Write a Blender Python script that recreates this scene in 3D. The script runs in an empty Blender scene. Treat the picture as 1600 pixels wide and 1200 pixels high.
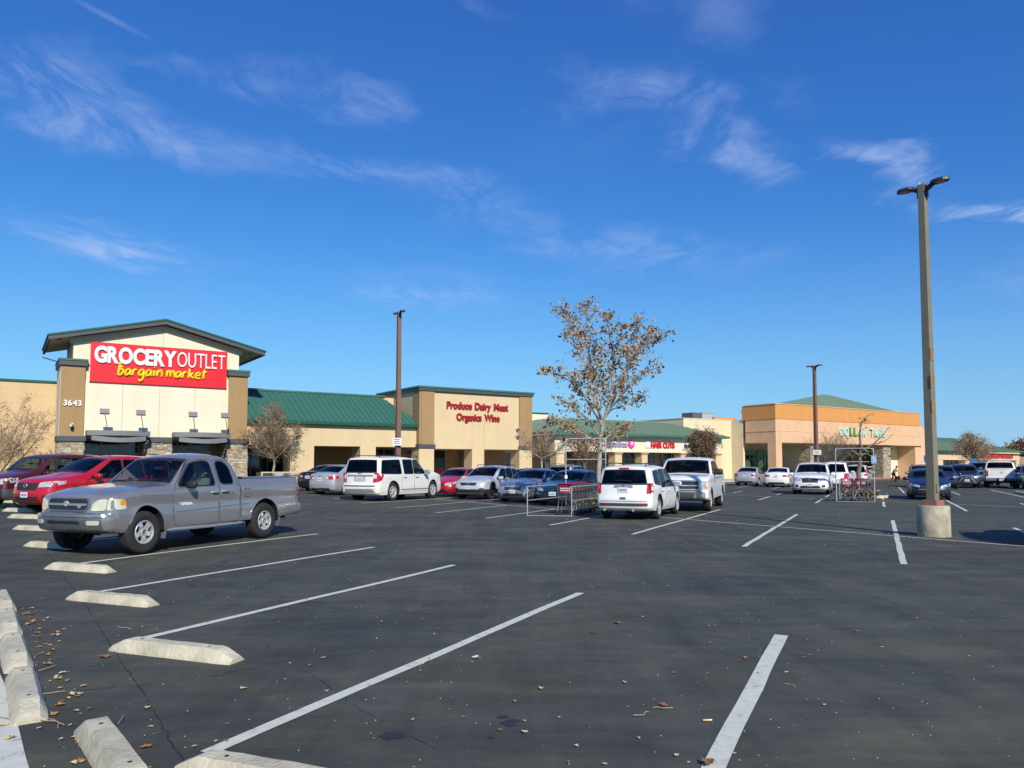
import bpy, bmesh, math, random
from mathutils import Vector, Matrix, noise
from mathutils.geometry import delaunay_2d_cdt
R = random.Random(7)
S = bpy.context.scene
COL = S.collection
rad = math.radians

# ------------------------------------------------------------------ camera, sky, sun, exposure
EYE = 1.65
PITCH = rad(3.56)
FPX, CYPX = 1202.0, 652.0
cam = bpy.data.cameras.new('camera')
cam.sensor_width = 36.0
cam.lens = FPX/1600*36.0
cam.shift_y = 52/1600
cam.clip_start = 0.1
cam.clip_end = 4000
camo = bpy.data.objects.new('camera', cam)
COL.objects.link(camo)
camo.location = (0, 0, EYE)
camo.rotation_euler = (math.pi/2+PITCH, 0, 0)
S.camera = camo

SUN_EL = rad(34)
SUN_AZ = math.atan2(.34, -.94)          # clockwise from +Y
sd = Vector((math.sin(SUN_AZ)*math.cos(SUN_EL), math.cos(SUN_AZ)*math.cos(SUN_EL), math.sin(SUN_EL)))
sun = bpy.data.lights.new('sun', 'SUN')
sun.energy = 4.7
sun.angle = rad(.53)
sun.color = (1, .945, .85)
suno = bpy.data.objects.new('sun', sun)
COL.objects.link(suno)
suno.rotation_euler = (-sd).to_track_quat('-Z', 'Y').to_euler()
S.view_settings.view_transform = 'Standard'
S.view_settings.look = 'None'
S.view_settings.exposure = 0.06
S.view_settings.gamma = 1.0
S.view_settings.use_curve_mapping = False
S.cycles.max_bounces = 6
S.cycles.transparent_max_bounces = 24
S.cycles.glossy_bounces = 3
S.cycles.caustics_reflective = False
S.cycles.caustics_refractive = False

W = bpy.data.worlds.new('World')
S.world = W
W.use_nodes = True
nt = W.node_tree
nt.nodes.clear()


def N(t, **k):
    n = nt.nodes.new(t)
    for a, b in k.items():
        if a == 'v':
            for i, x in b.items():
                n.inputs[i].default_value = x
        else:
            setattr(n, a, b)
    return n


def Lk(a, b):
    nt.links.new(a, b)


def Mth(op, a, b=None, c=None, clamp=False):
    n = N('ShaderNodeMath', operation=op, use_clamp=clamp)
    for i, x in enumerate((a, b, c)):
        if x is None:
            continue
        if isinstance(x, (int, float)):
            n.inputs[i].default_value = x
        else:
            Lk(x, n.inputs[i])
    return n.outputs[0]


sky = N('ShaderNodeTexSky', sky_type='NISHITA', sun_disc=False, sun_elevation=SUN_EL, sun_rotation=SUN_AZ,
        altitude=100, air_density=1.0, dust_density=0.0, ozone_density=2.6)
sp_ = N('ShaderNodeSeparateColor')
Lk(sky.outputs[0], sp_.inputs[0])
hs = N('ShaderNodeCombineColor')
Lk(Mth('MULTIPLY', sp_.outputs[0], .335), hs.inputs[0])
Lk(Mth('MULTIPLY', sp_.outputs[1], .84), hs.inputs[1])
Lk(Mth('MULTIPLY', Mth('POWER', sp_.outputs[2], .70), 2.28), hs.inputs[2])
tc = N('ShaderNodeTexCoord')
sx = N('ShaderNodeSeparateXYZ')
Lk(tc.outputs['Generated'], sx.inputs[0])
# cirrus: direction projected on a high flat layer
zz = Mth('MAXIMUM', sx.outputs[2], 0.02)
px = Mth('DIVIDE', sx.outputs[0], zz)
py = Mth('DIVIDE', sx.outputs[1], zz)


wn = N('ShaderNodeTexNoise', v={'Scale': 1.1, 'Detail': 5, 'Roughness': .6})
cb0 = N('ShaderNodeCombineXYZ')
Lk(px, cb0.inputs[0])
Lk(py, cb0.inputs[1])
Lk(cb0.outputs[0], wn.inputs['Vector'])
ws = N('ShaderNodeSeparateColor')
Lk(wn.outputs['Color'], ws.inputs[0])
pxw = Mth('ADD', px, Mth('MULTIPLY_ADD', ws.outputs[0], 1.1, -.55))
pyw = Mth('ADD', py, Mth('MULTIPLY_ADD', ws.outputs[1], 1.1, -.55))


def uv_dir(u, v):
    x = (u-800)/FPX
    y = -(v-CYPX)/FPX
    r = Vector((x, math.cos(PITCH)-y*math.sin(PITCH), math.sin(PITCH)+y*math.cos(PITCH)))
    return r.x/r.z, r.y/r.z


def blob(u0, v0, u1, v1, wid, amp):
    """soft streak between two points of the high cloud layer (given by where they are seen)"""
    a = uv_dir(u0, v0)
    b = uv_dir(u1, v1)
    dx, dy = b[0]-a[0], b[1]-a[1]
    L = math.hypot(dx, dy)
    dx, dy = dx/L, dy/L
    cx, cy = (a[0]+b[0])/2, (a[1]+b[1])/2
    X = Mth('SUBTRACT', pxw if wid > .03 else px, cx)
    Y = Mth('SUBTRACT', pyw if wid > .03 else py, cy)
    al = Mth('ADD', Mth('MULTIPLY', X, dx/(L*.62)), Mth('MULTIPLY', Y, dy/(L*.62)))
    ac = Mth('ADD', Mth('MULTIPLY', X, -dy/wid), Mth('MULTIPLY', Y, dx/wid))
    q = Mth('ADD', Mth('MULTIPLY', al, al), Mth('MULTIPLY', ac, ac))
    g = Mth('SUBTRACT', 1.0, q, clamp=True)
    return Mth('MULTIPLY', Mth('MULTIPLY', g, g), amp)


# (seen from, seen to, width in layer units, strength)
STREAKS = [(-80, 120, 330, 245, .30, 1.35), (-40, 95, 260, 150, .22, .7), (180, 190, 680, 310, .26, .50), (400, 95, 600, 165, .20, .75), (540, 255, 820, 360, .30, .55), (780, 330, 1110, 400, .32, .50), (820, 375, 1100, 405, .4, .35),
           (850, 110, 1110, 195, .22, .95), (1040, 190, 1215, 305, .20, 1.1), (1290, 228, 1450, 305, .14, 1.1), (1420, 295, 1660, 390, .18, 1.2),
           (10, 350, 350, 425, .45, 1.0), (540, 465, 820, 445, .8, .6), (990, -30, 1130, 75, .16, .35), (1180, 100, 1290, 190, .1, .25), (280, 80, 390, 150, .18, .6),
           (1560, 380, 1660, 480, .3, .35), (880, 430, 1250, 410, .5, .3), (720, -10, 830, 20, .05, .25), (96, -12, 240, 64, .020, .4)]
acc = None
for b in STREAKS:
    o = blob(*b)
    acc = o if acc is None else Mth('ADD', acc, o)
cb = N('ShaderNodeCombineXYZ')
Lk(px, cb.inputs[0])
Lk(py, cb.inputs[1])
mp = N('ShaderNodeMapping')
mp.inputs['Rotation'].default_value = (0, 0, rad(12))
mp.inputs['Scale'].default_value = (2.4, 1.1, 1)
Lk(cb.outputs[0], mp.inputs[0])
n1 = N('ShaderNodeTexNoise', v={'Scale': 1.6, 'Detail': 10, 'Roughness': .66, 'Distortion': 1.0})
Lk(mp.outputs[0], n1.inputs['Vector'])
n2 = N('ShaderNodeTexNoise', v={'Scale': .55, 'Detail': 3, 'Roughness': .5, 'Distortion': .3})
Lk(cb.outputs[0], n2.inputs['Vector'])
n3 = N('ShaderNodeTexNoise', v={'Scale': .9, 'Detail': 6, 'Roughness': .6, 'Distortion': .8})
Lk(cb.outputs[0], n3.inputs['Vector'])
w1 = Mth('MULTIPLY_ADD', n1.outputs[0], 4.4, -1.75, clamp=True)
w3 = Mth('MULTIPLY_ADD', n3.outputs[0], 2.6, -.75, clamp=True)
wis = Mth('MULTIPLY', w1, Mth('MULTIPLY_ADD', w3, .6, .4))
far = Mth('MULTIPLY_ADD', n2.outputs[0], 3.0, -1.62, clamp=True)
# faint generic veil everywhere, so the sky goes on alike outside the frame
base = Mth('MULTIPLY', Mth('MULTIPLY', far, wis), .22)
dens = Mth('ADD', Mth('MULTIPLY', acc, Mth('MULTIPLY_ADD', wis, .95, .045)), base)
hz = Mth('MULTIPLY_ADD', sx.outputs[2], 9, -.15, clamp=True)
dens = Mth('MULTIPLY', Mth('MULTIPLY', dens, hz), .62, clamp=True)
mx = N('ShaderNodeMixRGB')
mx.inputs[2].default_value = (5.2, 6.3, 9.6, 1)
Lk(dens, mx.inputs[0])
hzf = Mth('SUBTRACT', 1.0, Mth('DIVIDE', Mth('MAXIMUM', sx.outputs[2], 0.0), .34), clamp=True)
hmx = N('ShaderNodeMixRGB', v={2: (3.7, 5.6, 8.2, 1)})       # pale haze low over the whole horizon
Lk(Mth('MULTIPLY', Mth('MULTIPLY', hzf, hzf), .78), hmx.inputs[0])
Lk(hs.outputs[0], hmx.inputs[1])
Lk(hmx.outputs[0], mx.inputs[1])
bg = N('ShaderNodeBackground')
bg.inputs[1].default_value = .095
Lk(mx.outputs[0], bg.inputs[0])
ow = N('ShaderNodeOutputWorld')
Lk(bg.outputs[0], ow.inputs[0])

# ------------------------------------------------------------------ materials
MATS = {}


def mat(name, col, rough=.7, metal=0., var=0., vscale=3., bump=0., bscale=30., coat=0., spec=.5, col2=None, stain=None, stretch=None, rnd=0., streak=0.):
    if name in MATS:
        return MATS[name]
    m = bpy.data.materials.new(name)
    m.use_nodes = True
    t = m.node_tree
    b = t.nodes['Principled BSDF']
    b.inputs['Base Color'].default_value = (*col, 1)
    b.inputs['Roughness'].default_value = rough
    b.inputs['Metallic'].default_value = metal
    b.inputs['Coat Weight'].default_value = coat
    b.inputs['Coat Roughness'].default_value = .06
    b.inputs['Specular IOR Level'].default_value = spec
    tcn = t.nodes.new('ShaderNodeTexCoord')
    vec = tcn.outputs['Object']
    if stretch:
        mpn = t.nodes.new('ShaderNodeMapping')
        mpn.inputs['Scale'].default_value = stretch
        t.links.new(vec, mpn.inputs[0])
        vec = mpn.outputs[0]
    out = None
    if streak > 0:
        mp3 = t.nodes.new('ShaderNodeMapping')
        mp3.inputs['Scale'].default_value = (.8, .8, .10)
        t.links.new(tcn.outputs['Object'], mp3.inputs[0])
        n3_ = t.nodes.new('ShaderNodeTexNoise')
        n3_.inputs['Scale'].default_value = 1.6
        n3_.inputs['Detail'].default_value = 7
        n3_.inputs['Roughness'].default_value = .7
        t.links.new(mp3.outputs[0], n3_.inputs['Vector'])
        r3 = t.nodes.new('ShaderNodeValToRGB')
        r3.color_ramp.elements[0].position = .36
        r3.color_ramp.elements[0].color = (1-streak, 1-streak*1.05, 1-streak*1.15, 1)
        r3.color_ramp.elements[1].position = .55
        r3.color_ramp.elements[1].color = (1, 1, 1, 1)
        t.links.new(n3_.outputs[0], r3.inputs[0])
        stk = r3.outputs[0]
    if var > 0:
        n = t.nodes.new('ShaderNodeTexNoise')
        n.inputs['Scale'].default_value = vscale
        n.inputs['Detail'].default_value = 6
        n.inputs['Roughness'].default_value = .62
        t.links.new(vec, n.inputs['Vector'])
        r = t.nodes.new('ShaderNodeValToRGB')
        c2 = col2 or tuple(c*(1-var) for c in col)
        c1 = tuple(min(1, c*(1+var*.5)) for c in col)
        r.color_ramp.elements[0].position = .32
        r.color_ramp.elements[1].position = .68
        r.color_ramp.elements[0].color = (*c2, 1)
        r.color_ramp.elements[1].color = (*c1, 1)
        t.links.new(n.outputs[0], r.inputs[0])
        out = r.outputs[0]
    if rnd > 0:
        oi = t.nodes.new('ShaderNodeObjectInfo')
        h = t.nodes.new('ShaderNodeHueSaturation')
        mm = t.nodes.new('ShaderNodeMath')
        mm.operation = 'MULTIPLY_ADD'
        mm.inputs[1].default_value = rnd*2
        mm.inputs[2].default_value = 1-rnd
        t.links.new(oi.outputs['Random'], mm.inputs[0])
        t.links.new(mm.outputs[0], h.inputs['Value'])
        if out:
            t.links.new(out, h.inputs['Color'])
        else:
            h.inputs['Color'].default_value = (*col, 1)
        out = h.outputs[0]
    if streak > 0:
        mu = t.nodes.new('ShaderNodeMixRGB')
        mu.blend_type = 'MULTIPLY'
        mu.inputs[0].default_value = 1
        if out:
            t.links.new(out, mu.inputs[1])
        else:
            mu.inputs[1].default_value = (*col, 1)
        t.links.new(stk, mu.inputs[2])
        out = mu.outputs[0]
    if out:
        t.links.new(out, b.inputs['Base Color'])
    if bump > 0:
        n = t.nodes.new('ShaderNodeTexNoise')
        n.inputs['Scale'].default_value = bscale
        n.inputs['Detail'].default_value = 4
        t.links.new(vec, n.inputs['Vector'])
        bp = t.nodes.new('ShaderNodeBump')
        bp.inputs['Strength'].default_value = bump
        bp.inputs['Distance'].default_value = .02
        t.links.new(n.outputs[0], bp.inputs['Height'])
        t.links.new(bp.outputs[0], b.inputs['Normal'])
    MATS[name] = m
    return m


def paint(name, col, metal=0., rough=.38, coat=1.):
    return mat(name, col, rough, metal, coat=coat, var=.05, vscale=2.)


def glass_mat(name, tint, refl=.08, rough=.02, maxr=.55):
    if name in MATS:
        return MATS[name]
    m = bpy.data.materials.new(name)
    m.use_nodes = True
    t = m.node_tree
    t.nodes.clear()
    o = t.nodes.new('ShaderNodeOutputMaterial')
    mixn = t.nodes.new('ShaderNodeMixShader')
    tr = t.nodes.new('ShaderNodeBsdfTransparent')
    tr.inputs[0].default_value = (*tint, 1)
    gl = t.nodes.new('ShaderNodeBsdfGlossy')
    gl.inputs['Roughness'].default_value = rough
    fr = t.nodes.new('ShaderNodeFresnel')
    fr.inputs[0].default_value = 1.52
    ml = t.nodes.new('ShaderNodeMath')
    ml.operation = 'MULTIPLY_ADD'
    ml.inputs[1].default_value = .65
    ml.inputs[2].default_value = refl
    ml.use_clamp = True
    t.links.new(fr.outputs[0], ml.inputs[0])
    mn = t.nodes.new('ShaderNodeMath')
    mn.operation = 'MINIMUM'
    mn.inputs[1].default_value = maxr
    t.links.new(ml.outputs[0], mn.inputs[0])
    t.links.new(mn.outputs[0], mixn.inputs[0])
    t.links.new(tr.outputs[0], mixn.inputs[1])
    t.links.new(gl.outputs[0], mixn.inputs[2])
    t.links.new(mixn.outputs[0], o.inputs[0])
    MATS[name] = m
    return m


# ------------------------------------------------------------------ object helpers
def tag(o, label=None, cat=None, group=None, kind=None):
    if label:
        o['label'] = label
    if cat:
        o['category'] = cat
    if group:
        o['group'] = group
    if kind:
        o['kind'] = kind
    return o


def empty(name, loc=(0, 0, 0), rz=0., label=None, cat=None, group=None, kind=None):
    o = bpy.data.objects.new(name, None)
    o.empty_display_size = .2
    COL.objects.link(o)
    o.location = loc
    o.rotation_euler = (0, 0, rz)
    return tag(o, label, cat, group, kind)


def link(name, me, parent=None, loc=None, rz=0.):
    o = bpy.data.objects.new(name, me)
    COL.objects.link(o)
    if parent:
        o.parent = parent
    if loc:
        o.location = loc
    if rz:
        o.rotation_euler = (0, 0, rz)
    return o


def copy_tree(o, parent=None):
    c = o.copy()
    COL.objects.link(c)
    if parent:
        c.parent = parent
    for ch in list(o.children):
        copy_tree(ch, c)
    return c


class MB:
    def __init__(s):
        s.v = []
        s.f = []
        s.m = []
        s.ms = []
        s.cur = 0

    def use(s, m):
        if m not in s.ms:
            s.ms.append(m)
        s.cur = s.ms.index(m)
        return s

    def add(s, vs, fs):
        b = len(s.v)
        s.v.extend([tuple(x) for x in vs])
        for f in fs:
            s.f.append(tuple(i+b for i in f))
            s.m.append(s.cur)
        return s

    def box(s, x0, x1, y0, y1, z0, z1):
        return s.add([(x0, y0, z0), (x1, y0, z0), (x1, y1, z0), (x0, y1, z0), (x0, y0, z1), (x1, y0, z1), (x1, y1, z1), (x0, y1, z1)],
                     [(0, 3, 2, 1), (4, 5, 6, 7), (0, 1, 5, 4), (1, 2, 6, 5), (2, 3, 7, 6), (3, 0, 4, 7)])

    def obox(s, c, ax, ay, az):
        c = Vector(c)
        ax, ay, az = Vector(ax), Vector(ay), Vector(az)
        vs = [c+i*ax+j*ay+k*az for k in (-1, 1) for j in (-1, 1) for i in (-1, 1)]
        return s.add(vs, [(0, 2, 3, 1), (4, 5, 7, 6), (0, 1, 5, 4), (1, 3, 7, 5), (3, 2, 6, 7), (2, 0, 4, 6)])

    def prism(s, poly, y0, y1, axis='y'):
        """poly in (x,z) extruded along y  (axis y), or (x,y) along z (axis z), or (y,z) along x (axis x)"""
        n = len(poly)
        if axis == 'y':
            f = lambda p, t: (p[0], t, p[1])
        elif axis == 'z':
            f = lambda p, t: (p[0], p[1], t)
        else:
            f = lambda p, t: (t, p[0], p[1])
        vs = [f(p, y0) for p in poly]+[f(p, y1) for p in poly]
        fs = [tuple(range(n)), tuple(range(2*n-1, n-1, -1))]
        fs += [(i, i+n, (i+1) % n+n, (i+1) % n) for i in range(n)]
        return s.add(vs, fs)

    def tube(s, pts, rs, n=8, cap=True):
        pts = [Vector(p) for p in pts]
        if isinstance(rs, (int, float)):
            rs = [rs]*len(pts)
        b = len(s.v)
        prev = None
        for i, p in enumerate(pts):
            if i == 0:
                d = pts[1]-p
            elif i == len(pts)-1:
                d = p-pts[i-1]
            else:
                d = pts[i+1]-pts[i-1]
            if d.length < 1e-9:
                d = Vector((0, 0, 1))
            d.normalize()
            if prev is None:
                a = Vector((0, 0, 1)) if abs(d.z) < .9 else Vector((1, 0, 0))
                x = d.cross(a).normalized()
            else:
                x = (prev-d*prev.dot(d))
                x = x.normalized() if x.length > 1e-6 else d.orthogonal().normalized()
            prev = x
            y = d.cross(x)
            for k in range(n):
                t = 2*math.pi*k/n
                s.v.append(tuple(p+(x*math.cos(t)+y*math.sin(t))*rs[i]))
        for i in range(len(pts)-1):
            for k in range(n):
                s.f.append((b+i*n+k, b+i*n+(k+1) % n, b+(i+1)*n+(k+1) % n, b+(i+1)*n+k))
                s.m.append(s.cur)
        if cap:
            s.f.append(tuple(b+k for k in range(n))[::-1])
            s.m.append(s.cur)
            s.f.append(tuple(b+(len(pts)-1)*n+k for k in range(n)))
            s.m.append(s.cur)
        return s

    def lathe(s, prof, n=24, axis='z', c=(0, 0, 0), cap=True):
        """prof: (r, h)"""
        b = len(s.v)
        for r, h in prof:
            for k in range(n):
                t = 2*math.pi*k/n
                q = (r*math.cos(t), r*math.sin(t), h)
                if axis == 'y':
                    q = (q[0], h, q[1])
                elif axis == 'x':
                    q = (h, q[0], q[1])
                s.v.append((q[0]+c[0], q[1]+c[1], q[2]+c[2]))
        for i in range(len(prof)-1):
            for k in range(n):
                s.f.append((b+i*n+k, b+i*n+(k+1) % n, b+(i+1)*n+(k+1) % n, b+(i+1)*n+k))
                s.m.append(s.cur)
        if cap:
            s.f.append(tuple(b+k for k in range(n))[::-1])
            s.m.append(s.cur)
            s.f.append(tuple(b+(len(prof)-1)*n+k for k in range(n)))
            s.m.append(s.cur)
        return s

    def mesh(s, name, m=None, smooth=None, bevel=0., weld=False, recalc=True):
        me = bpy.data.meshes.new(name)
        me.from_pydata(s.v, [], s.f)
        ms = s.ms if s.ms else [m]
        for x in ms:
            me.materials.append(x)
        if s.ms:
            me.polygons.foreach_set('material_index', s.m)
        bm = bmesh.new()
        bm.from_mesh(me)
        if weld:
            bmesh.ops.remove_doubles(bm, verts=bm.verts, dist=1e-4)
        if recalc:
            bmesh.ops.recalc_face_normals(bm, faces=bm.faces)
        if bevel > 0:
            es = [e for e in bm.edges if len(e.link_faces) == 2 and e.calc_face_angle(0) > .5]
            bmesh.ops.bevel(bm, geom=es, offset=bevel, segments=2, profile=.6, affect='EDGES', clamp_overlap=True)
        bm.to_mesh(me)
        bm.free()
        if smooth is not None:
            me.polygons.foreach_set('use_smooth', [True]*len(me.polygons))
            me.set_sharp_from_angle(angle=rad(smooth))
        return me

    def obj(s, name, m=None, parent=None, loc=None, rz=0., smooth=None, bevel=0., weld=False, recalc=True):
        return link(name, s.mesh(name, m, smooth, bevel, weld, recalc), parent, loc, rz)


FONT = None


def text_mesh(txt, size, extrude, fat, m, shear=0., name='lettering'):
    cu = bpy.data.curves.new('lettering', 'FONT')
    cu.body = txt
    cu.size = size
    cu.extrude = extrude
    cu.offset = fat
    cu.shear = shear
    cu.resolution_u = 4
    o = bpy.data.objects.new('lettering', cu)
    COL.objects.link(o)
    dg = bpy.context.evaluated_depsgraph_get()
    me = bpy.data.meshes.new_from_object(o.evaluated_get(dg))
    bpy.data.objects.remove(o)
    bpy.data.curves.remove(cu)
    me.materials.clear()
    me.materials.append(m)
    me.name = name
    return me


def letters(parent, txt, x0, x1, zb, height, dep, y, m, fat=0., name='letter', space=.5, gap=.12, byword=False, slope=0.):
    """text in the plane y=const facing -y, from x0 to x1, baseline zb, capital height `height`; each letter its own mesh"""
    items = txt.split(' ') if byword else list(txt)
    size = height/.70
    cells = []
    for it in items:
        if it == ' ':
            cells.append((None, height*space/1.0, 0))
            continue
        m0 = text_mesh(it, size, 0, 0, m, name=name)
        xs = [v.co.x for v in m0.vertices]
        bpy.data.meshes.remove(m0)
        me = text_mesh(it, size, dep, fat, m, name=name)
        cells.append((me, max(xs)-min(xs)+2*fat, min(xs)-fat))
    g = height*gap if not byword else height*space
    tot = sum(c[1] for c in cells)+g*(len(cells)-1)
    k = (x1-x0)/tot
    x = x0
    out = []
    for me, w, mn in cells:
        if me:
            for v in me.vertices:
                cx, cy, cz = v.co
                v.co = ((cx-mn)*k, -cz, cy)
            me.update()
            o = link(name, me, parent, (x, y-dep, zb+slope*(x-x0)))
            out.append(o)
        x += (w+g)*k
    return out


def hz_(x, y):
    """height of the tarmac: it climbs gently towards the far left"""
    a = min(max((-x-2.5)/11, 0), 1.25)
    a = a*a*(3-2*a) if a < 1 else 1+(a-1)*.0
    b = min(max((y-10)/12, 0), 1)
    b = b*b*(3-2*b)
    return .24*a*b


def GP(u, v):
    """ground point seen at pixel (u,v) of the 1600x1200 photograph"""
    x = (u-800)/FPX
    y = -(v-CYPX)/FPX
    r = (x, math.cos(PITCH)-y*math.sin(PITCH), math.sin(PITCH)+y*math.cos(PITCH))
    h = 0.
    for _ in range(12):
        t = (h-EYE)/r[2]
        h = .5*h+.5*hz_(r[0]*t, r[1]*t)
    return (r[0]*t, r[1]*t)


MA = math.atan2(.553, .833)
MU = Vector((math.cos(MA), math.sin(MA), 0))
MN = Vector((-math.sin(MA), math.cos(MA), 0))


def ML(s, d, z=0.):
    p = MU*s+MN*d
    return Vector((p.x, p.y, z))
# ------------------------------------------------------------------ tarmac
def asphalt_material():
    m = bpy.data.materials.new('asphalt')
    m.use_nodes = True
    t = m.node_tree
    b = t.nodes['Principled BSDF']
    b.inputs['Roughness'].default_value = .8
    b.inputs['Specular IOR Level'].default_value = .35

    def n(ty, **k):
        x = t.nodes.new(ty)
        for a, c in k.items():
            if a == 'v':
                for i, q in c.items():
                    x.inputs[i].default_value = q
            else:
                setattr(x, a, c)
        return x

    def mth(op, a, bb=None, c=None, clamp=False):
        x = n('ShaderNodeMath', operation=op, use_clamp=clamp)
        for i, q in enumerate((a, bb, c)):
            if q is None:
                continue
            if isinstance(q, (int, float)):
                x.inputs[i].default_value = q
            else:
                t.links.new(q, x.inputs[i])
        return x.outputs[0]
    tc_ = n('ShaderNodeTexCoord')
    P_ = tc_.outputs['Object']

    def noise_(scale, detail=5, rough=.6, vec=None, dist=0.):
        x = n('ShaderNodeTexNoise', v={'Scale': scale, 'Detail': detail, 'Roughness': rough, 'Distortion': dist})
        t.links.new(vec or P_, x.inputs['Vector'])
        return x.outputs[0]

    def mapped(rot, sc):
        x = n('ShaderNodeMapping')
        x.inputs['Rotation'].default_value = (0, 0, rot)
        x.inputs['Scale'].default_value = sc
        t.links.new(P_, x.inputs[0])
        return x.outputs[0]
    # rows run along MN: streaks of seal coat across them, tyre lanes along them
    along = mapped(-MA, (3.2, .35, 1))
    across = mapped(-MA+.2, (.5, 1.7, 1))
    big = noise_(.12, 4)
    mid = noise_(.9, 6, .65)
    st = noise_(.9, 8, .7, across, 1.6)
    st2 = noise_(.8, 5, .6, along, .4)
    fine = noise_(55, 3, .7)
    grit = noise_(190, 2, .8)
    v = mth('MULTIPLY_ADD', mth('SUBTRACT', big, .5), .045, .0555)
    v = mth('ADD', v, mth('MULTIPLY', mth('SUBTRACT', mid, .5), .045))
    v = mth('ADD', v, mth('MULTIPLY', mth('SUBTRACT', st, .5), .06))
    v = mth('ADD', v, mth('MULTIPLY', mth('SUBTRACT', st2, .5), .05))
    v = mth('ADD', v, mth('MULTIPLY', mth('SUBTRACT', fine, .5), .03))
    v = mth('ADD', v, mth('MULTIPLY', mth('SUBTRACT', grit, .5), .04))
    # scuffs: pale dusty patches near the wheel stops
    sc = mth('MULTIPLY', mth('MULTIPLY_ADD', noise_(.55, 6, .7, across, 1.4), 9, -5.4, clamp=True), mth('MULTIPLY_ADD', noise_(6, 4, .7), 2.2, -.6, clamp=True))
    v = mth('ADD', v, mth('MULTIPLY', sc, .040))
    # oil drips
    vo = n('ShaderNodeTexVoronoi', v={'Scale': .33, 'Randomness': 1})
    t.links.new(mapped(.3, (1, 1, 1)), vo.inputs['Vector'])
    nz = mth('MULTIPLY_ADD', noise_(5, 4, .6), .10, -.05)
    dd = mth('ADD', vo.outputs['Distance'], nz)
    oil = mth('MULTIPLY_ADD', dd, -22, 1.7, clamp=True)
    v = mth('MULTIPLY', v, mth('MULTIPLY_ADD', oil, -.55, 1))
    # cracks
    vc = n('ShaderNodeTexVoronoi', feature='DISTANCE_TO_EDGE', v={'Scale': .16})
    wv = n('ShaderNodeVectorMath', operation='ADD')
    nn = n('ShaderNodeTexNoise', v={'Scale': 1.3, 'Detail': 6})
    t.links.new(P_, nn.inputs['Vector'])
    vs = n('ShaderNodeVectorMath', operation='SCALE')
    vs.inputs['Scale'].default_value = 1.4
    t.links.new(nn.outputs['Color'], vs.inputs[0])
    t.links.new(P_, wv.inputs[0])
    t.links.new(vs.outputs[0], wv.inputs[1])
    t.links.new(wv.outputs[0], vc.inputs['Vector'])
    crk = mth('MULTIPLY', mth('MULTIPLY_ADD', vc.outputs['Distance'], -330, 1.0, clamp=True), mth('MULTIPLY_ADD', noise_(.7, 3), 6, -3.0, clamp=True))
    v = mth('MULTIPLY', v, mth('MULTIPLY_ADD', crk, -.6, 1))
    v = mth('MAXIMUM', v, .012)
    cc = n('ShaderNodeCombineColor')
    dustn = mth('MULTIPLY_ADD', noise_(.42, 7, .68, mapped(-MA+.5, (.8, 1.7, 1)), 1.2), 3.2, -1.15, clamp=True)
    v = mth('MULTIPLY', v, mth('MULTIPLY_ADD', dustn, .45, .88))
    t.links.new(mth('MULTIPLY', v, mth('MULTIPLY_ADD', dustn, .10, 1.06)), cc.inputs[0])
    t.links.new(mth('MULTIPLY', v, mth('MULTIPLY_ADD', dustn, .07, 1.10)), cc.inputs[1])
    t.links.new(mth('MULTIPLY', v, mth('MULTIPLY_ADD', dustn, -.16, .94)), cc.inputs[2])
    t.links.new(cc.outputs[0], b.inputs['Base Color'])
    bp = n('ShaderNodeBump', v={'Strength': .55, 'Distance': .006})
    t.links.new(mth('ADD', noise_(70, 3, .75), mth('MULTIPLY', crk, -1.5)), bp.inputs['Height'])
    t.links.new(bp.outputs[0], b.inputs['Normal'])
    t.links.new(mth('MULTIPLY_ADD', oil, -.3, .82), b.inputs['Roughness'])
    return m


M_ASPH = asphalt_material()


def axis_vals(a, b, lo, hi, step=1.0):
    v = [lo+i*step for i in range(int((hi-lo)/step)+1)]
    pre = [x for x in (-1500, -500, -200, -100, -70, -50) if a <= x < lo]
    post = [x for x in (50, 70, 100, 200, 500, 1500, 2500) if hi < x <= b]
    return pre+v+post


def ground():
    xs = axis_vals(-1500, 1500, -40, 20)
    ys = axis_vals(-100, 2500, -2, 45)
    ys = [-60, -10]+[y for y in ys if y >= -2]
    mb = MB()
    n = len(xs)
    mb.v = [(x, y, hz_(x, y)) for y in ys for x in xs]
    mb.f = [(j*n+i, j*n+i+1, (j+1)*n+i+1, (j+1)*n+i) for j in range(len(ys)-1) for i in range(n-1)]
    mb.m = [0]*len(mb.f)
    o = mb.obj('asphalt_parking_lot', M_ASPH, smooth=60, recalc=False)
    tag(o, kind='structure')
    return o


LOT = ground()


def worn_paint():
    m = bpy.data.materials.new('white_road_paint')
    m.use_nodes = True
    t = m.node_tree
    b = t.nodes['Principled BSDF']
    b.inputs['Roughness'].default_value = .65
    tc_ = t.nodes.new('ShaderNodeTexCoord')
    a = t.nodes.new('ShaderNodeTexNoise')
    a.inputs['Scale'].default_value = 9
    a.inputs['Detail'].default_value = 8
    a.inputs['Roughness'].default_value = .75
    t.links.new(tc_.outputs['Object'], a.inputs['Vector'])
    r = t.nodes.new('ShaderNodeValToRGB')
    e = r.color_ramp.elements
    e[0].position = .30
    e[0].color = (.10, .10, .10, 1)
    e[1].position = .42
    e[1].color = (.56, .56, .46, 1)
    r.color_ramp.elements.new(.75).color = (.70, .70, .575, 1)
    t.links.new(a.outputs[0], r.inputs[0])
    t.links.new(r.outputs[0], b.inputs['Base Color'])
    return m


M_PAINT = worn_paint()


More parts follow.
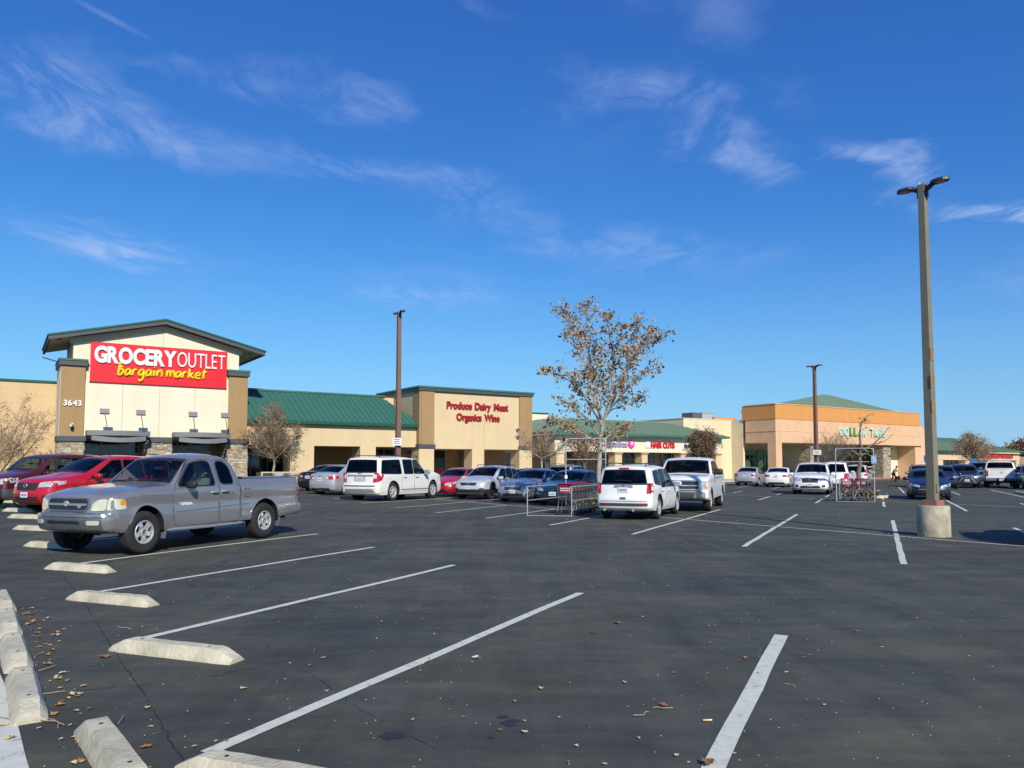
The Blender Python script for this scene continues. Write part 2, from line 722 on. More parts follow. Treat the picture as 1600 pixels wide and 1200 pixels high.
def line(p, q, w=.105, m=None, name='parking_line'):
    """painted stripe p->q draped 6 mm over the tarmac, slightly wavering edges"""
    p, q = Vector(p).to_2d(), Vector(q).to_2d()
    L = (q-p).length
    d = (q-p)/L
    s = Vector((-d.y, d.x))
    k = max(2, int(L/.45))
    mb = MB()
    for i in range(k+1):
        c = p+d*(L*i/k)
        wob = noise.noise((c.x*.9, c.y*.9, 3.1))*.018
        for sgn in (-1, 1):
            e = c+s*(sgn*w/2+wob+noise.noise((c.x*3, c.y*3, sgn*5))*.005)
            mb.v.append((e.x, e.y, hz_(e.x, e.y)+.006))
    for i in range(k):
        mb.f.append((2*i, 2*i+1, 2*i+3, 2*i+2))
        mb.m.append(0)
    return mb.obj(name, m or M_PAINT, LOT)


RV = Vector((-1.83, 2.775))             # one stall along a row
LD = Vector((.43, .905))                # direction of the stall lines
# left row (beside the wheel stops)
A0 = Vector((-1.75, 4.52))
for k in range(-1, 9):
    a = A0+RV*k*1.0
    b = a+LD*6.12
    if k == -1:
        a, b = Vector((1.00, 4.1)), Vector((2.61, 7.58))
    line(a, b, .105 if k >= 0 else .125)
# middle double row: near half and far half share a centre line
B0 = Vector((6.52, 12.93))
for k in range(-3, 11):
    a = B0+RV*k
    if 1 <= k+0 <= 2 or k <= 0:
        line(a, a+LD*11.3)
    elif k < 10:
        line(a, a+LD*5.6 if k > 2 else a+LD*11.3)
        if k > 5:
            line(a+LD*5.6, a+LD*11.2)
c0 = B0+LD*5.62
line(c0-RV*3.5, c0+RV*10.5, .09)
# far double row
C0 = Vector((16.28, 27.67))
for k in range(-4, 8):
    a = C0+Vector((-1.55, 2.95))*k
    line(a, a+LD*(9.6 if k <= 0 else 4.6))
    if k > 0:
        line(a+LD*7.0, a+LD*10.5)
c0 = C0+LD*5.4
line(c0-RV*5, c0+RV*8, .09)
D0 = Vector((26.34, 39.75))
for k in range(-4, 8):
    a = D0+Vector((-1.6, 2.9))*k
    line(a, a+LD*13)
c0 = D0+LD*6
line(c0-RV*4, c0+RV*7, .09)
# white walkway stripe at the lower left
line((-1.62, 2.45), (-7.6, 10.4), .62, name='walkway_stripe')
line((-3.9, 3.35), (-3.25, 3.85), .40, name='walkway_stripe')

M_CRACK = mat('joint_crack', (.012, .012, .012), .9)


def crack(pts, w, seed):
    rr = random.Random(seed)
    mb = MB()
    P_ = [GP(*p) for p in pts]
    Q = []
    for a, b in zip(P_, P_[1:]):
        L = math.hypot(b[0]-a[0], b[1]-a[1])
        k = max(2, int(L/.07))
        for i in range(k):
            u = i/k
            Q.append((a[0]+(b[0]-a[0])*u+rr.gauss(0, .008), a[1]+(b[1]-a[1])*u+rr.gauss(0, .008)))
    for i in range(len(Q)-1):
        if rr.random() < .30:
            continue
        a, b = Vector(Q[i]), Vector(Q[i+1])
        d = (b-a).normalized()
        n = Vector((-d.y, d.x))*w*rr.uniform(.4, 1.2)
        mb.add([(p.x, p.y, hz_(p.x, p.y)+.005) for p in (a-n, b-n, b+n, a+n)], [(0, 1, 2, 3)])
    o = mb.obj('crack', M_CRACK, LOT, recalc=False)
    o['kind'] = 'stuff'


crack([(60, 838), (90, 888), (128, 938), (190, 1035), (226, 1085), (262, 1150), (292, 1200)], .0042, 1)
crack([(410, 1005), (452, 1030), (522, 1078), (565, 1110), (640, 1150), (700, 1180)], .0022, 2)
crack([(555, 948), (640, 958), (760, 966), (950, 968)], .005, 3)
crack([(0, 880), (60, 884), (150, 880), (300, 872)], .003, 4)
crack([(90, 1083), (200, 1072), (330, 1058), (460, 1030)], .0035, 5)
for u, v, r_ in ((612, 1150, .075), (787, 1121, .04), (802, 1127, .045), (797, 1133, .04), (785, 1130, .02), (768, 1153, .02), (925, 990, .03), (300, 915, .05), (350, 878, .07)):
    p_ = GP(u, v)
    rr_ = random.Random(u)
    n_ = 14
    MB().add([(p_[0]+math.cos(6.283*i/n_)*r_*rr_.uniform(.75, 1.2), p_[1]+math.sin(6.283*i/n_)*r_*rr_.uniform(.6, 1.0), hz_(*p_)+.0045) for i in range(n_)], [tuple(range(n_))]).obj('oil_stain', mat('oil_stain', (.026, .026, .025), .6), LOT, recalc=False)

# ------------------------------------------------------------------ sidewalk in front of the shops
M_CONC = mat('pale_concrete', (.46, .43, .37), .85, var=.18, vscale=1.4, bump=.3, bscale=25)
M_RED = mat('red_kerb_paint', (.42, .07, .05), .6, var=.25, vscale=5)
M_CREAMK = mat('cream_kerb_paint', (.62, .56, .38), .7, var=.2, vscale=4)


def slab(name, poly, z0, z1, m, kind='structure', bev=.02):
    o = MB().prism(poly, z0, z1, 'z').obj(name, m, bevel=bev)
    tag(o, kind=kind)
    return o


def mp2(s, d):
    p = ML(s, d)
    return (p.x, p.y)


slab('store_sidewalk', [mp2(-35, 50.2), mp2(27, 50.2), mp2(27, 50.8), mp2(64, 50.8), mp2(64, 49.2), mp2(100, 49.2), mp2(100, 50.8), mp2(150, 50.8), mp2(150, 61), mp2(-35, 61)], -.1, .15, M_CONC)
SW = .15
MB().box(64, 91, -.006, .02, -.02, .156).obj('red_kerb', M_RED, tag(empty('kerb_paint', ML(0, 49.2), MA), kind='structure'))

# ------------------------------------------------------------------ buildings
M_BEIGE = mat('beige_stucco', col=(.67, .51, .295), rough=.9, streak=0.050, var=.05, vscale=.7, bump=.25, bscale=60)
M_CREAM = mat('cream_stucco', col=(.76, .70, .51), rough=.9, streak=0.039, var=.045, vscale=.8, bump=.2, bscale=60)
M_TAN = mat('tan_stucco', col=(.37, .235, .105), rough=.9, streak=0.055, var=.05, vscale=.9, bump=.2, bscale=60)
M_TAN2 = mat('tan_block_wall', col=(.64, .46, .25), rough=.9, streak=0.055, var=.06, vscale=1.0, bump=.3, bscale=30, stretch=(.4, .4, 6))
M_YEL = mat('yellow_block_wall', col=(.73, .62, .40), rough=.9, streak=0.066, var=.07, vscale=1.3, bump=.3, bscale=30, stretch=(.6, .6, 2.5))
M_BAND = mat('charcoal_trim', (.070, .074, .080), .6, var=.08)
M_GREEN = mat('green_metal_roof', (.042, .145, .10), .55, .0, var=.10, vscale=1.2)
M_GREEN2 = mat('faded_green_metal_roof', (.24, .325, .20), .6, .0, var=.12, vscale=1.5)
M_GTRIM = mat('green_metal_trim', (.012, .095, .06), .45, .2)
M_SOFF = mat('soffit_paint', (.60, .52, .36), .9, var=.04)
M_DARK = mat('dark_interior', (.015, .015, .017), .8)
M_FRAME = mat('aluminium_frame', (.34, .35, .35), .45, .2)
M_GFRAME = mat('green_window_frame', (.05, .19, .08), .5)
M_WIN = mat('dark_shop_glass', (.012, .015, .017), .06, spec=.8)
M_WIN2 = mat('teal_window_film', (.035, .115, .125), .2, var=.3, vscale=2)
M_ORANGE = mat('orange_stucco', col=(.68, .30, .085), rough=.9, streak=0.055, var=.06, vscale=1.3, bump=.2, bscale=60)
M_PEACH = mat('peach_stucco', col=(.74, .46, .265), rough=.9, streak=0.072, var=.09, vscale=1.0, bump=.25, bscale=50)
M_WHITE = mat('white_sheet', (.72, .72, .70), .6)
M_ST = [mat('ledge_stone_%s' % n_, c, .9, var=.25, vscale=6, bump=.4, bscale=18) for n_, c in
        (('tan', (.44, .36, .25)), ('grey', (.40, .365, .29)), ('cream', (.58, .51, .38)), ('brown', (.32, .25, .17)), ('ochre', (.46, .35, .21)))]
M_MORT = mat('mortar', (.12, .10, .08), .95)


class Bld:
    def __init__(s, name, label, s0, d0, cat='building', z0=0.):
        s.s0, s.d0 = s0, d0
        s.root = empty(name, ML(s0, d0, z0), MA, label, cat)
        s.z0 = z0

    def box(s, name, s0, s1, d0, d1, z0, z1, m, parent=None, bev=0.):
        return MB().box(s0-s.s0, s1-s.s0, d0-s.d0, d1-s.d0, z0-s.z0, z1-s.z0).obj(name, m, parent or s.root, bevel=bev)

    def boxes(s, name, L, m, parent=None, bev=0., split=False):
        if split:
            return [s.box(name, *q, m, parent, bev) for q in L]
        mb = MB()
        for s0, s1, d0, d1, z0, z1 in L:
            mb.box(s0-s.s0, s1-s.s0, d0-s.d0, d1-s.d0, z0-s.z0, z1-s.z0)
        return mb.obj(name, m, parent or s.root, bevel=bev)

    def mb(s):
        b = MB()
        b.off = (s.s0, s.d0, s.z0)
        return b

    def poly(s, name, pts, m, th=(0, 0, -.08), parent=None):
        """flat plate through pts (s,d,z) with thickness vector th"""
        n = len(pts)
        v = [(p[0]-s.s0, p[1]-s.d0, p[2]-s.z0) for p in pts]
        v += [(p[0]+th[0], p[1]+th[1], p[2]+th[2]) for p in v]
        f = [tuple(range(n)), tuple(range(2*n-1, n-1, -1))]+[(i, i+n, (i+1) % n+n, (i+1) % n) for i in range(n)]
        return MB().add(v, f).obj(name, m, parent or s.root)

    def stone(s, s0, s1, d0, d1, z0, z1, faces='fl'):
        """ledge stone cladding: every stone its own little block, proud by a varying depth; joined because there are far more than 300"""
        core = s.box('stone_pillar', s0, s1, d0, d1, z0, z1, M_MORT)
        mb = MB()
        for m in M_ST:
            mb.use(m)
        def run(length, put):
            z = z0
            while z < z1-.03:
                h = min(R.choice((.07, .09, .11, .14)), z1-z)
                x = -R.random()*.1
                while x < length:
                    w = R.choice((.16, .24, .3, .42))*R.uniform(.8, 1.2)
                    a, b = max(x, 0), min(x+w, length)
                    if b-a > .03:
                        mb.use(R.choice(M_ST))
                        put(a+.006, b-.006, z+.006, z+h-.006, R.uniform(.02, .075))
                    x += w
                z += h
        o = (s.s0, s.d0, s.z0)
        if 'f' in faces:
            run(s1-s0, lambda a, b, c, e, t: mb.box(s0+a-o[0], s0+b-o[0], d0-t-o[1], d0+.01-o[1], c-o[2], e-o[2]))
        if 'l' in faces:
            run(d1-d0, lambda a, b, c, e, t: mb.box(s0-t-o[0], s0+.01-o[0], d0+a-o[1], d0+b-o[1], c-o[2], e-o[2]))
        if 'r' in faces:
            run(d1-d0, lambda a, b, c, e, t: mb.box(s1-.01-o[0], s1+t-o[0], d0+a-o[1], d0+b-o[1], c-o[2], e-o[2]))
        ob = mb.obj('ledge_stones', None, s.root)
        ob['kind'] = 'stuff'
        return core

    def shopfront(s, s0, s1, d, z0, z1, nx, rails=(2.25,), frame=None, glass=None, door=(), fw=.05):
        """glazed front: a window object with panes and mullions"""
        fr = frame or M_FRAME
        w = s.box('shop_window', s0, s1, d+.02, d+.05, z0, z1, glass or M_WIN)
        xs = [s0+(s1-s0)*i/nx for i in range(nx+1)]
        for x in xs:
            m = s.box('mullion', x-fw/2, x+fw/2, d-.05, d+.018, z0, z1, fr)
            reparent(m, w)
        for z in list(rails)+[z1-fw/2, z0+.1]:
            m = s.boxes('transom', [(xs[i]+fw/2+.001, xs[i+1]-fw/2-.001, d-.045, d+.017, z-fw/2, z+fw/2) for i in range(nx)], fr)
            reparent(m, w)
        return w


def reparent(o, p):
    """both were built in the same root space"""
    o.parent = p


# ===== grocery store
G = Bld('grocery_store', 'long beige grocery store with a gabled cream entrance tower and green metal roof', 2.8, 54)
# left wing
G.box('wing_wall', -32, 3.4, 57.5, 58, 0, 6.93, M_TAN2)
G.boxes('roof_edge', [(-32, 3.4, 57.40, 57.6, 6.931, 7.06)], M_GTRIM)
# block back
G.box('rear_wall', 3.5, 38, 65, 66, 0, 7.0, M_BEIGE)
G.box('flat_roof', 3.5, 37.4, 60.6, 65, 6.2, 6.4, M_BEIGE)
# tower: jointed stucco panels over a core
cx = [4.20, 6.30, 8.45, 10.60, 12.72]
G.box('tower_core', 4.1, 12.85, 54.25, 60, 3.60, 9.15, M_CREAM)
for i in range(4):
    G.box('stucco_panel', cx[i]+.008, cx[i+1]-.008, 54.0, 54.24, 3.45, 6.80, M_CREAM)
# upper gable wall, set between the pilasters
mb = MB()
o = (2.8, 54, 0)
top = lambda x: 10.72-abs(x-8.6)*.243
for a, b in ((3.5, 6.0), (6.0, 8.6), (8.6, 11.1), (11.1, 13.42)):
    MB().prism([(a+.006-o[0], 6.812), (b-.006-o[0], 6.812), (b-.006-o[0], top(b)), (a+.006-o[0], top(a))], .12, .40).obj('stucco_panel', M_CREAM, G.root)
MB().prism([(3.52-o[0], 7.9), (13.4-o[0], 7.9), (13.4-o[0], top(13.4)-.01), (8.6-o[0], top(8.6)-.01), (3.52-o[0], top(3.52)-.01)], .41, 6.0).obj('tower_upper_wall', M_CREAM, G.root)
# band under the gable roof: eave shadow and soffit put into its colour
MB().prism([(3.3-o[0], top(3.3)-.30), (8.6-o[0], top(8.6)-.30), (13.6-o[0], top(13.6)-.30), (13.6-o[0], top(13.6)+.02), (8.6-o[0], top(8.6)+.02), (3.3-o[0], top(3.3)+.02)], -.03, .115).obj('gable_shade_band', M_SOFF, G.root)
# gable roof
L_, R_, C_ = 2.14, 15.0, 8.62
zt = lambda x: 11.10-abs(x-C_)*.243
def gable(name, lo, hi, m, d0, d1, l=L_, r=R_):
    MB().prism([(l-o[0], zt(l)-lo), (C_-o[0], zt(C_)-lo), (r-o[0], zt(r)-lo), (r-o[0], zt(r)-hi), (C_-o[0], zt(C_)-hi), (l-o[0], zt(l)-hi)][::1], d0-54, d1-54).obj(name, m, G.root)
gable('gable_roof', .0, .11, M_GTRIM, 53.38, 61.1, L_-.06, R_+.06)
gable('soffit', .111, .27, M_SOFF, 53.56, 61.0, L_+.14, R_-.14)
gable('fascia', .112, .35, M_BAND, 53.43, 53.555)
for sx_, nm in ((L_, 0), (R_-.13, 1)):
    G.boxes('fascia', [(sx_, sx_+.13, 53.556, 61.0, zt(L_ if nm == 0 else R_)-.35, zt(L_ if nm == 0 else R_)-.115)], M_BAND)
for a, b in ((2.7, 54.2), (2.7, 54.75), (14.35, 54.3), (14.35, 54.85)):
    MB().box(a-o[0]-.16, a-o[0]+.16, b-54-.07, b-54+.07, zt(a)-.295, zt(a)-.272).obj('soffit_vent', M_DARK, G.root)
MB().tube([(2.1-o[0], 60.6-54, 8.93), (3.6-o[0], 60.6-54, 8.55)], .035, 6).obj('roof_brace', M_BAND, G.root)
# pilasters
for a, b, zz_ in ((2.88, 4.18, 7.74), (12.74, 13.98, 7.70)):
    G.box('pilaster', a, b, 53.86, 57.4, 3.42, zz_, M_TAN)
    G.box('pilaster_side', a-.02, a-.001, 53.95, 57.4, 3.42, zz_, M_CREAM)
    G.box('pilaster_cap', a-.12, b+.10, 53.72, 57.5, zz_+.001, zz_+.30, M_BAND, bev=.015)
    G.box('cap_flashing', a-.15, b+.13, 53.68, 57.5, zz_+.301, zz_+.42, M_GREEN)
    G.box('stone_cap', a-.12, b+.12, 53.62, 55.9, 3.10, 3.42, M_BAND, bev=.015)
    G.stone(a-.02, b+.02, 53.78, 55.8, SW, 3.099, 'flr')
G.box('stone_cap', 7.72, 9.22, 53.66, 55.3, 3.10, 3.42, M_BAND, bev=.015)
G.stone(7.75, 9.2, 53.80, 55.2, SW, 3.099, 'flr')
# entrance recess, glazing
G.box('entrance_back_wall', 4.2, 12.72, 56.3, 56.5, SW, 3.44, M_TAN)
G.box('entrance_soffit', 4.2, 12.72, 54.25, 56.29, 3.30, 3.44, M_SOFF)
w = G.shopfront(4.3, 7.6, 56.22, SW, 3.25, 3, (2.35, 2.85))
G.box('window_poster', 5.6, 6.4, 56.14, 56.16, 1.4, 2.3, mat('poster_brown', (.16, .12, .10), .5, var=.6, vscale=8), w)
G.box('window_poster', 6.6, 7.5, 56.14, 56.16, .7, 2.3, M_WIN2, w)
G.box('window_poster', 4.4, 5.4, 56.14, 56.16, .7, 2.3, M_WIN2, w)
w = G.shopfront(9.4, 12.1, 56.22, SW, 3.25, 2, (2.55,), fw=.07)
G.box('automatic_door_header', 9.4, 12.1, 56.05, 56.16, 2.30, 2.56, M_FRAME, w)
G.box('door_sensor', 10.3, 10.6, 55.98, 56.045, 2.36, 2.44, M_DARK, w)
# doors
for a in (9.55, 10.8):
    G.box('sliding_door', a, a+1.15, 56.10, 56.15, SW, 2.29, M_WIN, w)
# house number over the door
M_LETW = mat('white_letter', (.80, .80, .78), .4)
letters(G.root, '3643', 9.85-2.8, 10.95-2.8, 2.70, .40, .012, 56.2-54, mat('grey_letter', (.45, .46, .45), .5), .004, 'numeral')
# house number on the left pilaster
M_SHAD = mat('dark_letter_return', (.02, .02, .03), .6)
letters(G.root, '3643', 3.06-2.8, 4.02-2.8, 5.28, .33, .045, 53.86-54-.001, M_LETW, .012, 'numeral')


# curved metal awnings
def awning(a, b):
    r = empty('entrance_awning', (a-2.8, 0, 3.3))
    r.parent = G.root
    # outer band: bows outward
    n = 14
    v, f = [], []
    w = b-a
    for i in range(n+1):
        t = i/n
        x = t*w
        y = -1.25-.38*math.sin(math.pi*t)
        v += [(x, y, .16), (x, y+.05, .16), (x, y+.05, .46), (x, y, .46)]
    for i in range(n):
        q = i*4
        f += [(q, q+4, q+7, q+3), (q+1, q+2, q+6, q+5), (q+3, q+7, q+6, q+2), (q, q+1, q+5, q+4)]
    f += [(0, 3, 2, 1), (4*n, 4*n+1, 4*n+2, 4*n+3)]
    me = MB().add(v, f)
    me.box(0, .05, -1.2, -.12, .16, .46)
    me.box(w-.05, w, -1.2, -.12, .16, .46)
    o1 = me.obj('awning_band', M_AWN, G.root, (a-2.8, 0, 3.3), smooth=40)
    v, f = [], []
    for i in range(n+1):
        t = i/n
        x = .04+t*(w-.08)
        y = -.14-1.10*math.sin(math.pi*t)**.6
        z = .12-.24*math.sin(math.pi*t)**.8
        v += [(x, y, z), (x, y+.05, z), (x, y+.05, .14), (x, y, .14)]
    v, f = [], []
    # lower curved panel: hangs as a shallow bowl below the band
    for i in range(n+1):
        t = i/n
        x = t*w
        y = -1.22-.36*math.sin(math.pi*t)
        lo = -.30*math.sin(math.pi*t)**.55
        v += [(x, y+.03, lo), (x, -.12, lo-.02)]
    for i in range(n):
        f += [(2*i, 2*i+1, 2*i+3, 2*i+2)]
    mb2 = MB().add(v, f)
    for i in range(n+1):
        pass
    # sloping face plate from wall up to the band, with gaps showing daylight
    mb3 = MB()
    for i in range(n):
        t0, t1 = i/n, (i+1)/n
        if t0 < .02 or t1 > .98:
            continue
        y0, y1 = -1.22-.36*math.sin(math.pi*t0), -1.22-.36*math.sin(math.pi*t1)
        l0, l1 = -.22*math.sin(math.pi*t0)**.5-.03, -.22*math.sin(math.pi*t1)**.5-.03
        u0, u1 = .145-.12*math.sin(math.pi*t0)**2, .145-.12*math.sin(math.pi*t1)**2
        mb3.add([(t0*w, y0, l0), (t1*w, y1, l1), (t1*w, y1, u1), (t0*w, y0, u0), (t0*w, y0+.03, l0), (t1*w, y1+.03, l1), (t1*w, y1+.03, u1), (t0*w, y0+.03, u0)],
                [(0, 1, 2, 3), (4, 7, 6, 5), (0, 4, 5, 1), (3, 2, 6, 7)])
    mb3.obj('awning_valance', M_AWN, o1)
    for t in (.28, .52, .76):
        MB().obox((t*w, -.75, .13), (.035, 0, 0), (0, .62, 0), (0, 0, .035)).obj('awning_bracket', M_BAND, o1)
    MB().box(.05, w-.05, -1.05, -.1, .44, .455).obj('awning_top', M_AWN, o1)
    bpy.data.objects.remove(r)


M_AWN = mat('awning_grey_metal', (.185, .19, .185), .55, .0)
awning(4.28, 7.78)
awning(9.22, 12.66)

# green roof bay between tower and produce block
zr0, zr1, dr0, dr1 = 4.83, 7.22, 54.15, 58.4
G.boxes('arcade_wall', [(14.0, 27.2, 54.4, 54.9, 3.05, 4.60), (17.15, 18.9, 54.4, 56.0, SW, 3.049), (22.45, 23.7, 54.4, 56.0, SW, 3.049)], M_BEIGE)
G.box('arcade_soffit', 14.0, 27.2, 54.91, 59.4, 3.05, 3.2, M_SOFF)
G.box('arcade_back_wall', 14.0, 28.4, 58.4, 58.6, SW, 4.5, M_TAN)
G.boxes('gutter', [(13.99, 27.1, 54.0, 54.16, 4.60, 4.82)], M_GTRIM)
G.boxes('roof_ridge_cap', [(13.4, 26.2, 58.3, 58.75, 7.22, 7.36)], M_GREEN)
G.box('bay_wall', 14.0, 27.0, 58.45, 58.65, 4.51, 7.2, M_BEIGE)
# standing seam panels, each a piece with its raised rib
npan = 31
x0_, x1_ = 13.99, 27.4
for i in range(npan):
    a = x0_+(x1_-x0_)*i/npan
    b = x0_+(x1_-x0_)*(i+1)/npan
    # hip at the right: panels past the hip line get shorter
    def up(x):
        return min(1, max(0.02, (27.5-x)/1.6))
    ta, tb = up(a), up(b)
    pt = lambda x, t: (x-2.8, dr0+(dr1-dr0)*t-54, zr0+(zr1-zr0)*t)
    A_, B_, C2, D_ = pt(a, 0), pt(b, 0), pt(b, tb), pt(a, ta)
    mb = MB().add([A_, B_, C2, D_], [(0, 1, 2, 3)])
    nrm = Vector((0, -(zr1-zr0), (dr1-dr0))).normalized()*.045
    e = .022
    p0, p1 = Vector(A_), Vector(D_)
    q = [p0+Vector((-e, 0, 0)), p0+Vector((e, 0, 0)), p1+Vector((e, 0, 0)), p1+Vector((-e, 0, 0))]
    mb.add([tuple(x) for x in q]+[tuple(x+nrm) for x in q], [(4, 5, 6, 7), (0, 1, 5, 4), (2, 3, 7, 6), (0, 4, 7, 3), (1, 2, 6, 5)])
    mb.obj('roof_panel', M_GREEN, G.root, recalc=False)
# recess glazing behind the left opening
G.shopfront(14.2, 17.9, 58.3, SW, 3.0, 3, (2.2,))
G.shopfront(23.9, 27.2, 58.3, SW, 3.0, 3, (2.2,))
G.box('stone_base', 17.1, 18.95, 54.32, 54.399, SW, .95, M_ST[0])
G.box('base_cap', 17.0, 19.0, 54.25, 56.05, .951, 1.03, M_CREAM)
# produce block
PZ = 7.50
G.box('produce_front', 28.42, 36.55, 54.0, 54.5, 2.95, PZ, M_BEIGE)
G.box('produce_side', 27.15, 27.5, 55.0, 62, 4.4, PZ, M_BEIGE)
G.boxes('produce_side_pier', [(27.10, 27.3, 53.9, 54.99, 3.3, PZ)], M_TAN)
for a, b in ((27.11, 28.42), (36.55, 37.85)):
    G.box('pilaster', a+.201 if a < 28 else a, b-.001, 53.88, 54.9, 3.28, PZ, M_TAN)
    G.box('pilaster_cap', a-.08, b+.08, 53.80, 55.2, 2.99, 3.279, M_BAND, bev=.01)
    G.box('pier', a, b, 53.92, 55.3, 1.04, 2.989, M_BEIGE)
    G.box('base_cap', a-.04, b+.04, 53.86, 55.36, .96, 1.039, M_CREAM)
    G.stone(a, b, 53.95, 55.3, SW, .959, 'fl')
G.box('pier', 31.95, 33.1, 54.0, 55.3, SW, 2.949, M_BEIGE)
G.boxes('expansion_joint', [(31.93, 31.95, 53.994, 53.9995, 2.95, 5.5), (33.10, 33.12, 53.994, 53.9995, 2.95, 5.5)], mat('joint_shade', (.30, .22, .13), .9))
G.box('produce_soffit', 27.5, 37.8, 54.51, 58.3, 2.95, 3.1, M_SOFF)
G.box('produce_back', 27.5, 37.85, 58.31, 58.6, SW, 3.5, M_TAN)
G.box('produce_right_side', 37.6, 37.85, 54.91, 62, 3.3, PZ, M_BEIGE)
G.boxes('parapet_band', [(27.02, 37.95, 53.78, 54.1, PZ+.001, PZ+.22), (27.02, 27.3, 54.1, 62, PZ+.001, PZ+.22), (37.65, 37.95, 54.101, 62, PZ+.001, PZ+.22)], M_BAND)
G.boxes('parapet_flashing', [(26.97, 38.0, 53.72, 54.12, PZ+.221, PZ+.36), (26.97, 27.32, 54.12, 62, PZ+.221, PZ+.36), (37.6, 38.0, 54.121, 62, PZ+.221, PZ+.36)], M_GREEN)
w = G.shopfront(28.5, 31.6, 57.9, SW, 2.94, 2, (2.2,))
# writing on the door glass
letters(w, 'GET', 28.9-2.8, 29.35-2.8, 1.83, .14, .004, 57.85-54, M_LETW, 0, 'lettering', byword=True)
letters(w, 'More Savings', 28.65-2.8, 29.75-2.8, 1.52, .2, .004, 57.85-54, M_LETW, 0, 'lettering', byword=True)
letters(w, 'FOR', 28.95-2.8, 29.4-2.8, 1.27, .14, .004, 57.85-54, M_LETW, 0, 'lettering', byword=True)
letters(w, 'Less', 28.8-2.8, 29.5-2.8, .95, .22, .004, 57.85-54, M_LETW, 0, 'lettering', byword=True)
G.box('window_poster', 30.4, 31.5, 57.80, 57.82, .5, 2.2, M_WIN2, w)
MB().lathe([(.35, -.02), (.35, .0)], 20, 'y', (31.1-2.8, 57.79-54, 1.1)).obj('window_poster', mat('poster_red', (.45, .03, .04), .5), w)
w = G.shopfront(33.3, 35.0, 57.9, SW, 2.94, 1, ())
G.box('window_poster', 33.35, 34.9, 57.80, 57.82, .6, 2.9, mat('poster_teal', (.05, .20, .27), .4, var=.7, vscale=2.5), w)
# roof top fan housing
G.box('roof_hatch', 13.5, 16.4, 58.9, 59.6, 7.25, 7.45, M_BAND)

# wall flood lights on long arms over the awnings
for i, (a, lb) in enumerate(((5.0, 'far left floodlight on a long arm above the left entrance awning'), (7.0, 'floodlight on an arm near the right end of the left entrance awning'),
                             (10.05, 'floodlight on an arm above the left half of the right entrance awning'), (12.05, 'far right floodlight on a long arm above the right entrance awning'))):
    b = ML(a+.25, 52.62, 3.76)
    r = empty('floodlight', b, MA, lb, 'floodlight', 'floodlights above the entrance awnings')
    MB().tube([(.12, 0, 0), (-.06, -.12, 1.0)], .022, 6).obj('arm', M_BAND, r)
    MB().box(.06, .18, -.05, .07, -.03, .08).obj('mounting_foot', M_BAND, r)
    MB().obox((-.08, -.14, 1.14), (.26, 0, 0), (0, .05, -.03), (0, .05, .15)).obj('lamp_head', mat('floodlight_grey', (.17, .16, .165), .5), r, bevel=.01)

# red sign board
sg = empty('store_sign', ML(4.43, 54, 6.82), MA, 'big red board sign with white and yellow lettering on the cream tower', 'sign')
M_SIGNR = mat('sign_red', (.72, .008, .018), .45)
MB().box(0, 8.15, -.10, -.002, 0, 2.46).obj('sign_board', M_SIGNR, sg, bevel=.01)
MB().box(-.03, 8.18, -.09, -.001, -.03, -.002).box(-.03, 8.18, -.09, -.001, 2.462, 2.49).obj('sign_trim', mat('sign_edge', (.25, .01, .01), .5), sg)
letters(sg, 'GROCERY', .20, 4.90, 1.27, .96, .05, -.101, M_LETW, .06, 'letter', gap=.035)
letters(sg, 'OUTLET', 5.0, 8.0, 1.27, .99, .05, -.101, M_LETW, -.004, 'letter', gap=.12)
M_LETY = mat('yellow_letter', (.85, .60, .01), .4)
SCR = {  # brush strokes in a unit box: x 0..1, y 0 = baseline, x-height .62
    'b': [[(.02, .74), (.45, .80), (.75, .84)], [(.30, 1.35), (.22, .6), (.16, .02)], [(.16, .42), (.5, .60), (.86, .40), (.62, .05), (.12, .02)]],
    'a': [[(.82, .50), (.5, .62), (.10, .34), (.24, .02), (.62, .16), (.84, .56)], [(.82, .56), (.78, .2), (1.0, .04)]],
    'r': [[(.14, .60), (.12, .02)], [(.12, .32), (.45, .60), (.82, .58)]],
    'g': [[(.82, .52), (.5, .62), (.10, .34), (.24, .04), (.62, .18), (.84, .56)], [(.84, .56), (.80, -.2), (.50, -.48), (.10, -.34)]],
    'i': [[(.45, .60), (.45, .04)], [(.46, .82), (.52, .90)]],
    'n': [[(.12, .60), (.10, .02)], [(.10, .30), (.5, .64), (.78, .42), (.82, .02)]],
    'm': [[(.05, .66), (.06, .02)], [(.06, .34), (.30, .64), (.48, .40), (.48, .04)], [(.48, .34), (.74, .64), (.92, .40), (.98, .02)]],
    'k': [[(.14, .98), (.10, .02)], [(.80, .58), (.16, .30)], [(.30, .34), (.88, .02)]],
    'e': [[(.14, .30), (.78, .38), (.62, .62), (.22, .50), (.12, .16), (.5, .0), (.92, .12)]],
    't': [[(.45, 1.0), (.36, .2), (.52, .02)], [(.02, .66), (.95, .74)]],
}


def smooth_pts(p, k=5):
    out = []
    n = len(p)
    for i in range(n-1):
        p0 = p[max(i-1, 0)]
        p1, p2 = p[i], p[i+1]
        p3 = p[min(i+2, n-1)]
        for j in range(k):
            t = j/k
            out.append(tuple(.5*((2*p1[a])+(-p0[a]+p2[a])*t+(2*p0[a]-5*p1[a]+4*p2[a]-p3[a])*t*t+(-p0[a]+3*p1[a]-3*p2[a]+p3[a])*t**3) for a in range(len(p1))))
    out.append(tuple(p[-1]))
    return out


